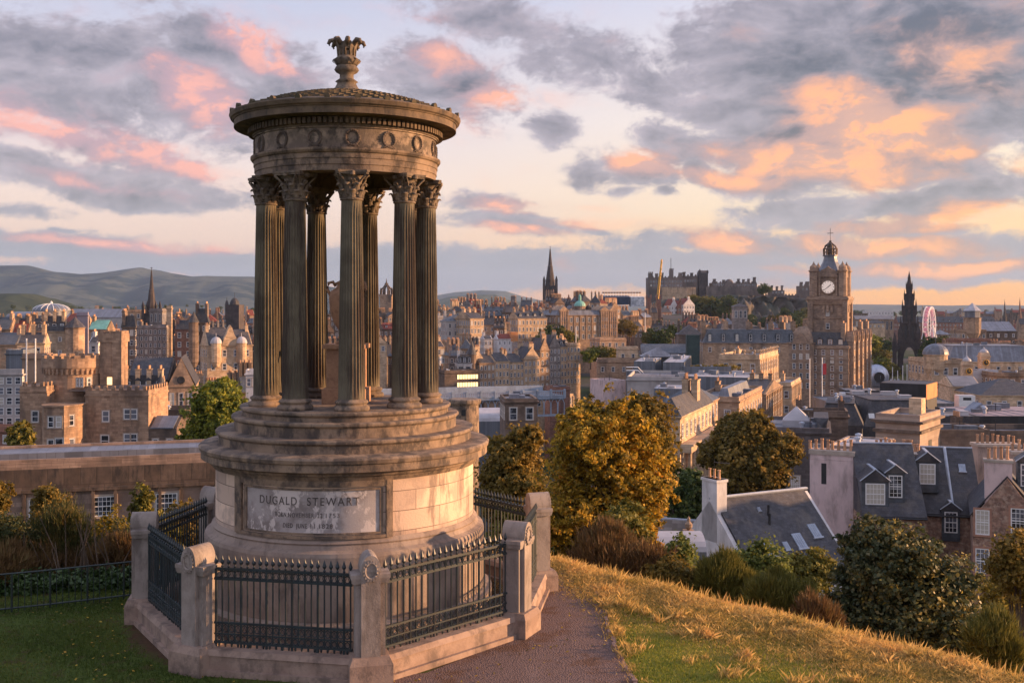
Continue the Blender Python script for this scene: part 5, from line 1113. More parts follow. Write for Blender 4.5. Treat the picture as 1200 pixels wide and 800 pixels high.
    H_('long_pale_roof', 'long pale grey roofed hall behind the rooftops left of the church spire', 77, 143, None, 372, 380, 640, -3, 24, 'concrete', 'gx', 5, 'lead', wins=False, chim=0)
    H_('long_red_roof', 'long deep red roofed building below the pale roofed hall', 75, 95, None, 377, 386, 520, 0, 16, 'sand', 'gx', 4, 'redroof', wins=False, chim=1)
    H_('stone_block', 'brown stone block with chimneys left of the church spire foot', 143, 166, None, 365, 395, 520, -10, 14, 'sand', 'flat', 0, 'flat', rows=3, chim=2)
    H_('great_tenement', 'huge grey tenement with a tight grid of tall windows under the church spire', 158, 195, 201, 384, 428, 405, -3, 14, 'greyst', 'flat', 0, 'flat', fh=2.5, bay=1.75, ww=.85, wh=1.55, chim=2, rows=6, strings=True, kind='frame', pil=True)
    H_('upper_block', 'grey pilastered upper block rising over the great grid tenement', 175, 190, 196, 364, 384, 415, -3, 12, 'greyst', 'flat', 0, 'flat', fh=5, bay=1.5, ww=.6, wh=3.2, rows=1, chim=0, kind='plain')
    H_('lift_tower', 'slim sunlit stone tower slab at the right edge of the grid tenement', 195, 201, 202, 361, 425, 408, 0, 5, 'gold', 'flat', 0, 'flat', wins=False, chim=0)
    H_('dark_tenement', 'dark shadowed tenement with turret between the square tower and the grid tenement', 143, 158, 159, 383, 425, 380, 6, 10, 'soot', 'hip', 4, 'slate', rows=5, chim=1)
    H_('red_brown_tenement', 'plain red-brown tenement right of the grid tenement', 205, 226, 229, 386, 428, 400, -4, 12, 'redst', 'gx', 3.4, 'slate', rows=4, bay=4, chim=2)
    H_('baronial_tenement', 'tall dark baronial tenement left of the sunlit ornate gable', 227, 244, 246, 378, 440, 380, -4, 12, 'soot', 'hip', 5, 'slate', rows=7, bay=2.4, chim=2, extra=lambda o, hx, hy, ht: turret(o, -hx, -hy, ht - 14, ht, 1.8, 'soot', 'cone', 4))
    def orn(o, hx, hy, ht):
        mb = MB(); w = hx * .38; mb.prism_y([(w, ht - .2), (-w, ht - .2), (-w * .72, ht + 2.2), (-w * .45, ht + 3.4), (-w * .2, ht + 5.4), (0, ht + 6.2), (w * .2, ht + 5.4), (w * .45, ht + 3.4), (w * .72, ht + 2.2)], -hy - .4, -hy + 2); mb.build('gable', MT['gold'], o)
        turret(o, -hx * .62, -hy, ht - 5, ht + .5, 1.6, 'gold', 'dome', 2, 'pale'); turret(o, hx * .5, -hy, ht - 5, ht + .5, 1.6, 'gold', 'dome', 2, 'pale')
    H_('ornate_gabled_building', 'brightly sunlit ornate stone building with central gable and two small pale domes', 243, 296, 298, 404, 450, 330, -26, 12, 'gold', 'gx', 4.6, 'slate', fh=4.1, bay=3.2, ww=1.15, wh=2.0, rows=3, chim=2, dorm=2, strings=True, extra=orn)
    H_('white_fronted_house', 'small white and orange fronted house beside the monument steps at left', 288, 302, None, 438, 452, 240, -10, 6, 'white', 'flat', 0, 'flat', fh=3, bay=1.6, ww=.9, wh=1.8, rows=1, chim=0)
    # domed twin towers
    o, t, k = at('domed_tower', 'dark twin towered building with a tall bullet-shaped dome and finial', 272, 343, 520)
    S = 520 / F; mb = MB(); mb.box(-7 * S, 8 * S, 0, 10, 0, t - 14 * S); mb.build('wall', MT['black'], o); turret(o, 1 * S, 3, t - 38 * S, t - 17 * S, 5.6 * S, 'soot', 'dome', 11 * S, 'slate', name='dome_tower'); turret(o, -7.5 * S, 2, t - 30 * S, t - 15 * S, 2 * S, 'black', 'dome', 6 * S, 'slate', name='side_turret')
    # church with steep gable
    H_('church', 'dark gabled church with round window right of the chimneyed tenement', 196, 228, None, 452, 485, 250, -14, 22, 'sand', 'gy', 6.5, 'slate', fh=6, bay=2.4, ww=.9, wh=3.6, rows=1, chim=0, kind='arch', extra=lambda o, hx, hy, ht: link('rose_window', (lambda m: (m.lathe([(0, 0), (.8, 0), (.9, .12), (.65, .14), (0, .1)], 16), m.mesh('rose_window', MT['dark']))[1])(MB()), o, (0, -hy - .02, ht + 1.4)).__setattr__('rotation_euler', (R(90), 0, 0)))
    H_('long_slate_roof', 'long dark slate roof behind the chimneyed tenement', 148, 198, None, 445, 455, 262, -6, 14, 'soot', 'gx', 5, 'slate', wins=False, chim=0)
    H_('chimneyed_tenement', 'small warm stone tenement with pinnacled turret and three broad chimneys', 143, 192, 194, 458, 482, 228, -10, 9, 'gold', 'gx', 3.2, 'slate', fh=3.2, bay=2.1, ww=.75, wh=1.3, rows=3, chim=4, dorm=4, extra=lambda o, hx, hy, ht: turret(o, hx - .6, -hy, ht - 5, ht, 1.2, 'gold', 'cone', 4))
    H_('low_tenement', 'low lit tenement wing in front of the church', 172, 193, None, 478, 492, 212, -10, 7, 'sand', 'flat', 0, 'slate', fh=3, bay=1.8, rows=2, ww=.8, wh=1.3, chim=0)
    # dome roofs of the museum
    o, t, k = at('glass_dome_hall', 'large pale ribbed glass and metal dome far left beneath the hills', 51, 356, 820); S = 820 / F
    mb = MB(); mb.lathe([(21 * S * math.cos(a), t - 8 * S + 8 * S * math.sin(a)) for a in np.linspace(0, 1.57, 8)], 36, 0, 14); mb.lathe([(21 * S, 0), (21 * S, t - 8 * S)], 24, 0, 14); mb.build('dome', MT['lead'], o)
    mb = MB(); mb.lathe([(1.2, t - .5), (.9, t + 1.4), (0, t + 2.5)], 8, 0, 14)
    for i in range(18): a = 2 * math.pi * i / 18; mb.tube([(21 * S * math.cos(b) * math.cos(a), 14 + 21 * S * math.cos(b) * math.sin(a), t - 8 * S + 8 * S * math.sin(b) + .15) for b in np.linspace(0, 1.5, 6)], .25, 4)
    mb.build('ribs', MT['paint'], o)
    o, t, k = at('barrel_roof_hall', 'pale barrel roofed hall left of the ribbed dome', 27, 365, 790); S = 790 / F
    mb = MB(); mb.prism_x([(22 * math.cos(a) + 10, t - 7 * S + 7 * S * math.sin(a)) for a in np.linspace(0, math.pi, 12)], -12 * S, 15 * S); mb.box(-12 * S, 15 * S, -12, 32, 0, t - 7 * S - .01); mb.build('roof', MT['lead'], o)
    mb = MB(); mb.box(-12.2 * S, 15.2 * S, -12.3, -11.5, t - 10 * S, t - 7.6 * S); mb.build('eaves', MT['paint'], o)
    spire('church_spire', 'tall dark church spire at left against the hills', 175, 315, 395, 500, 15)
def spire(name, label, px, pyt, pyb, Y, wpx, wm='black', frac=.45, cat='church spire', base=None):
    o, t, k = at(name, label, px, pyt, Y, cat); S = Y / F; w = wpx * S; zb = t - (pyb - pyt) * S; hh = t - zb; zt = t - hh * (1 - frac) if False else zb + hh * frac
    mb = MB(); mb.box(-w / 2, w / 2, 0, w, -1, zt - hh * .1); mb.box(-w * .56, w * .56, -w * .06, w * 1.06, zt - hh * .12, zt - hh * .1)
    for sx in (-1, 1):
        for sy in (0, 1): mb.box(sx * w * .5 - w * .09, sx * w * .5 + w * .09, sy * w - w * .09, sy * w + w * .09, -1, zt - hh * .06)
    mb.build('tower', MT[wm], o)
    mb = MB()
    for sx in (-1, 1):
        for sy in (0, 1): pinnacle(mb, sx * w * .5, sy * w, zt - hh * .07, w * .16, hh * .16)
    for sx in (-.25, .25): pinnacle(mb, sx * w, 0, zt - hh * .1, w * .1, hh * .1)
    mb.build('pinnacles', MT[wm], o)
    mb = MB(); mb.lathe([(w * .38, zt - hh * .11), (w * .38, zt), (w * .42, zt), (w * .42, zt + hh * .01)], 8, 0, w / 2)
    mb.lathe([(w * .36, zt + .01), (w * .20, zt + (t - zt) * .42), (w * .22, zt + (t - zt) * .43), (w * .17, zt + (t - zt) * .46), (w * .045, t - hh * .03), (.0, t)], 8, 0, w / 2); mb.build('spire', MT[wm], o)
    for dz in (.25, .32):
        mb = MB(); mb.box(-w * .13, w * .13, -.05, .1, zb + hh * (dz - .07), zb + hh * dz); mb.build('louvre', MT['dark'], o, (0, -.03, 0)) if dz == .25 else None
    mb = MB(); mb.tube([(0, w / 2, t - .3), (0, w / 2, t + hh * .03)], .12, 5); mb.box(-.5, .5, w / 2 - .1, w / 2 + .1, t + hh * .012, t + hh * .02); mb.build('weathervane', MT['dark'], o); return o
left_group()
# ================================================================== old town, middle
def middle_group():
    H_ = house
    H_('pale_tenement', 'tall pale tenement slab touching the right hand columns of the monument', 505, 522, 524, 372, 410, 520, -20, 12, 'concrete', 'flat', 0, 'flat', fh=3, bay=2, ww=.8, wh=1.5, rows=5, chim=2)
    H_('stone_tenement', 'broad stone tenement with dark roof right of the pale tenement slab', 524, 550, None, 376, 412, 500, -18, 12, 'concrete', 'hip', 3, 'slateb', fh=3.6, bay=3, rows=4, chim=3, strings=True)
    H_('sunlit_tenement', 'sunlit golden tenement with four bays and tall chimneys at the end of the broad tenement', 551, 567, 570, 373, 412, 492, -34, 14, 'gold', 'gx', 3, 'slate', fh=3.6, bay=2.0, ww=.9, rows=4, chim=3, strings=True)
    H_('dark_tenement', 'dark slate roofed tenement with rows of tiny bright windows behind the sunlit golden tenement', 566, 597, None, 370, 396, 600, 4, 12, 'soot', 'gx', 5, 'slateb', fh=4, bay=3.2, rows=4, chim=4, dorm=5)
    H_('dark_tenement', 'dark tenement between the tiny-windowed tenement and the glowing white-shopfronted one', 592, 607, None, 366, 396, 590, -8, 12, 'soot', 'gx', 4, 'slate', fh=4, bay=2.6, rows=4, chim=3)
    H_('glowing_tenement', 'glowing orange tenement with white shopfront windows below the black spire', 607, 641, 644, 373, 402, 585, -28, 12, 'gold', 'gx', 4, 'slate', fh=3.7, bay=2.3, ww=1.0, wh=2.1, rows=4, chim=4, strings=True, dorm=4)
    H_('white_house', 'white harled house with a bright orange gable block and red roof', 583, 600, 606, 397, 412, 470, -14, 8, 'white', 'gx', 2.0, 'redroof', fh=2.8, bay=2.2, ww=.7, wh=1.3, rows=2, chim=1, kind='frame', extra=lambda o, hx, hy, ht: (lambda m: (m.box(hx - .5, hx + 2.6, -hy - .3, hy * .4, ht - 1, ht + 3), m.build('orange_block', MT['orange'], o)))(MB()))
    H_('white_house', 'narrow white harled house beside the sunlit golden tenement', 567, 577, None, 397, 412, 478, -14, 8, 'white', 'gx', 1.5, 'slate', fh=3, bay=2.2, ww=.7, wh=1.3, rows=2, chim=1)
    # market street row
    H_('street_house', 'narrow lit house with a white hanging banner beside the right hand column', 512, 521, None, 406, 455, 440, -24, 10, 'gold', 'gx', 2.5, 'slate', fh=3.6, bay=2, rows=4, chim=2, extra=lambda o, hx, hy, ht: (lambda m: (m.box(-.6, .6, -hy - .3, -hy - .2, ht - 12, ht - 4), m.build('banner', MT['paint'], o)))(MB()))
    H_('street_house', 'grey roofed house with an orange gable in the market street row', 527, 538, 545, 417, 440, 450, -8, 8, 'greyst', 'gx', 2.6, 'slateb', fh=3.4, bay=2.2, rows=2, chim=2)
    H_('street_house', 'black and white timbered-looking house above the yellow-lit low block', 536, 553, None, 426, 440, 425, -10, 8, 'white', 'mansard', 3.4, 'slate', fh=4, bay=3, ww=2, wh=2.6, rows=1, chim=1, dorm=3)
    H_('stepped_gable_house', 'pink lit stepped gable house with a dark cone turret', 553, 567, None, 421, 445, 445, -30, 9, 'gold', 'gy', 4, 'slate', fh=3.6, bay=2.6, rows=2, chim=1, extra=lambda o, hx, hy, ht: turret(o, -hx, -hy, ht - 6, ht + 2, 1.8, 'soot', 'cone', 6))
    def litrow(o, hx, hy, ht):
        for r in range(2):
            mb = MB(); mb.box(-hx * .28, hx * .96, -hy - .06, -hy - .02, ht - 2.4 - 2.9 * r, ht - .8 - 2.9 * r); mb.build('lit_window_band', MT['lit'], o)
            mb = MB()
            for k in range(9): x = -hx * .28 + hx * 1.24 * k / 8; mb.box(x - .09, x + .09, -hy - .1, -hy - .05, ht - 2.4 - 2.9 * r, ht - .8 - 2.9 * r)
            mb.build('mullions', MT['dark'], o)
    H_('low_brown_block', 'low brown block with two glowing yellow bands of windows beside the bridge', 521, 561, None, 436, 456, 400, -20, 10, 'soot', 'flat', 0, 'flat', wins=False, chim=1, extra=litrow)
    row = [(562, 580, 425, 'sand', 'gx', 'three storey lit stone house first right of the yellow-lit block'), (580, 597, 423, 'gold', 'gx', 'warm stone house with a red chimney second right of the yellow-lit block'), (597, 614, 424, 'gold', 'gx', 'brightest flat-fronted golden house in the middle of the market street row'),
           (614, 633, 420, 'gold', 'gy', 'pointed gabled golden house with a white banner in the market street row'), (633, 644, 410, 'sand', 'gy', 'narrow gabled stone house left of the white-framed gable'), (644, 657, 406, 'greyst', 'gy', 'grey stone house with a tall white-framed gable'), (657, 668, 406, 'gold', 'gx', 'pale gold house with a mansard just before the bright end house')]
    for k, (a, b, yt, wm, rf, lb) in enumerate(row): H_('street_house', lb, a, b, None, yt, 456, 445 + k * 4, -30 - k, 10, wm, rf, 3.4 if rf == 'gx' else 5, 'slate', fh=3.3, bay=2.0, ww=.85, wh=1.7, rows=5, chim=2, strings=(k % 2 == 0), group='houses of the market street row', dorm=2 if k == 6 else 0)
    H_('street_house', 'bright pale end house of the market street row facing the green slope', 668, 680, None, 404, 452, 470, -38, 14, 'gold', 'flat', 0, 'flat', fh=3.4, bay=1.9, ww=.85, wh=1.7, rows=6, chim=2, strings=True)
    H_('long_slate_roof', 'long brown slate roof between the white house and the gabled street row', 598, 634, None, 412, 424, 490, -14, 14, 'sand', 'gx', 4, 'slate', wins=False, chim=2)
    # grand bank building
    def bank(o, hx, hy, ht):
        r = hx * .17
        mb = MB(); x = hx * .05; mb.lathe([(r, ht - 1), (r, ht + 4.5), (r * 1.1, ht + 4.6), (r * 1.1, ht + 5)], 16, x, 0); d = mb.build('drum', MT['sand'], o)
        mb = MB(); mb.lathe([(r * 1.05 * math.cos(t), ht + 5 + r * 1.0 * math.sin(t)) for t in np.linspace(0, 1.35, 7)] + [(r * .25, ht + 5 + r), (r * .25, ht + 7.6 + r), (0, ht + 9 + r)], 16, x, 0); mb.build('dome', MT['copper'], o)
        mb = MB(); mb.tube([(x, 0, ht + 8 + r), (x, 0, ht + 11.5 + r)], .15, 5); mb.build('statue', MT['gold'], o)
        for sx in (-.75, .62, .92):
            mb = MB(); mb.box(hx * sx - 2.6, hx * sx + 2.6, -hy - .5, hy * .5, 1, ht + 2.4); mb.prism_y([(hx * sx + 3, ht + 2.4), (hx * sx - 3, ht + 2.4), (hx * sx, ht + 5)], -hy - .7, hy * .3)
            for q in (-2, -.7, .7, 2): mb.box(hx * sx + q - .3, hx * sx + q + .3, -hy - .9, -hy - .5, ht - 12, ht + 2)
            mb.build('pavilion', MT['sand'], o)
            for z in (1.5, 5.5, 9.5):
                for q in (-1.35, 0, 1.35): put_window(o, hx * sx + q, -hy - .52, ht - z - 1.8, 0, .8, 2.0, 'frame')
        turret(o, hx * .35, 0, ht, ht + 3.2, 1.6, 'sand', 'dome', 2.2, 'black'); turret(o, -hx * .3, 0, ht, ht + 3, 1.5, 'sand', 'dome', 2.2, 'lead')
    H_('grand_bank_building', 'grand baroque stone building with green copper dome above the gardens', 652, 721, 723, 369, 403, 600, -22, 20, 'sand', 'mansard', 2.6, 'lead', fh=4.6, bay=3.6, ww=1.3, wh=2.4, rows=3, chim=2, strings=True, pil=True, extra=bank)
    H_('stone_wall_building', 'terraced retaining walls and low lit stone building under the bank building', 703, 734, None, 398, 412, 520, -16, 14, 'sand', 'flat', 0, 'flat', fh=4, bay=3.6, rows=1, chim=0)
    # the hub black spire
    spire('gothic_spire', 'very tall black gothic spire standing alone above the old town roofs', 645, 290, 352, 940, 14.5, 'black', .38, 'church spire')
    spire('church_spire', 'distant thin spire at the right edge of the skyline, second from the right', 1179, 352, 392, 1500, 7, 'black', .42)
    spire('church_spire', 'brown distant spire at the extreme right edge of the skyline', 1197, 350, 392, 1450, 8, 'redst', .35)
    # crown steeple seen between columns
    o, t, k = at('crown_steeple', 'open crown steeple of the cathedral seen between the right hand columns', 452, 326, 740, 'church spire'); S = 740 / F; w = 14 * S
    mb = MB(); mb.box(-w / 2, w / 2, 0, w, 0, t - 19 * S); mb.box(-w * .55, w * .55, -w * .05, w * 1.05, t - 21 * S, t - 19 * S); mb.build('tower', MT['sand'], o)
    mb = MB()
    for k in range(8):
        a = 2 * math.pi * k / 8 + math.pi / 8; cx, cy = 0, w / 2; r = w * .5
        mb.tube([(cx + r * math.cos(a), cy + r * math.sin(a), t - 19 * S), (cx + r * .9 * math.cos(a), cy + r * .9 * math.sin(a), t - 13 * S), (cx + r * .25 * math.cos(a), cy + r * .25 * math.sin(a), t - 8 * S)], .55, 5); pinnacle(mb, cx + r * math.cos(a), cy + r * math.sin(a), t - 19 * S, 1.2, 5)
    mb.lathe([(1.2, t - 9 * S), (1.3, t - 6 * S), (.5, t - 5 * S), (.1, t)], 8, 0, w / 2); mb.build('crown', MT['soot'], o)
    # twin towered hall with crane behind
    o, t, k = at('twin_towered_hall', 'dark brown hall with two slender gothic towers left of the yellow crane', 766, 346, 900); S = 900 / F
    for s, hh in ((-5.5, 0), (6, -1)):
        mb = MB(); mb.box(s * S - 2.6 * S, s * S + 2.6 * S, 0, 5 * S, 0, t - 3 * S + hh)
        for a in (-1, 1): pinnacle(mb, s * S + a * 2.4 * S, 0, t - 4 * S, 1.2, 6 * S); pinnacle(mb, s * S + a * 2.4 * S, 5 * S, t - 4 * S, 1.2, 5 * S)
        for a in (-1.2, 1.2): mb.box(s * S + a * S - .5, s * S + a * S + .5, -.6, 0, 4, t - 8 * S)
        mb.build('tower', MT['redst'], o)
    mb = MB(); mb.box(-18 * S, 12 * S, 5, 26, 0, t - 26 * S); mb.prism_x([(5, t - 26 * S), (26, t - 26 * S), (15, t - 18 * S)], -18 * S, 12 * S); mb.build('hall', MT['soot'], o)
    o, t, k = at('crane', 'leaning yellow crane jib rising behind the twin towered hall', 771, 345, 980, 'crane'); S = 980 / F
    mb = MB()
    b = [Vector((-2 * S, 0, t - 20 * S)), Vector((4.5 * S, 0, t + 41 * S))]
    for dx, dy in ((-.9, -.9), (.9, -.9), (.9, .9), (-.9, .9)): mb.tube([b[0] + Vector((dx, dy, 0)), b[1] + Vector((dx * .4, dy * .4, 0))], .38, 4)
    for k in range(16):
        p, q = b[0].lerp(b[1], k / 16), b[0].lerp(b[1], (k + 1) / 16); s = 1 if k % 2 else -1; mb.tube([p + Vector((s * .8, -.8, 0)), q + Vector((-s * .8, -.8, 0))], .22, 4)
    mb.build('jib', MT['yellow'], o); mb = MB(); mb.box(-3 * S - 1, 2 * S, -2, 2, 0, t - 20 * S); mb.build('base', MT['dark'], o)
    # red and white gabled houses
    for k, (a, b, yt, lb, wm) in enumerate([(786, 794, 358, 'white gabled house with red timbering at the left of the hillside cluster', 'white'), (794, 802, 360, 'red sandstone gabled house in the middle of the white hillside cluster', 'redst'), (801, 814, 357, 'white and red gabled house at the right of the hillside cluster', 'white')]):
        H_('gabled_house', lb, a, b, None, yt, 376, 985, -22, 12, wm, 'gy', 6, 'redroof', fh=4, bay=3.2, rows=3, chim=1, group='gabled houses below the castle')
    H_('stone_tenement', 'lit brown tenement leaning against the gabled hillside houses', 768, 787, None, 366, 380, 960, -20, 12, 'redst', 'gx', 4, 'slate', rows=2, chim=3)
    # grandstands on the esplanade
    o, t, k = at('grandstand', 'dark blue grandstand with flags and a white patterned end left of the castle', 728, 347, 1060, 'grandstand'); S = 1060 / F
    mb = MB(); mb.prism_x([(0, t - 10 * S), (0, t - 1 * S), (14, t + 1 * S), (14, t - 10 * S)], -24 * S, 10 * S); mb.build('stand', mat('navy_stand', (.03, .05, .09), (.02, .03, .06), .3), o)
    mb = MB(); mb.prism_x([(-2, t - 12 * S), (-2, t - 1 * S), (12, t - 0 * S), (12, t - 12 * S)], 11 * S, 27 * S); mb.build('white_end', mat('white_lattice', (.7, .7, .72), (.25, .27, .3), .35), o)
    mb = MB()
    for k in range(14): x = (-22 + 3.3 * k) * S; mb.tube([(x, 6, t), (x, 6, t + 5 * S)], .22, 4)
    mb.build('flagpoles', MT['paint'], o); mb = MB(); 
    for k in range(14): x = (-22 + 3.3 * k) * S; mb.box(x + .2, x + 2.6, 5.9, 6.1, t + 3.6 * S, t + 5 * S)
    mb.build('flags', MT['redst'], o)
def castle():
    Y = 1180; S = Y / F; MT['castle'] = mat('castle_stone', (.20, .155, .13), (.12, .095, .085), .15, stain=(.055, .047, .045), stain_amt=.7, stain_scale=.1, rnd=.1)
    # the crag
    rm = mat('crag_rock', (.085, .065, .05), (.05, .045, .035), .06, stain=(.035, .045, .02), stain_amt=.8, stain_scale=.03, bump=.6)
    pxs = np.linspace(755, 965, 120); T = np.linspace(0, 1, 40); PX, TT = np.meshgrid(pxs, T)
    topy = np.interp(PX, [755, 770, 800, 830, 850, 890, 930, 945, 965], [358, 352, 349, 348, 346, 348, 350, 356, 384]); from_ = np.vectorize(lambda a, b: noise.fractal(Vector((a, b, 3.1)), 1.0, 2.1, 5)); nz = from_(PX / 14, TT * 3.5); y0 = 1085 + 95 * TT + 22 * nz
    zt = (HZ - topy) / F * Y; zz = -28 + (zt + 28) * np.clip(TT * 1.5, 0, 1) ** .75 + 9 * from_(PX / 9 + 7, TT * 6) * np.clip((.72 - TT) * 4, 0, 1)
    tag(link('castle_crag', grid_mesh('castle_crag', (PX - 600) / F * Y, y0, zz, rm, False)), kind='structure')
    g = 0.0; x0 = X(850, Y); o = empty('hilltop_castle', (x0, Y, -10), 0, 'long dark castle with battlements crowning the wooded crag', 'castle')
    P = lambda px: (px - 850) * S; ZZ = lambda py: Z(py, Y) + 10
    def blk(nm, a, b, yt, y0_=0, d=16, cr=True, yb=356, tw=(), m='castle'):
        mb = MB(); mb.box(P(a), P(b), y0_, y0_ + d, ZZ(yb) - 6, ZZ(yt))
        if cr:
            n = max(2, int((b - a) * S / 3.4))
            for i in range(n): x = P(a) + (P(b) - P(a)) * (i + .5) / n; mb.box(x - .9, x + .9, y0_, y0_ + 1, ZZ(yt), ZZ(yt) + 1.5)
        for px, w, py in tw: mb.box(P(px - w / 2), P(px + w / 2), y0_ - .8, y0_ + w * S, ZZ(yt), ZZ(py)); [mb.box(P(px + q * w / 2) - .6, P(px + q * w / 2) + .6, y0_ - .8, y0_ + .4, ZZ(py), ZZ(py) + 1.6) for q in (-.8, 0, .8)]
        w_ = mb.build(nm, MT[m], o); return w_
    blk('palace_block', 760, 801, 325, 4, 20, tw=((763, 5, 320), (770, 3, 322), (776, 4, 321), (787.5, 4.5, 316), (798, 4, 321)))
    blk('great_hall', 801, 819, 323, 8, 20, tw=((803, 3, 320), (812, 3, 321)))
    mb = MB(); mb.box(P(820), P(830.5), 4, 18, ZZ(350), ZZ(320)); mb.prism_x([(4, ZZ(320)), (18, ZZ(320)), (11, ZZ(316.5))], P(820), P(830.5)); pinnacle(mb, P(821), 5, ZZ(320), 2, 5); pinnacle(mb, P(830), 5, ZZ(320), 2, 4); mb.build('chapel_block', MT['black'], o)
    mb = MB(); mb.tube([(P(787.5), 8, ZZ(316)), (P(787.5), 8, ZZ(302))], .3, 5); mb.build('flagpole', MT['dark'], o)
    # lit curved battery
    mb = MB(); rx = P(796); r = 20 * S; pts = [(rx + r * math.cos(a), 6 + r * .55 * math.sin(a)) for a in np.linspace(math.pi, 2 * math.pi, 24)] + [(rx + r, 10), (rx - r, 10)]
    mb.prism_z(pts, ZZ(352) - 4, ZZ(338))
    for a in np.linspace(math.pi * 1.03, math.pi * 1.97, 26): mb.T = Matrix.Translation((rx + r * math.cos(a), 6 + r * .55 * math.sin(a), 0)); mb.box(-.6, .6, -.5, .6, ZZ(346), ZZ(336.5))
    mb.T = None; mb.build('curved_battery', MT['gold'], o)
    blk('curtain_wall', 828, 892, 336, 2, 6, yb=352); blk('barrack_block', 836, 854, 331, 14, 12, tw=((840, 3, 328), (851, 3, 329)))
    mb = MB(); mb.box(P(852), P(864), 12, 24, ZZ(345), ZZ(331)); mb.lathe([(5 * S * math.cos(t), ZZ(331) + 4.5 * S * math.sin(t)) for t in np.linspace(0, 1.5, 6)], 12, P(858), 17); mb.build('domed_building', MT['castle'], o)
    blk('upper_range', 864, 890, 331, 12, 12, tw=((868, 2.5, 328), (874, 2.5, 328.5), (880, 2.5, 328), (887, 3, 326)))
    blk('gate_house', 878, 893, 341, -4, 8); blk('lower_wall', 893, 935, 346, 2, 6, yb=356); blk('governors_house', 904, 921, 340, 6, 12, cr=False, tw=((906, 2, 336), (912, 2, 337), (918, 2, 336)))
    blk('west_tower', 937, 953, 335, 0, 14, tw=((939, 3, 332), (946, 4, 331.5), (951, 2.5, 334))); blk('outer_wall', 850, 895, 352, -26, 5, yb=362, m='castle')
    w, _ = win(1.4, 2.2, 'frame')
    for a, b, n, yy, y0_ in ((762, 800, 12, 331, 4), (762, 800, 12, 335.5, 4), (803, 818, 5, 330, 8), (838, 853, 5, 334.5, 14), (866, 889, 8, 335, 12), (906, 920, 4, 343.5, 6), (939, 952, 3, 340, 0)):
        for k in range(n): link('window', w, o, (P(a + (b - a) * (k + .5) / n), y0_ - .02, ZZ(yy)))
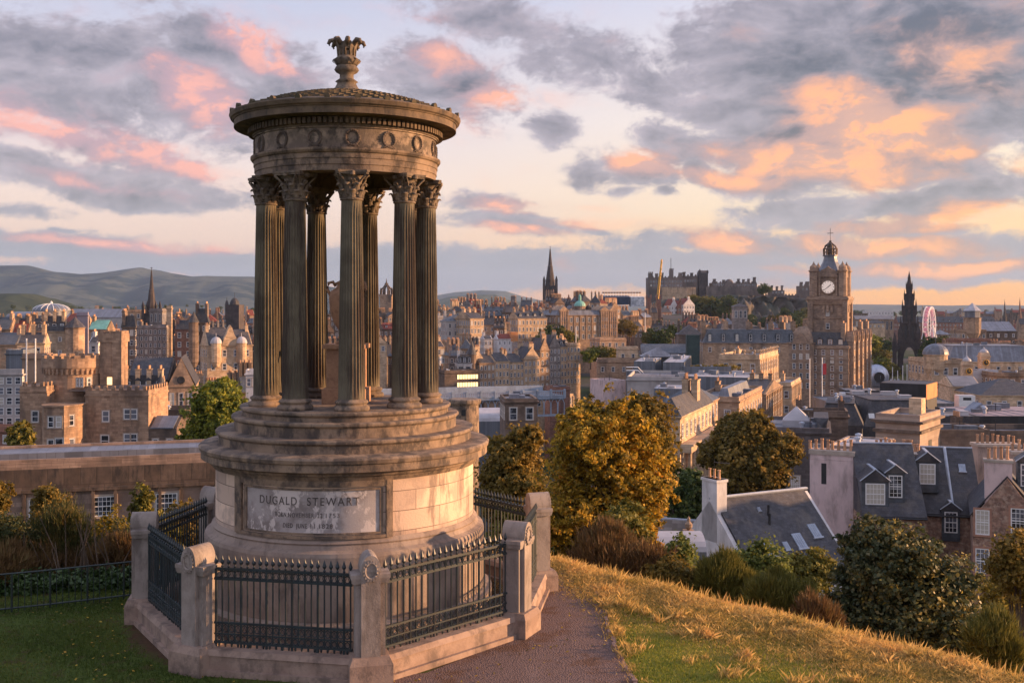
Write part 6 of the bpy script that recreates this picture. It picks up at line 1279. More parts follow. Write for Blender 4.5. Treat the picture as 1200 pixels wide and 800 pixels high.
def clock_tower_hotel():
    Y = 430; S = Y / F; al = R(25); g = -42; x0, y0 = X(973, Y), Y
    MT['hot'] = mat('hotel_sandstone', (.46, .31, .21), (.32, .215, .15), .4, stain=(.10, .075, .06), stain_amt=.7, brick=(.9, .4), bump=.3, stain_scale=.2)
    o = empty('clock_tower_hotel', (x0, y0, g), -al, 'huge ornate sandstone hotel with a tall clock tower topped by an open crown', 'hotel')
    ZZ = lambda py: Z(py, Y) - g; W = MT['hot']; w = 6.7      # half width of tower
    mb = MB(); mb.box(-w, w, -w, w, -4, ZZ(351)); 
    for s in (-1, 1):
        for q in (-1, 1): mb.box(s * w - 1.0, s * w + 1.0, q * w - 1.0, q * w + 1.0, -4, ZZ(352))
    for z in (405, 372): mb.box(-w - .35, w + .35, -w - .35, w + .35, ZZ(z) - .3, ZZ(z) + .3)
    mb.frus(-w - .5, w + .5, -w - .5, w + .5, ZZ(357), ZZ(351), -.8); mb.box(-w - 1.5, w + 1.5, -w - 1.5, w + 1.5, ZZ(351), ZZ(349)); mb.box(-w - 1.1, w + 1.1, -w - 1.1, w + 1.1, ZZ(349), ZZ(347.3)); mb.build('tower_shaft', W, o)
    c = 5.6; mb = MB(); mb.box(-c, c, -c, c, ZZ(348), ZZ(321)); mb.box(-c - .6, c + .6, -c - .6, c + .6, ZZ(321), ZZ(318.5))
    for s in (-1, 1):
        for q in (-1, 1):
            mb.lathe([(1.7, ZZ(347)), (1.7, ZZ(319)), (2.1, ZZ(318.5)), (2.1, ZZ(317)), (1.6, ZZ(317)), (1.6, ZZ(314)), (1.5, ZZ(312.5)), (.7, ZZ(310.5)), (.2, ZZ(308)), (0, ZZ(306))], 10, s * c, q * c)
    for rot in range(4):
        mb.T = Matrix.Rotation(rot * math.pi / 2, 4, 'Z'); mb.box(-3.6, -2.9, -c - .7, -c, ZZ(347), ZZ(325)); mb.box(2.9, 3.6, -c - .7, -c, ZZ(347), ZZ(325)); mb.prism_y([(3.9, ZZ(325)), (-3.9, ZZ(325)), (-2.6, ZZ(317)), (-1, ZZ(315)), (0, ZZ(312.5)), (1, ZZ(315)), (2.6, ZZ(317))], -c - .9, -c + .5)
        mb.tube([(2.75 * math.cos(t), -c - .25, ZZ(336.5) + 2.75 * math.sin(t)) for t in np.linspace(0, 2 * math.pi, 25)], .32, 6)
        for x in (-1.6, 0, 1.6): mb.box(x - .5, x + .5, -w - .75, -w - .1, ZZ(366), ZZ(358)) if rot in (0, 1) else None
    mb.T = None; mb.build('belfry', W, o)
    face = glow_mat('clock_face', (1.0, .80, .70), .22)
    for rot in (0, 1):
        fb = MB(); fb.lathe([(2.6, 0), (2.6, .12), (0, .12)], 32); f = fb.build('clock_face', face, o); f.rotation_euler = (R(90), 0, R(90) * rot)
        v = Matrix.Rotation(rot * math.pi / 2, 3, 'Z') @ Vector((0, -c - .1, ZZ(336.5))); f.location = v
        hb = MB()
        for k in range(12): hb.T = Matrix.Rotation(2 * math.pi * k / 12, 4, 'Z'); hb.box(-.09, .09, 1.85, 2.35, .125, .16)
        hb.T = Matrix.Rotation(R(-232), 4, 'Z'); hb.box(-.1, .1, -.3, 2.2, .17, .2); hb.T = Matrix.Rotation(R(-48), 4, 'Z'); hb.box(-.14, .14, -.3, 1.5, .2, .24); hb.T = None
        hb.build('hands_and_marks', MT['dark'], f)
    rm = MT['lead']; mb = MB(); mb.lathe([(5.0, ZZ(319)), (4.9, ZZ(317)), (3.9, ZZ(312)), (3.0, ZZ(307)), (2.6, ZZ(303)), (2.5, ZZ(300.5)), (3.0, ZZ(300)), (3.0, ZZ(299)), (0, ZZ(299))], 8); mb.build('pavilion_roof', rm, o)
    mb = MB()
    for k in range(8): a = 2 * math.pi * (k + .5) / 8; mb.tube([(2.6 * math.cos(a), 2.6 * math.sin(a), ZZ(299)), (2.7 * math.cos(a), 2.7 * math.sin(a), ZZ(292)), (2.0 * math.cos(a), 2.0 * math.sin(a), ZZ(288)), (.7 * math.cos(a), .7 * math.sin(a), ZZ(285.5))], .32, 5)
    mb.lathe([(2.6, ZZ(296)), (2.9, ZZ(295.5)), (2.6, ZZ(295))], 16, cap=False); mb.lathe([(2.8, ZZ(292)), (3.0, ZZ(291.5)), (2.7, ZZ(291))], 16, cap=False); mb.lathe([(1.2, ZZ(299)), (1.2, ZZ(290)), (.9, ZZ(286))], 8)
    mb.lathe([(.9, ZZ(286)), (1.1, ZZ(285)), (.4, ZZ(283.5)), (.7, ZZ(282.7)), (.1, ZZ(281.5)), (.08, ZZ(276))], 8); mb.build('open_crown', MT['soot'], o)
    mb = MB(); mb.box(-.08, .08, -.08, .08, ZZ(276), ZZ(267.5)); mb.box(-1.2, 1.2, -.06, .06, ZZ(273.6), ZZ(273)); mb.build('weathervane', MT['dark'], o)
    # body: front range to the left and long sunlit range to the right
    def rng_(nm, xa, xb, ya, yb, yt, roofp, dn):
        mb = MB(); mb.box(xa, xb, ya, yb, -4, ZZ(yt)); mb.box(xa - .4, xb + .4, ya - .4, yb + .4, ZZ(yt) - 1.2, ZZ(yt) - .3)
        for z in (419, 434, 449): mb.box(xa - .2, xb + .2, ya - .2, yb + .2, ZZ(z) - .2, ZZ(z) + .25)
        b = mb.build(nm, W, o); rb = MB(); rb.frus(xa + .2, xb - .2, ya + .2, yb - .2, ZZ(yt), ZZ(yt) + roofp, 2.4); rb.build('roof', MT['slate'], o); return b
    rng_('front_range', -w - 15, w + 2.5, -w - 9, 14, 403, 5.0, 4); rng_('side_range', -w + 2, w + 2.48, 13.8, 50, 400, 5.5, 9)
    for k in range(9):
        for r_, py in enumerate((414, 423, 432, 441, 450, 459)): put_window(o, -w - 13.4 + 3.3 * k, -w - 9, ZZ(py), 0, 1.2, 2.0)
    for k in range(15):
        for py in (414, 427, 441, 455): put_window(o, w + 2.5, -w - 6.5 + 4.1 * k, ZZ(py), R(90), 1.5, 2.4)
    for py in (385, 370): put_window(o, 0, -w, ZZ(py), 0, 1.3, 2.2); put_window(o, w, 0, ZZ(py), R(90), 1.3, 2.2)
    for k in range(5):
        y = -w - 5 + 13.5 * k; mb = MB(); mb.box(w + 1.5, w + 4.2, y - 2.4, y + 2.4, -4, ZZ(398)); mb.prism_x([(y - 2.7, ZZ(398)), (y + 2.7, ZZ(398)), (y + 1.1, ZZ(391)), (y, ZZ(387)), (y - 1.1, ZZ(391))], w + 1.2, w + 3.9)
        for q in (-1, 1): pinnacle(mb, w + 3.9, y + q * 2.4, ZZ(400), .9, 5)
        mb.build('gabled_bay', W, o)
        for py in (408, 422, 436, 450): put_window(o, w + 4.2, y, ZZ(py), R(90), 2.0, 2.6)
    # corner pavilion to the left with domed roof
    mb = MB(); mb.box(-w - 7, -w + 3, -w - 10.3, -w + .2, -4, ZZ(400)); mb.box(-w - 7.4, -w + 3.4, -w - 10.7, -w + .1, ZZ(401.5), ZZ(400)); mb.prism_y([(-w + 1, ZZ(400)), (-w - 5, ZZ(400)), (-w - 3.4, ZZ(393)), (-w - 2, ZZ(389.5)), (-w - .6, ZZ(393))], -w - 10.5, -w - 9); mb.build('corner_pavilion', W, o)
    mb = MB(); mb.lathe([(6.4, ZZ(400)), (6.1, ZZ(396)), (4.8, ZZ(389)), (2.6, ZZ(383)), (2.0, ZZ(382.3)), (0, ZZ(382))], 4, -w - 2, -w - 5, a0=math.pi / 4, a1=2 * math.pi + math.pi / 4); mb.build('pavilion_dome', MT['hot'], o)
    for py in (408, 419, 430, 441, 452):
        for q in (-4.6, -2, .6): put_window(o, -w + q, -w - 10.3, ZZ(py), 0, 1.1, 2.1)
    for k in range(3): dormer(o, -w + 5 + 3.9 * k, -w - 8.6, ZZ(403), 0, 1.8, 2.4, 2, 'hot', 'slate')
    for x, y in ((-w - 14, 3), (w - 1, -13), (w, 30), (w, 52), (-w + 3, 22)): chimney(o, x + 1.2, y, ZZ(398), 1.6, 3.4, 7, W)
    for s in (-2.4, 2.4): pass
def gothic_monument():
    Y = 669; S = Y / F; g = -44; o = empty('gothic_monument', (X(1065.5, Y), Y, g), R(-20), 'soot-black gothic spire monument with open arches and many pinnacles', 'monument')
    ZZ = lambda py: Z(py, Y) - g; m = MT['black']; top, base = ZZ(320), 0
    mb = MB()
    for sx in (-1, 1):
        for sy in (-1, 1):
            mb.box(sx * 5.2 - 1.7, sx * 5.2 + 1.7, sy * 5.2 - 1.7, sy * 5.2 + 1.7, -1, ZZ(398)); mb.box(sx * 8.6 - 1.2, sx * 8.6 + 1.2, sy * 8.6 - 1.2, sy * 8.6 + 1.2, -1, ZZ(408))
            mb.add([(sx * 5, sy * 6.2, ZZ(400)), (sx * 6.2, sy * 5, ZZ(400)), (sx * 8.9, sy * 8.1, ZZ(410)), (sx * 8.1, sy * 8.9, ZZ(410)), (sx * 5, sy * 6.2, ZZ(404)), (sx * 6.2, sy * 5, ZZ(404)), (sx * 8.9, sy * 8.1, ZZ(415)), (sx * 8.1, sy * 8.9, ZZ(415))], [(0, 1, 2, 3), (7, 6, 5, 4), (0, 3, 7, 4), (1, 5, 6, 2)])
            pinnacle(mb, sx * 8.6, sy * 8.6, ZZ(408), 2.0, 10.5); pinnacle(mb, sx * 5.4, sy * 5.4, ZZ(398), 2.0, 10)
            for q in (-1, 1): pinnacle(mb, sx * 8.6 + q * 1.2, sy * 8.6 - 1.2, ZZ(410), .7, 6)
    mb.build('buttress_piers', m, o)
    mb = MB()
    for rot in range(4):
        mb.T = Matrix.Rotation(rot * math.pi / 2, 4, 'Z'); n = 10
        arc_ = [(3.6 * math.cos(t) * (1 if True else 1), ZZ(424) + 9.5 * math.sin(t)) for t in np.linspace(0, math.pi, n)]
        for (xa, za), (xb, zb_) in zip(arc_[:-1], arc_[1:]): mb.add([(xa, -6.2, za), (xb, -6.2, zb_), (xb, -6.2, ZZ(400)), (xa, -6.2, ZZ(400)), (xa, -4.6, za), (xb, -4.6, zb_), (xb, -4.6, ZZ(400)), (xa, -4.6, ZZ(400))], [(1, 0, 3, 2), (4, 5, 6, 7), (0, 1, 5, 4)])
        mb.prism_y([(3.4, ZZ(401)), (-3.4, ZZ(401)), (0, ZZ(392))], -6.6, -6.0); pinnacle(mb, 0, -6.3, ZZ(394), .8, 5)
    mb.T = None; mb.box(-5, 5, -5, 5, ZZ(403), ZZ(399)); mb.build('arches', m, o)
    tiers = [(4.9, 400, 378), (3.9, 378, 358), (2.8, 358, 344), (1.8, 344, 333)]
    for k, (w, a, b) in enumerate(tiers):
        mb = MB(); mb.frus(-w, w, -w, w, ZZ(a), ZZ(b), w * .06); mb.box(-w * 1.15, w * 1.15, -w * 1.15, w * 1.15, ZZ(b) - .6, ZZ(b))
        for sx in (-1, 0, 1):
            for sy in (-1, 0, 1):
                if sx or sy: pinnacle(mb, sx * w * 1.02, sy * w * 1.02, ZZ(a) + (ZZ(b) - ZZ(a)) * .45, w * .26, (ZZ(b) - ZZ(a)) * .95)
        mb.build('tier', m, o); lo = MB()
        for rot in range(4): lo.T = Matrix.Rotation(rot * math.pi / 2, 4, 'Z'); [lo.box(q * w * .42 - w * .14, q * w * .42 + w * .14, -w * 1.0 - .08, -w * .9, ZZ(a) + 1, ZZ(b) - 2) for q in (-1, 1)]
        lo.T = None; lo.build('openings', MT['dark'], o)
    mb = MB(); mb.lathe([(1.6, ZZ(333)), (.9, ZZ(327)), (1.05, ZZ(326.6)), (.3, ZZ(320)), (0, ZZ(317))], 8); mb.build('spire', m, o)
    mb = MB(); mb.box(-10, 10, -10, 10, -2, 1.2); mb.box(-8, 8, -8, 8, 1.2, 2.2); mb.build('steps', MT['soot'], o)
def ferris_wheel():
    Y = 720; S = Y / F; zc = Z(381, Y); r = 21.5 * S; g = h1(X(1089, Y), Y); o = empty('ferris_wheel', (X(1089, Y), Y, g), R(57), 'white ferris wheel with pink lights seen almost edge-on', 'ferris wheel'); zc -= g
    wm = glow_mat('wheel_lights', (.95, .72, .66), .22); pm = glow_mat('pink_lights', (.75, .28, .34), .2)
    for y, mm in ((-1.6, wm), (1.6, wm)):
        mb = MB(); mb.tube([(r * math.cos(t), y, zc + r * math.sin(t)) for t in np.linspace(0, 2 * math.pi, 49)], .35, 5); mb.tube([(r * .93 * math.cos(t), y, zc + r * .93 * math.sin(t)) for t in np.linspace(0, 2 * math.pi, 49)], .2, 5); mb.build('rim', mm, o)
    sp_ = MB()
    for k in range(24):
        t = 2 * math.pi * k / 24; sp_.tube([(0, 2.2 * (1 if k % 2 else -1), zc), (r * math.cos(t), 1.6 * (1 if k % 2 else -1), zc + r * math.sin(t))], .10, 4)
    sp_.build('spokes', MT['paint'], o)
    gb = MB(); gb.lathe([(.0, -2.4), (1.1, -2.1), (1.2, -.8), (1.1, 0), (0, .3)], 8); gm = gb.mesh('gondola', pm)
    for k in range(24): t = 2 * math.pi * (k + .5) / 24; link('gondola', gm, o, (r * math.cos(t), 0, zc + r * math.sin(t)))
    mb = MB()
    for s in (-1, 1):
        for y in (-4, 4): mb.tube([(s * 11, y * 1.6, 0), (0, y * .6, zc)], .5, 5)
    mb.build('support_frame', MT['paint'], o)
middle_group(); castle(); clock_tower_hotel(); gothic_monument(); ferris_wheel()
# ================================================================== right hand side and middle distance
def railrun(name, label, a, b, z, Y0, Y1, hgt, m, cat, n=30):
    p = Vector((X(a, Y0), Y0, 0)); q = Vector((X(b, Y1), Y1, 0)); g = min(h1(p.x, p.y), h1(q.x, q.y)); return p, q, g
def right_group():
    H_ = house
    # ---- long street fronts running away to the clock tower
    AL = 21
    def port(o, hx, hy, ht):     # colonnade on the sunlit street face
        mb = MB(); 
        for k in range(9): y = -hy + 2 * hy * (k + .6) / 9.2; mb.lathe([(.55, ht - 13.2), (.5, ht - 12.9), (.45, ht - 5.3), (.6, ht - 5.0)], 8, hx + .9, y)
        mb.box(hx, hx + 1.6, -hy, hy, ht - 5.0, ht - 4.1); mb.box(hx, hx + 1.9, -hy, hy, ht - 4.1, ht - 3.8); mb.build('colonnade', MT['gold'], o)
    H_('columned_terrace_building', 'nearest lit stone terrace building with giant columns and hipped slate roof', 770, 797, 834, 488, 560, 148, AL, 26, 'gold', 'hip', 2.4, 'slate', fh=3.6, bay=3.0, rows=3, chim=2, near=True, strings=True, extra=port)
    H_('hipped_roof_building', 'low grey hipped slate roof behind the columned terrace building', 775, 826, None, 473, 486, 176, AL, 12, 'sand', 'hip', 2.4, 'slateb', fh=3, rows=1, chim=0, near=True)
    H_('stone_terrace_building', 'second stone terrace building with white windows along the sunlit street', 812, 866, 893, 470, 525, 205, AL, 26, 'sand', 'flat', 0, 'lead', fh=4.4, bay=3.6, rows=3, chim=1, strings=True, par=.8, near=True, extra=lambda o, hx, hy, ht: (lambda m: (m.frus(0, hx - 2, -hy + 2, hy - 4, ht + .13, ht + 2.2, .6), m.build('roof_lantern', MT['lead'], o)))(MB()))
    H_('stone_terrace_building', 'third stone terrace building, tall and sunlit, before the flagpoles', 866, 897, 916, 462, 520, 245, AL, 26, 'sand', 'gx', 2.4, 'slate', fh=4.0, bay=3.0, rows=4, chim=3, strings=True, pil=True)
    H_('stone_terrace_building', 'farthest pale terrace building ending the sunlit street below the hotel', 905, 927, 938, 452, 500, 290, AL, 26, 'gold', 'flat', 0, 'lead', fh=4.0, bay=2.8, rows=4, chim=1, strings=True, pil=True)
    H_('ornate_stone_block', 'ornate golden stone block with urns on its parapet left of the clock tower', 843, 890, 937, 421, 470, 330, AL + 1, 40, 'gold', 'flat', 0, 'flat', fh=4.6, bay=3.6, ww=1.4, wh=2.6, rows=3, chim=2, strings=True, pil=True, par=1.5, extra=lambda o, hx, hy, ht: [pinn(o, hx + .0, -hy + 2 * hy * (k + .5) / 12, ht + 1.5) for k in range(12)] + [pinn(o, -hx + 2 * hx * (k + .5) / 4, -hy, ht + 1.5) for k in range(4)])
    H_('dormered_range', 'long range with bluish lead roof, round dormers and tall chimneys left of the clock tower', 824, 936, None, 402, 420, 420, 4, 14, 'sand', 'mansard', 5.0, 'slateb', fh=4.4, bay=5, rows=1, chim=5, dorm=7, chh=3.5, chw=1.6)
    H_('white_lift_tower', 'tall stone tower with white render base rising above the dormered range', 860, 876, None, 359, 400, 470, 3, 6, 'greyst', 'hip', 1.5, 'slate', fh=6, bay=2.1, ww=1.2, wh=3.2, rows=1, chim=0)
    H_('low_domed_block', 'low brown vaulted roof at the left end of the dormered range', 795, 824, None, 392, 412, 450, 3, 12, 'soot', 'hip', 4, 'slate', rows=1, chim=2, wins=False)
    # ---- post office roofs: grey plant boxes
    H_('low_stone_range', 'long low lit stone range below the gardens with a flat roof', 700, 762, None, 424, 450, 420, 4, 16, 'sand', 'flat', 0, 'flat', fh=5, bay=4.4, rows=2, chim=0)
    H_('stone_pavilion_block', 'lit sandstone pavilion block left of the grey roof pavilion', 724, 748, None, 409, 424, 440, 2, 10, 'gold', 'flat', 0, 'flat', fh=5, bay=4, rows=1, chim=0)
    H_('roof_pavilion', 'grey hipped metal roofed pavilion among the roof terraces', 752, 790, None, 418, 428, 400, 4, 12, 'dark', 'hip', 3.2, 'lead', rows=1, chim=0, wins=False, over=1.2)
    H_('dark_glass_box', 'dark green mesh clad tower box on the roofs', 805, 820, None, 393, 425, 380, 4, 5, 'greenbox', 'flat', 0, 'flat', chim=0, wins=False, cornice=False, par=.2)
    H_('long_grey_roof', 'long blue grey roof deck behind the plant boxes', 752, 845, None, 414, 424, 440, 3, 14, 'plant', 'gx', 3.5, 'slateb', chim=0, wins=False)
    H_('grey_plant_box', 'left of two grey clad boxes with white stair beneath the roof pavilion', 743, 768, 775, 424, 448, 330, 12, 9, 'plant', 'flat', 0, 'pale', chim=0, wins=False, cornice=False, par=.15)
    H_('grey_plant_box', 'right of two grey clad boxes, beside the planted roof terrace', 777, 802, 810, 425, 448, 325, 12, 9, 'plant', 'flat', 0, 'pale', chim=0, wins=False, cornice=False, par=.15)
    H_('grey_terrace_wall', 'long grey clad block with planted terrace on top', 802, 857, None, 433, 450, 318, 6, 8, 'plant', 'flat', 0, 'flat', chim=0, wins=False, cornice=False)
    H_('office_roof', 'broad flat office roof under the grey plant boxes', 735, 845, None, 446, 470, 290, 10, 30, 'concrete', 'flat', 0, 'flat', fh=4, bay=4, rows=1, chim=0, wins=False)
    H_('grey_plant_box', 'long pale-topped grey box with an orange lit end above the terrace buildings', 801, 876, 889, 443, 458, 262, 24, 8, 'plant', 'flat', 0, 'pale', chim=0, wins=False, cornice=False, par=.12)
    H_('pale_roof_block', 'pale flat roof with slim rail behind the hipped slate roof', 766, 802, None, 456, 464, 250, 12, 12, 'plant', 'flat', 0, 'pale', chim=0, wins=False, cornice=False, par=.1)
    H_('pink_block', 'pink lit windowless block just above the bronze tree top', 709, 733, None, 449, 466, 300, -20, 10, 'pink', 'flat', 0, 'flat', chim=0, wins=False, cornice=False)
    o, t, k = at('metal_staircase', 'white metal staircase on the roof beside the left grey box', 742, 436, 322, 'staircase'); mb = MB()
    for s in (0, 1.2): mb.tube([(-2, s, t + 1.5), (1.5, s, t + 1.5), (5.2, s, t - 2.5)], .10, 4); mb.tube([(-2, s, t + .5), (1.5, s, t + .5), (5.2, s, t - 3.6)], .14, 4)
    for q in range(12): mb.box(1.5 + q * .31, 1.8 + q * .31, 0, 1.2, t + .4 - q * .34, t + .5 - q * .34)
    mb.build('flight', MT['paint'], o); mb = MB(); mb.box(-2, 1.5, 0, 1.2, 0, t + .4); mb.build('landing', MT['plant'], o)
    o2 = copy_tree(o, (X(797, 300), 300, o.location.z - 2.2), math.pi, 1, 'white metal staircase on the roof in front of the right grey box', 'staircase')
    # planting on the roof terrace
    bl = [(X(px, 322), 322, Z(430.5, 322), 2.2, 1.2, .7) for px in range(812, 858, 5)]; tag(link('roof_planting', leaves('roof_planting', bl, 2600, .4, LM['yel'], 9, 'leaf', .3)), kind='stuff')
    # ---- station side: long shed wall, bridge, parapets
    H_('station_shed', 'long low lit station wall with a white edged roof leading to the street row', 560, 672, None, 462, 474, 385, -37, 12, 'gold', 'flat', 0, 'pale', fh=4.2, bay=3.6, ww=1.4, wh=2.4, rows=1, chim=0, par=.3, pil=True, cornice=False)
    H_('low_maroon_block', 'low maroon block at the end of the station wall', 644, 668, None, 456, 468, 360, -10, 8, 'redst', 'flat', 0, 'flat', chim=0, wins=False)
    H_('brick_block', 'dark brick flat roofed block with white doorway left of the golden tree', 592, 630, None, 470, 500, 190, -6, 10, 'soot', 'flat', 0, 'flat', fh=3.6, bay=2.4, ww=1.3, wh=2.2, rows=1, chim=0, near=False, par=.5)
    # railway bridge
    o = empty('iron_bridge', (X(555, 290), 290, -55), R(16), 'pale painted iron road bridge with arched lattice side left of the brick block', 'bridge'); t = Z(466, 290) + 55
    bm = mat('bridge_paint', (.36, .42, .50), (.28, .33, .40), 1, rough=.5, stain=(.14, .14, .16), stain_amt=.4)
    mb = MB(); mb.box(-38, 26, 0, 20, t - 1.2, t); mb.build('deck', MT['flat'], o)
    mb = MB(); mb.box(-38, 26, -.6, -.2, t - .1, t + .25); mb.box(-38, 26, -.6, -.2, t + 1.3, t + 1.55)
    for k in range(129): mb.box(-38 + k * .5, -37.88 + k * .5, -.5, -.3, t + .2, t + 1.35)
    for k in range(17): mb.box(-38 + 4 * k - .25, -38 + 4 * k + .25, -.75, -.1, t - .6, t + 1.9)
    mb.box(-38, 26, 19.6, 20, t, t + 1.5); mb.build('parapet', bm, o)
    mb = MB()
    for k in range(32):
        x = -37 + 2 * k; mb.tube([(x - .9, -.3, t - 5), (x - .9, -.3, t - 2), (x - .5, -.3, t - 1.1), (x, -.3, t - .8), (x + .5, -.3, t - 1.1), (x + .9, -.3, t - 2), (x + .9, -.3, t - 5)], .13, 4)
    mb.box(-38, 26, -.5, -.1, t - .8, t - .2); mb.box(-38, 26, -.45, -.15, t - 5.6, t - 5); mb.build('arched_lattice', bm, o)
    for px in (-20, 5): mb = MB(); mb.box(px - 2, px + 2, 0, 19, 0, t - 1.2); mb.build('pier', MT['sand'], o)
    o = empty('glass_canopy', (X(545, 250), 250, -52), R(10), 'white curved glazed canopy below the iron bridge', 'canopy'); t = Z(486, 250) + 52
    mb = MB(); mb.prism_x([(6 * math.cos(a) + 6, t - 1.6 + 2.6 * math.sin(a)) for a in np.linspace(0, math.pi, 12)], -8, 12); mb.build('vault', MT['pale'], o); mb = MB(); mb.box(-8, 12, 0, 12, 0, t - 1.61); mb.build('wall', MT['plant'], o)
    # round stone turret head beyond the drum
    o, t, k = at('round_stone_turret', 'round weathered stone turret top just right of the monument steps', 544, 467, 62, 'turret'); mb = MB(); mb.lathe([(.86, 0), (.86, t - .35), (.90, t - .33), (.97, t - .2), (.97, t - .05), (.9, t), (0, t)], 32); mb.build('drum', M_STEP, o)
    mb = MB(); mb.box(-.12, .12, -.9, -.84, t - .9, t - .55); mb.build('niche', MT['dark'], o)
    # ---- houses right, nearest
    MT['bigslate'] = MT['slate']
    def skyl(o, hx, hy, ht, rh, items):
        sm = MB(); sm.box(-.42, .42, -.06, .06, 0, 1.25, 0); 
        for q in (-.2, 0, .2): sm.box(q - .02, q + .02, -.09, -.05, .05, 1.2, 1)
        sm.box(-.5, .5, -.10, .06, -.14, 0, 1); f = sm.mesh('skylight', [MT['skyglass'], MT['leadtrim']])
        sl_ = math.atan2(rh, hy)
        for x, t, s in items:
            q = link('skylight', f, o, (x, -hy * (1 - t) - .05, ht + rh * t + .24)); q.rotation_euler = (-(math.pi / 2 - sl_), 0, 0); q.scale = (s, 1, s)
    MT['skyglass'] = mat('skylight_glass', (.35, .40, .48), (.25, .29, .36), 2, rough=.15)
    def gableh(o, hx, hy, ht):
        rh = 5.6
        skyl(o, hx, hy, ht, rh, [(-hx * .42, .24, 1.1), (-hx * .08, .30, .6), (hx * .22, .30, 1.1), (hx * .62, .40, 1.0), (-hx * .2, .78, .3)])
        mb = MB(); mb.tube([(-hx + .2, 0, ht + rh + .22), (hx - .1, 0, ht + rh + .22)], .13, 6); mb.build('ridge_flashing', MT['leadtrim'], o)
        mb = MB(); 
        for x, t in ((-hx * .15, .62), (-hx * .08, .72)): mb.tube([(x, -hy * (1 - t), ht + rh * t), (x, -hy * (1 - t), ht + rh * t + 1.1)], .1, 6)
        mb.build('vent_pipe', MT['dark'], o)
        c = MB(); c.box(-.5, .5, -.95, .95, -2.4, 2.6); c.box(-.58, .58, -1.03, 1.03, 2.4, 2.6); cc = c.build('chimney', [MT['white']], o, (-hx + .5, 0, ht + rh - .8))
        for k in range(3): link('chimney_pot', pot_mesh(), cc, (0, -.6 + .6 * k, 2.6))
        mb = MB(); mb.tube([(0, 0, 2), (0, 0, 4.2)], .025, 4); mb.tube([(-.1, 0, 3.9), (1.6, 0, 3.7)], .02, 4)
        for k in range(5): mb.tube([(.2 + .3 * k, -.25, 3.85 - .04 * k), (.2 + .3 * k, .25, 3.85 - .04 * k)], .015, 4)
        mb.build('aerial', MT['dark'], cc)
        for s, zz in ((1.7, 1.7), (-1.2, 1.1)): put_window(o, -hx, s, ht - 1.6 + zz, R(-90), .9, 1.5, 'frame', 'sill', True)
    # white gabled house: gable end faces left-front, big slate slope to camera
    o = house('white_gabled_house', 'white harled house with steep gable and large dark slate roof with skylights', 885, 1003, None, 668, 700, 86, -28, 11, 'white', 'gx', 5.6, 'slate', chim=0, wins=False, cornice=False, near=True, extra=gableh, over=.12)
    mb = MB()
    # pink gable wall house
    def pinkx(o, hx, hy, ht):
        for s, n in ((-hx * .55, 4), (hx * .5, 4)):
            for k in range(n): q = link('chimney_pot', pot_mesh(), o, (s - 1.0 + .55 * k, -hy + .7, ht + .9)); q.scale = (1.2, 1.2, random.uniform(.9, 1.5))
        mb = MB(); mb.box(-hx - .1, hx + .1, -hy - .1, -hy + 1.5, ht + .5, ht + .9); mb.build('coping', MT['sill'], o); mb = MB(); mb.box(-.9, -.45, -hy - .02, -hy + .1, ht - 2.2, ht - .3); mb.build('niche', MT['dark'], o)
    house('pink_gable_house', 'tall pink harled chimney gable with two groups of clay pots', 949, 1000, 1010, 541, 640, 97, 27, 2.2, 'pink', 'flat', 0, 'flat', chim=0, wins=False, cornice=False, par=.5, extra=pinkx)
    # dormered house right of it
    def dorx(o, hx, hy, ht):
        dormer(o, -hx * .55, -hy + .5, ht + .9, 0, 2.3, 2.2, 3.4, 'slateb', 'slate', True, 'gable'); dormer(o, hx * .1, -hy + .8, ht + 1.5, 0, 1.6, 2.3, 3.2, 'slateb', 'slate', True, 'gable')
    house('dormered_slate_house', 'slate roofed house with two big white framed dormers behind the dark bush', 1010, 1086, None, 608, 640, 92, 8, 11, 'rubble', 'gable', 5.6, 'slate', chim=0, near=True, rows=1, cornice=False, wins=False, extra=dorx)
    def stackx(n):
        def f(o, hx, hy, ht):
            mb = MB(); mb.box(-hx - .12, hx + .12, -hy - .12, hy + .12, ht + .02, ht + .3); mb.build('coping', MT['sill'], o)
            for k in range(n): q = link('chimney_pot', pot_mesh(), o, (-hx + .35 + (2 * hx - .7) * k / (n - 1) + random.uniform(-.05, .05), random.uniform(-.05, .05), ht + .3)); q.scale = (1.2, 1.2, random.uniform(.85, 1.45))
        return f
    house('chimney_wall', 'stained beige chimney wall with eight clay pots right of the pink gable', 1023, 1052, None, 530, 600, 104, 20, 1.6, 'beige', 'flat', 0, 'sill', chim=0, wins=False, cornice=False, par=.02, extra=stackx(5), cat='chimney wall')
    house('chimney_wall', 'sooty beige chimney wall in front of the square stone tower', 1050, 1077, 1085, 536, 600, 98, 30, 1.6, 'beige', 'flat', 0, 'sill', chim=0, wins=False, cornice=False, par=.02, extra=stackx(5), cat='chimney wall')
    # house with lit dormer, slate valley roof
    def valx(o, hx, hy, ht):
        dormer(o, -hx * .75, -hy + 1.2, ht + 2.4, 0, 1.9, 2.2, 3, 'slateb', 'slate', True); dormer(o, -hx * .05, -hy - .2, ht - 1.6, 0, 1.5, 2.2, 3, 'slateb', 'slate', True)
        skyl(o, hx, hy, ht, 5.2, [(hx * .55, .62, .7)]); mb = MB(); mb.tube([(hx * .05, -hy * .02, ht + 5.4), (hx * .05, -hy, ht + .25)], .14, 5); mb.build('valley_flashing', MT['leadtrim'], o)
    house('slate_roofed_house', 'house with broad slate slope, lead valley and corner dormer left of the rubble gable', 1080, 1152, None, 606, 650, 94, 14, 11, 'rubble', 'gable', 5.2, 'slate', chim=0, near=True, rows=2, cornice=False, wins=False, extra=valx)
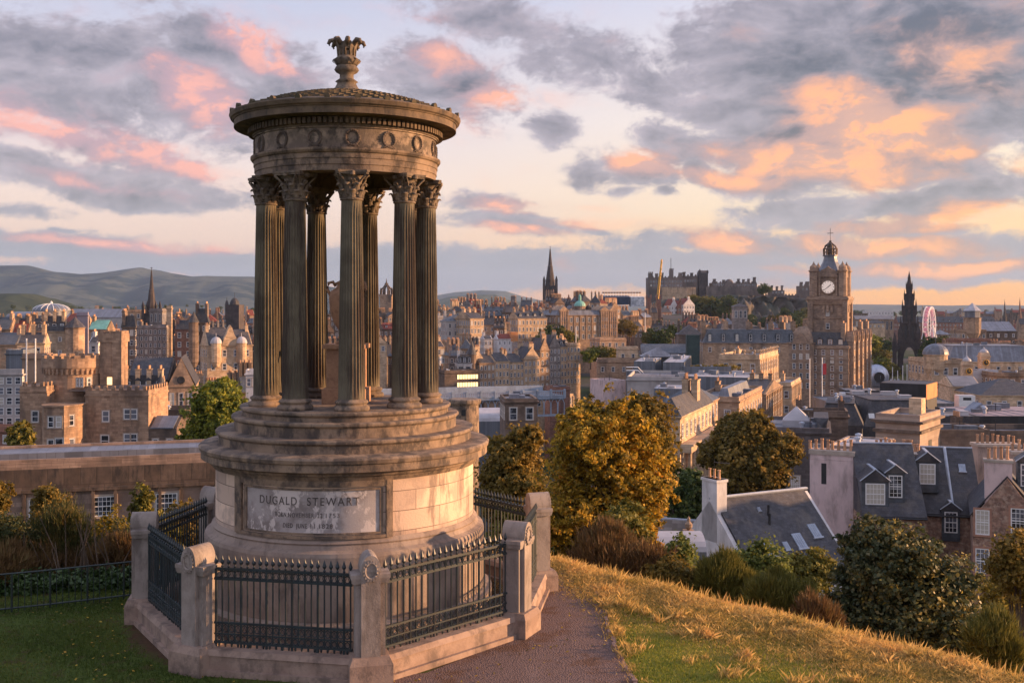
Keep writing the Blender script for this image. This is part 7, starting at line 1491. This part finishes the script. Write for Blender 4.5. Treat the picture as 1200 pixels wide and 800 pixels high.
    # rubble stone gable house
    def rubx(o, hx, hy, ht):
        c = MB(); c.box(-1.0, 1.0, -.55, .55, -3, 1.9, 0); c.box(-1.1, 1.1, -.65, .65, 1.9, 2.1, 1); cc = c.build('chimney', [MT['pink'], MT['sill']], o, (-hx * .25, -hy + .9, ht + 2.6))
        for k in range(4): q = link('chimney_pot', pot_mesh(), cc, (-.7 + .46 * k, 0, 2.1)); q.scale = (1, 1, random.uniform(1.1, 1.5))
        for x, z in ((-hx * .72, -1.3), (hx * .3, -1.0), (-hx * .72, -4.4), (-hx * .05, -4.4), (hx * .55, -4.2)): put_window(o, x, -hy, ht + z, 0, 1.05, 2.0, 'sash', 'redlintel', True)
        dormer(o, hx * .7, -hy * .2, ht + 2.0, 0, 1.6, 2.2, 2.4, 'slateb', 'slate', True)
    MT['redlintel'] = mat('red_dressed_stone', (.42, .22, .15), (.3, .16, .11), 2)
    house('rubble_stone_house', 'red-brown rubble stone gable house with white sash windows at the right edge', 1140, 1222, None, 612, 700, 84, 22, 10, 'rubble', 'gy', 3.3, 'slate', chim=0, near=True, wins=False, cornice=False, extra=rubx, over=.2)
    house('chimney_wall', 'long grimy chimney stack with many pots at the right edge', 1146, 1196, None, 524, 590, 112, 4, 2, 'beige', 'flat', 0, 'sill', chim=0, wins=False, cornice=False, par=.02, extra=stackx(8), cat='chimney wall')
    house('chimney_wall', 'cut-off grimy chimney stack touching the right border', 1187, 1240, None, 533, 590, 104, 4, 2, 'beige', 'flat', 0, 'sill', chim=0, wins=False, cornice=False, par=.02, extra=stackx(7), cat='chimney wall')
    # square stone tower block
    def twx(o, hx, hy, ht):
        mb = MB(); mb.box(-hx - .5, hx + .5, -hy - .5, hy + .5, ht - .3, ht); mb.box(-hx - .3, hx + .3, -hy - .3, hy + .3, ht - 1.6, ht - 1.2); mb.build('heavy_cornice', MT['sooty2'], o)
        mb = MB(); mb.box(hx - 2.0, hx - .4, -hy + 2.2, -hy + 4.2, ht + .3, ht + 2.8); mb.build('chimney', MT['gold'], o); mb = MB(); mb.box(-1.2, -1.0, -hy - .06, -hy, ht - 9, ht - 2.5); mb.build('slot', MT['dark'], o)
        mb = MB(); mb.box(hx, hx + .06, -.9, .5, ht - 7.5, ht - 2.8); mb.build('tall_window', MT['dark'], o)
    MT['sooty2'] = MT['soot']
    house('square_stone_tower', 'square pale stone tower block with heavy dark cornice behind the chimney walls', 1026, 1078, 1102, 494, 590, 138, 36, 9, 'beigest', 'flat', 0, 'flat', chim=0, wins=False, par=.8, extra=twx)
    H_('flat_roofed_block', 'low pale flat roof between the pink gable and the square stone tower', 970, 1028, None, 528, 545, 118, 30, 10, 'beige', 'flat', 0, 'pale', chim=0, wins=False, cornice=False, par=.3)
    # dark stone house with white windows
    def dkx(o, hx, hy, ht):
        mb = MB(); mb.add([(-2, -2, ht + 1), (2, -2, ht + 1), (2, 2, ht + 1), (-2, 2, ht + 1), (0, 0, ht + 3)], [(0, 1, 4), (1, 2, 4), (2, 3, 4), (3, 0, 4)]); mb.box(-2, 2, -2, 2, ht, ht + 1); mb.build('glass_pyramid', MT['pale'], o)
        mb = MB(); mb.frus(3, hx - .6, -hy + 1.2, hy - 2, ht + .2, ht + 1.8, 1.6); mb.build('hipped_lantern', MT['slate'], o)
    H_('dark_stone_house', 'shaded dark stone house with rows of white sash windows behind the broad tree', 893, 972, None, 507, 570, 152, 16, 16, 'shadedst', 'flat', 0, 'lead', fh=4.7, bay=3.2, ww=1.25, wh=2.3, rows=3, chim=0, near=True, extra=dkx, par=.6)
    H_('low_brick_terrace', 'low lit brick terrace roof behind the glass pyramid', 930, 994, None, 488, 497, 178, 14, 6, 'soot', 'flat', 0, 'pale', chim=2, wins=False)
    H_('mansard_building', 'dark mansard roofed building with a flat grey top behind the glass pyramid', 957, 1012, None, 499, 510, 198, 18, 18, 'slate', 'mansard', 3.8, 'slate', chim=0, wins=False, cornice=False)
    def skyrow(o, hx, hy, ht):
        for k in range(5): mb = MB(); mb.box(-.55, .55, -.1, .1, 0, 1.0); q = mb.build('skylight', MT['paint'], o, (-hx + 2 * hx * (k + .7) / 5.6, -hy + .75, ht + 1.5)); q.rotation_euler = (R(-25), 0, 0)
    H_('mansard_building', 'long dark mansard roof with five small white skylights under the black plant box', 1012, 1100, None, 500, 512, 205, 2, 22, 'slate', 'mansard', 4.8, 'slate', chim=0, wins=False, cornice=False, extra=skyrow)
    H_('grey_roof_deck', 'wide grey flat roof deck carrying the black plant box', 975, 1125, None, 474, 482, 238, 2, 18, 'plant', 'flat', 0, 'flat', chim=0, wins=False, cornice=False, par=.3)
    o = house('black_plant_box', 'big black louvred plant box with an orange lit end on the roof deck', 1031, 1085, 1098, 451, 469, 228, 33, 9, 'blackclad', 'flat', 0, 'dark', chim=0, wins=False, cornice=False, par=.15, clutter=False, extra=lambda o, hx, hy, ht: (lambda m: (m.box(hx + .02, hx + .1, -hy + .1, hy - .1, ht - 3.2, ht), m.build('sunlit_end_panel', MT['orange'], o)))(MB()))  # orange panel added on the right end, low sunlight put into its colour
    H_('low_black_box', 'low black roof box left of the big black plant box', 990, 1030, None, 458, 466, 250, 6, 7, 'blackclad', 'flat', 0, 'flat', chim=0, wins=False, cornice=False, par=.1)
    for nm, lb, a, b, c, d, Y in (('white_ventilator', 'small white ventilation unit left of the low black roof box', 987, 1003, 461, 467, 235), ('white_cabinet', 'white roof cabinet with a dark vent right of the black plant box', 1124, 1143, 464, 474, 226)):
        H_(nm, lb, a, b, None, c, d, Y, 4, 3, 'paint', 'flat', 0, 'pale', chim=0, wins=False, cornice=False, par=.1, cat='roof unit', extra=lambda o, hx, hy, ht: (lambda m: (m.box(-hx * .5, hx * .5, -hy - .03, -hy, ht - .9, ht - .3), m.build('vent', MT['dark'], o)))(MB()))
    H_('slate_hung_block', 'block hung with dark slates between the square tower and the black wall', 1101, 1148, None, 489, 520, 160, 0, 10, 'slate', 'flat', 0, 'flat', chim=0, wins=False, cornice=False, par=.2)
    H_('brown_stone_block', 'brown stone wall block below the slate hung block', 1101, 1160, None, 511, 545, 146, 0, 8, 'soot', 'flat', 0, 'flat', chim=0, wins=False, cornice=False)
    def tri(o, hx, hy, ht): mb = MB(); mb.prism_y([(-hx * .35, ht + .15), (-hx * .72, ht + .15), (-hx * .50, ht + 1.5)], -1, 2); mb.build('wedge_skylight', MT['lead'], o)
    H_('black_clad_block', 'wide black clad block with a pinkish flat roof at the right edge', 1148, 1260, None, 488, 520, 165, -2, 16, 'blackclad', 'flat', 0, 'pinkroof', chim=0, wins=False, cornice=False, par=.1, extra=tri)
    H_('brown_stone_block', 'stone block under the black clad block at the right edge', 1135, 1250, None, 512, 545, 150, 0, 9, 'soot', 'flat', 0, 'lead', chim=1, wins=False, cornice=False)
    # ---- register house group
    def reg(o, hx, hy, ht):
        turret(o, -hx * .62, -hy + 3, ht - 2, ht + 2.4, 3.6, 'gold', 'dome', 3.4, 'lead', n=16, name='corner_dome')
    H_('domed_bank_building', 'classical stone building with a grey corner dome left of the clock turrets', 1092, 1136, None, 425, 470, 335, 2, 22, 'gold', 'flat', 0, 'flat', fh=4.6, bay=3.2, ww=1.3, wh=2.2, rows=3, chim=0, strings=True, extra=reg)
    H_('green_grey_roof_building', 'long pale green-grey mansard roof with dormers behind the clock turrets', 1112, 1215, None, 424, 440, 375, 2, 22, 'gold', 'mansard', 5.4, 'lead', fh=4.4, bay=4, rows=2, chim=0, strings=True, dorm=0)
    for nm, px, pyt, lb, Y in (('clock_turret', 1133, 418, 'nearer small stone turret with round black clock, white dome and flagpole', 312), ('clock_turret', 1153, 408, 'farther small stone turret with round dial and pale cap', 350)):
        o, t, k = at(nm, lb, px, pyt, Y, 'clock turret', group='stone clock turrets'); S = Y / F; w = 5.2 * S
        mb = MB(); mb.box(-w, w, -w, w, -6, t - 9 * S); mb.box(-w * 1.15, w * 1.15, -w * 1.15, w * 1.15, t - 10 * S, t - 9 * S); mb.frus(-w, w, -w, w, t - 9 * S, t - 5 * S, w * .12); mb.box(-w * 1.8, w * 1.8, -w, w * 3, -6, t - 26 * S); mb.build('tower', MT['gold'], o)
        mb = MB(); mb.lathe([(w * .95 * math.cos(a), t - 5 * S + 4.2 * S * math.sin(a)) for a in np.linspace(0, 1.5, 6)], 12); mb.lathe([(.5, t - 1.2 * S), (.2, t + S), (0, t + 2 * S)], 6); mb.build('cap', MT['pale'], o)
        f = MB(); f.lathe([(w * .68, 0), (w * .68, .25), (0, .25)], 20); q = f.build('clock_face', MT['dark'], o, (0, -w - .02, t - 16.5 * S)); q.rotation_euler = (R(90), 0, 0)
        f = MB(); f.tube([(w * .62 * math.cos(a), w * .62 * math.sin(a), .28) for a in np.linspace(0, 6.283, 20)], .1, 4); f.box(-.09, .09, 0, w * .5, .27, .33); f.box(0, w * .38, -.09, .09, .27, .33); f.build('hands', MT['yellow'], q)
        if Y < 330: mb = MB(); mb.tube([(0, 0, t), (0, 0, t + 17 * S)], .09, 5); mb.build('flagpole', MT['paint'], o)
    H_('register_hall', 'sunlit plain stone hall with pediment between the black box and the turret', 1115, 1150, 1155, 453, 478, 285, 10, 16, 'gold', 'gx', 2.2, 'flat', fh=6, bay=4, rows=1, chim=0, wins=False)
    H_('long_dark_roof', 'long dark lead roof over a stone hall at the right edge', 1150, 1240, None, 463, 478, 270, 0, 18, 'gold', 'hip', 3.6, 'slate', fh=4, bay=4, rows=1, chim=0)
    H_('white_sheeted_scaffold', 'white sheeted roof enclosure behind the nearer clock turret', 1139, 1170, None, 437, 446, 330, 0, 8, 'pale', 'flat', 0, 'pale', chim=0, wins=False, cornice=False)
    H_('low_stone_block', 'low stone parapet block at right between the turrets and the border', 1168, 1230, None, 440, 462, 320, 0, 14, 'sand', 'flat', 0, 'flat', rows=1, chim=0)
    # ---- princes street far
    H_('long_red_tenement', 'very long red-brown tenement front with many dormers behind the ferris wheel', 1052, 1168, None, 378, 392, 1080, 3, 16, 'redst', 'gx', 6, 'slate', fh=4.2, bay=3.4, rows=3, chim=7, dorm=16)
    H_('department_store', 'ornate brown store with an octagonal pale capped corner tower', 1126, 1156, None, 388, 405, 560, 4, 16, 'sand', 'flat', 0, 'flat', fh=4.4, bay=2.6, rows=2, chim=1, strings=True, extra=lambda o, hx, hy, ht: (turret(o, -hx * .0, -hy + 2, ht - 1, ht + 7, 4.4, 'sand', 'none', 0), turret(o, 0, -hy + 2, ht + 7, ht + 10.5, 4.0, 'lead', 'cone', 4.5, 'pale', n=8)))
    H_('glass_roofed_store', 'dark block with a glazed gable roof right of the pale capped tower', 1148, 1192, None, 388, 404, 590, 3, 20, 'soot', 'gx', 5, 'lead', fh=4, bay=4, rows=2, chim=0)
    H_('red_lit_shop_range', 'low range with red lit shop signs below the pale capped tower', 1118, 1160, None, 399, 406, 500, 2, 10, 'redst', 'flat', 0, 'flat', rows=1, chim=0)
    H_('pale_roof_range', 'bright pale flat roofs behind the clock turrets', 1118, 1215, None, 406, 414, 450, 2, 20, 'sand', 'flat', 0, 'pale', rows=1, chim=2)
    H_('white_block', 'stepped white modern block on the skyline right of the clock tower', 1015, 1047, None, 365, 378, 1500, 4, 20, 'white', 'flat', 0, 'flat', fh=4.5, bay=4, rows=3, chim=0)
    H_('colonnaded_gallery', 'classical gallery with a row of columns in the gardens', 1002, 1047, None, 374, 388, 1000, 8, 20, 'sand', 'gx', 3, 'flat', fh=11, bay=4, ww=1.6, wh=8, rows=1, chim=0, pil=True, kind='plain')
    H_('garden_kiosk', 'small lit orange building among the garden trees', 1018, 1037, None, 379, 388, 880, 6, 10, 'gold', 'hip', 3, 'slate', rows=1, chim=0)
    H_('domed_pavilion', 'small stone pavilion with a low grey dome behind the ferris wheel', 1095, 1114, None, 392, 402, 760, 3, 10, 'sand', 'hip', 3, 'lead', rows=1, chim=0)
    H_('brown_block', 'dark brown modern block right of the clock tower on the skyline', 1005, 1017, None, 368, 382, 1300, 0, 16, 'soot', 'flat', 0, 'flat', rows=2, chim=0)
    # dome tent
    o = empty('mirrored_dome_tent', (X(1027, 500), 500, h1(X(1027, 500), 500)), 0, 'white and mirrored spherical festival dome right of the clock tower', 'dome tent'); z = Z(441, 500) - o.location.z; r = 14 * 500 / F
    mb = MB(); mb.lathe([(r * math.cos(a), z + r * math.sin(a)) for a in np.linspace(-1.2, 1.57, 14)], 28); mb.build('shell', mat('dome_shell', (.75, .78, .85), (.35, .40, .50), .25, rough=.25, metal=.3), o, smooth=True)
    mb = MB(); mb.lathe([(r * .45, 0), (r * .45, .4), (0, .4)], 10); q = mb.build('dark_opening', MT['dark'], o, (-.5, -r * .93, z)); q.rotation_euler = (R(90), 0, 0)
    mb = MB(); 
    for k in range(8): a = math.pi * k / 8; mb.tube([((r * 1.01) * math.cos(a) * math.cos(t), (r * 1.01) * math.sin(a) * math.cos(t), z + r * 1.01 * math.sin(t)) for t in np.linspace(-1, math.pi + 1, 20)], .07, 4)
    mb.build('seams', MT['leadtrim'], o)
    o, t, k = at('blue_awnings', 'cluster of pale blue market awnings right of the festival dome', 1040, 446, 500, 'awnings'); mb = MB()
    for q in range(5): mb.add([(q * 1.8 - 3, -1.5, t - 1), (q * 1.8 - .8, -1.5, t - 1), (q * 1.8 - .8, 1.5, t - 1), (q * 1.8 - 3, 1.5, t - 1), (q * 1.8 - 1.9, 0, t + .9)], [(0, 1, 4), (1, 2, 4), (2, 3, 4), (3, 0, 4), (3, 2, 1, 0)])
    mb.build('canvas', mat('awning_canvas', (.45, .58, .75), (.7, .72, .78), .3), o); mb = MB(); mb.box(-3, 5.8, -1.4, 1.4, 0, t - 1.01); mb.build('stalls', MT['plant'], o)
    # flag poles and masts
    for px, pyt, pyb, Y, lb in ((949, 420, 470, 300, 'left white flagpole in front of the clock tower hotel'), (963.5, 419, 475, 290, 'right white flagpole with a red flag before the clock tower hotel'), (756, 366, 405, 700, 'tall pale mast below the twin towered hall'), (675, 383, 402, 480, 'slim pale mast above the bright end house')):
        o, t, k = at('flagpole', lb, px, pyt, Y, 'flagpole'); mb = MB(); mb.tube([(0, 0, 0), (0, 0, t)], .12 * max(1, Y / 330), 6); mb.build('pole', MT['paint'], o)
        if px == 963.5: mb = MB(); mb.prism_z([(0, -.05), (.9, .1), (1.1, -.1), (1.1, 0), (.9, .2), (0, .05)], t - 4.6, t - 1.6); mb.build('flag', MT['redflag'], o)
    mb = MB()
    for k, (px, pyt) in enumerate([(1046, 430), (1052, 434), (1058, 428), (1063, 427), (1069, 432), (1073, 430), (1078, 433)]):
        o, t, _ = at('street_mast', 'slim mast among the masts at the foot of the gothic monument', px, pyt, 520, 'mast', group='masts at the foot of the gothic monument'); mb = MB(); mb.tube([(0, 0, 0), (0, 0, t)], .2, 5); mb.build('pole', MT['paint'], o)
    # canopies beside white gable
    o, t, k = at('glass_canopy', 'pale curved plastic canopy left of the white gabled house', 790, 625, 62, 'canopy'); mb = MB(); mb.prism_x([(1.6 * math.cos(a), t - .7 + .8 * math.sin(a)) for a in np.linspace(0, math.pi, 10)], -2.2, 1.6); mb.build('vault', MT['pale'], o, rz=0); mb = MB(); mb.box(-2.2, 1.6, -1.6, 1.6, 0, t - .71); mb.build('frame', MT['plant'], o)
    o, t, k = at('stone_gate_pier', 'small stone pier with a ball finial beside the white gable', 807, 604, 78, 'stone pier'); mb = MB(); mb.box(-.3, .3, -.3, .3, 0, t - 1.2); mb.box(-.38, .38, -.38, .38, t - 1.2, t - 1.05); mb.lathe([(.1, t - 1.05), (.28, t - .8), (.28, t - .6), (.1, t - .4), (.12, t - .2), (0, t)], 12); mb.build('pier', MT['sand'], o)
    H_('boundary_wall', 'low wall with lead coping left of the white gabled house', 770, 830, None, 612, 630, 90, 20, .5, 'greyst', 'flat', 0, 'leadtrim', chim=0, wins=False, cornice=False, cat='wall', par=.01)
def pinn(o, x, y, z):
    if 'urnp' not in WC: m = MB(); m.lathe([(.3, 0), (.3, .4), (.12, .5), (.4, 1.0), (.35, 1.3), (.1, 1.5), (0, 1.9)], 8); WC['urnp'] = m.mesh('parapet_urn', MT['gold'])
    link('parapet_urn', WC['urnp'], o, (x, y, z))
MT['greenbox'] = mat('green_mesh', (.04, .07, .065), (.03, .05, .05), .4, stain=(.02, .03, .03))
MT['beige'] = mat('beige_render', (.42, .33, .28), (.34, .26, .22), .7, stain=(.10, .08, .07), stain_amt=.75, bump=.3, stain_scale=.8)
MT['beigest'] = mat('beige_ashlar', (.50, .38, .30), (.40, .30, .24), .7, stain=(.22, .16, .13), stain_amt=.5, brick=(60, .45), bump=.3)
MT['shadedst'] = mat('shaded_stone', (.17, .15, .15), (.12, .105, .105), .5, stain=(.06, .055, .055), stain_amt=.6, brick=(.9, .4), bump=.3)  # shade of the unlit front put into this darker, greyer stone
MT['pinkroof'] = mat('pinkish_roof', (.36, .26, .26), (.28, .205, .21), .3, rough=.6, stain=(.3, .24, .24), stain_amt=.4, streak=False)
MT['redflag'] = mat('red_cloth', (.6, .06, .06), (.5, .05, .06), 1)
right_group()
# ================================================================== packed roofs between the landmarks
def fillers():
    rr = random.Random(21)
    zones = [  # px0, px1, Y, top row range, walls, label
        (-10, 310, 455, (398, 410), 'crowded dark stone tenement roofs at left below the church spire', 16),
        (0, 310, 560, (383, 392), 'sooty rooftop among the dense old town roofs at left', 15),
        (0, 310, 680, (375, 383), 'small brown rooftop behind the dense old town roofs at left', 17),
        (90, 310, 900, (368, 374), 'distant tiny rooftop under the hills at left', 22),
        (300, 512, 560, (378, 392), 'warm old town tenement glimpsed between the monument columns', 14),
        (300, 512, 420, (400, 420), 'nearer old town tenement glimpsed behind the monument columns', 10),
        (300, 520, 740, (366, 374), 'distant rooftop glimpsed between the monument columns', 14),
        (512, 650, 660, (364, 372), 'sooty rooftop on the old town ridge left of the black spire', 13),
        (515, 700, 780, (356, 362), 'skyline rooftop with chimneys on the ridge around the black spire', 16),
        (640, 725, 690, (352, 362), 'rooftop crowded behind the grand bank building', 8),
        (515, 600, 540, (380, 396), 'stone rooftop packed behind the sunlit golden tenement', 7),
        (720, 770, 820, (364, 376), 'brown rooftop left of the twin towered hall', 6),
        (745, 830, 700, (382, 392), 'low rooftop in front of the wooded castle slope', 8),
        (940, 1010, 1400, (365, 372), 'distant rooftop on the skyline right of the clock tower', 6),
        (1150, 1215, 900, (378, 388), 'rooftop at the far right below the two spires', 7),
        (1080, 1215, 1600, (364, 369), 'far rooftop on the right hand skyline', 14),
        (1160, 1215, 480, (410, 420), 'pale rooftop at the right border behind the clock turrets', 4),
        (205, 300, 300, (455, 468), 'dark low roof below the sunlit ornate gabled building', 5),
        (800, 860, 760, (374, 384), 'dark rooftop in front of the castle crag trees', 5),
        (845, 950, 620, (384, 394), 'dark rooftop peeping over the dormered range', 8),
        (515, 565, 470, (405, 418), 'roof and chimneys squeezed beside the right hand column', 4)]
    for zi, (a, b, Y, (y0, y1), lb, n) in enumerate(zones):
        step = (b - a) / n
        for k in range(n):
            px = a + step * k + rr.uniform(-.2, .2) * step; w = step * rr.uniform(.85, 1.25); yt = rr.uniform(y0, y1); Yk = Y * rr.uniform(.95, 1.06)
            left = px < 320 and Y < 600
            wm = rr.choice(['soot', 'sand', 'greyst', 'sand', 'soot', 'redst', 'gold', 'sand'] if not left else ['soot', 'greyst', 'sand', 'soot', 'redst', 'sand'])
            if b <= 515 and a >= 300: wm = rr.choice(['gold', 'sand', 'gold', 'soot'])
            rf = rr.choice(['gx', 'gx', 'gy', 'hip', 'flat', 'gx']); al = rr.choice([-30, -22, -12, 0, 6, -26])
            if px > 930: al = rr.choice([10, 18, 4])
            house('rooftop_house', lb, px, px + w, px + w + rr.uniform(.5, 2) if px < 560 else None, yt, yt + 14, Yk, al, 11, wm, rf, rr.uniform(2.5, 5), rr.choice(['slate', 'slateb', 'slate', 'lead', 'slate', 'redroof'] if rf != 'flat' else ['flat', 'lead']),
                  fh=3.7, bay=3.0, ww=1.1, wh=1.9, rows=3 if Y < 600 else 2, chim=rr.choice([2, 3, 3, 4]) if Y < 850 else 1, dorm=rr.choice([0, 2, 3]) if Y < 800 and rf in ('gx',) else 0, wins=Y < 760, chh=rr.uniform(1.8, 3.2), chd=rr.uniform(2, 3.6), group='rooftops: ' + lb)
    # far suburbs at the foot of the hills
    mb = MB(); r = random.Random(4)
    for k in range(900):
        px = r.choice([r.uniform(-20, 320), r.uniform(80, 300), r.uniform(980, 1220)]); Y = r.uniform(2000, 5200) if px < 400 else r.uniform(1800, 4500); x = X(px, Y); w = r.uniform(8, 22); z = h1(x, Y); h = r.uniform(6, 12); i = r.choice((0, 0, 1, 2))
        mb.box(x - w / 2, x + w / 2, Y, Y + 9, z - 2, z + h, i); mb.prism_x([(Y, z + h), (Y + 9, z + h), (Y + 4.5, z + h + 4)], x - w / 2, x + w / 2, 2)
    tag(mb.build('far_suburbs', [MT['white'], MT['sand'], MT['slateb']]), kind='stuff')
fillers()
# ground level clutter in the valley: traffic and lamps are hidden; street sheet between the terraces
def streets():
    mb = MB(); p = [(X(800, 120), 120), (X(830, 120), 120), (X(955, 330), 330), (X(1000, 560), 560), (X(985, 560), 560), (X(935, 330), 330)]
    vs = [(x, y, h1(x, y) + .3) for x, y in p]; mb.add(vs, [(0, 1, 2, 5), (5, 2, 3, 4)]); tag(mb.build('street', mat('asphalt', (.055, .052, .055), (.04, .038, .04), .6, rough=.8)), kind='structure')
streets()
build_haze()
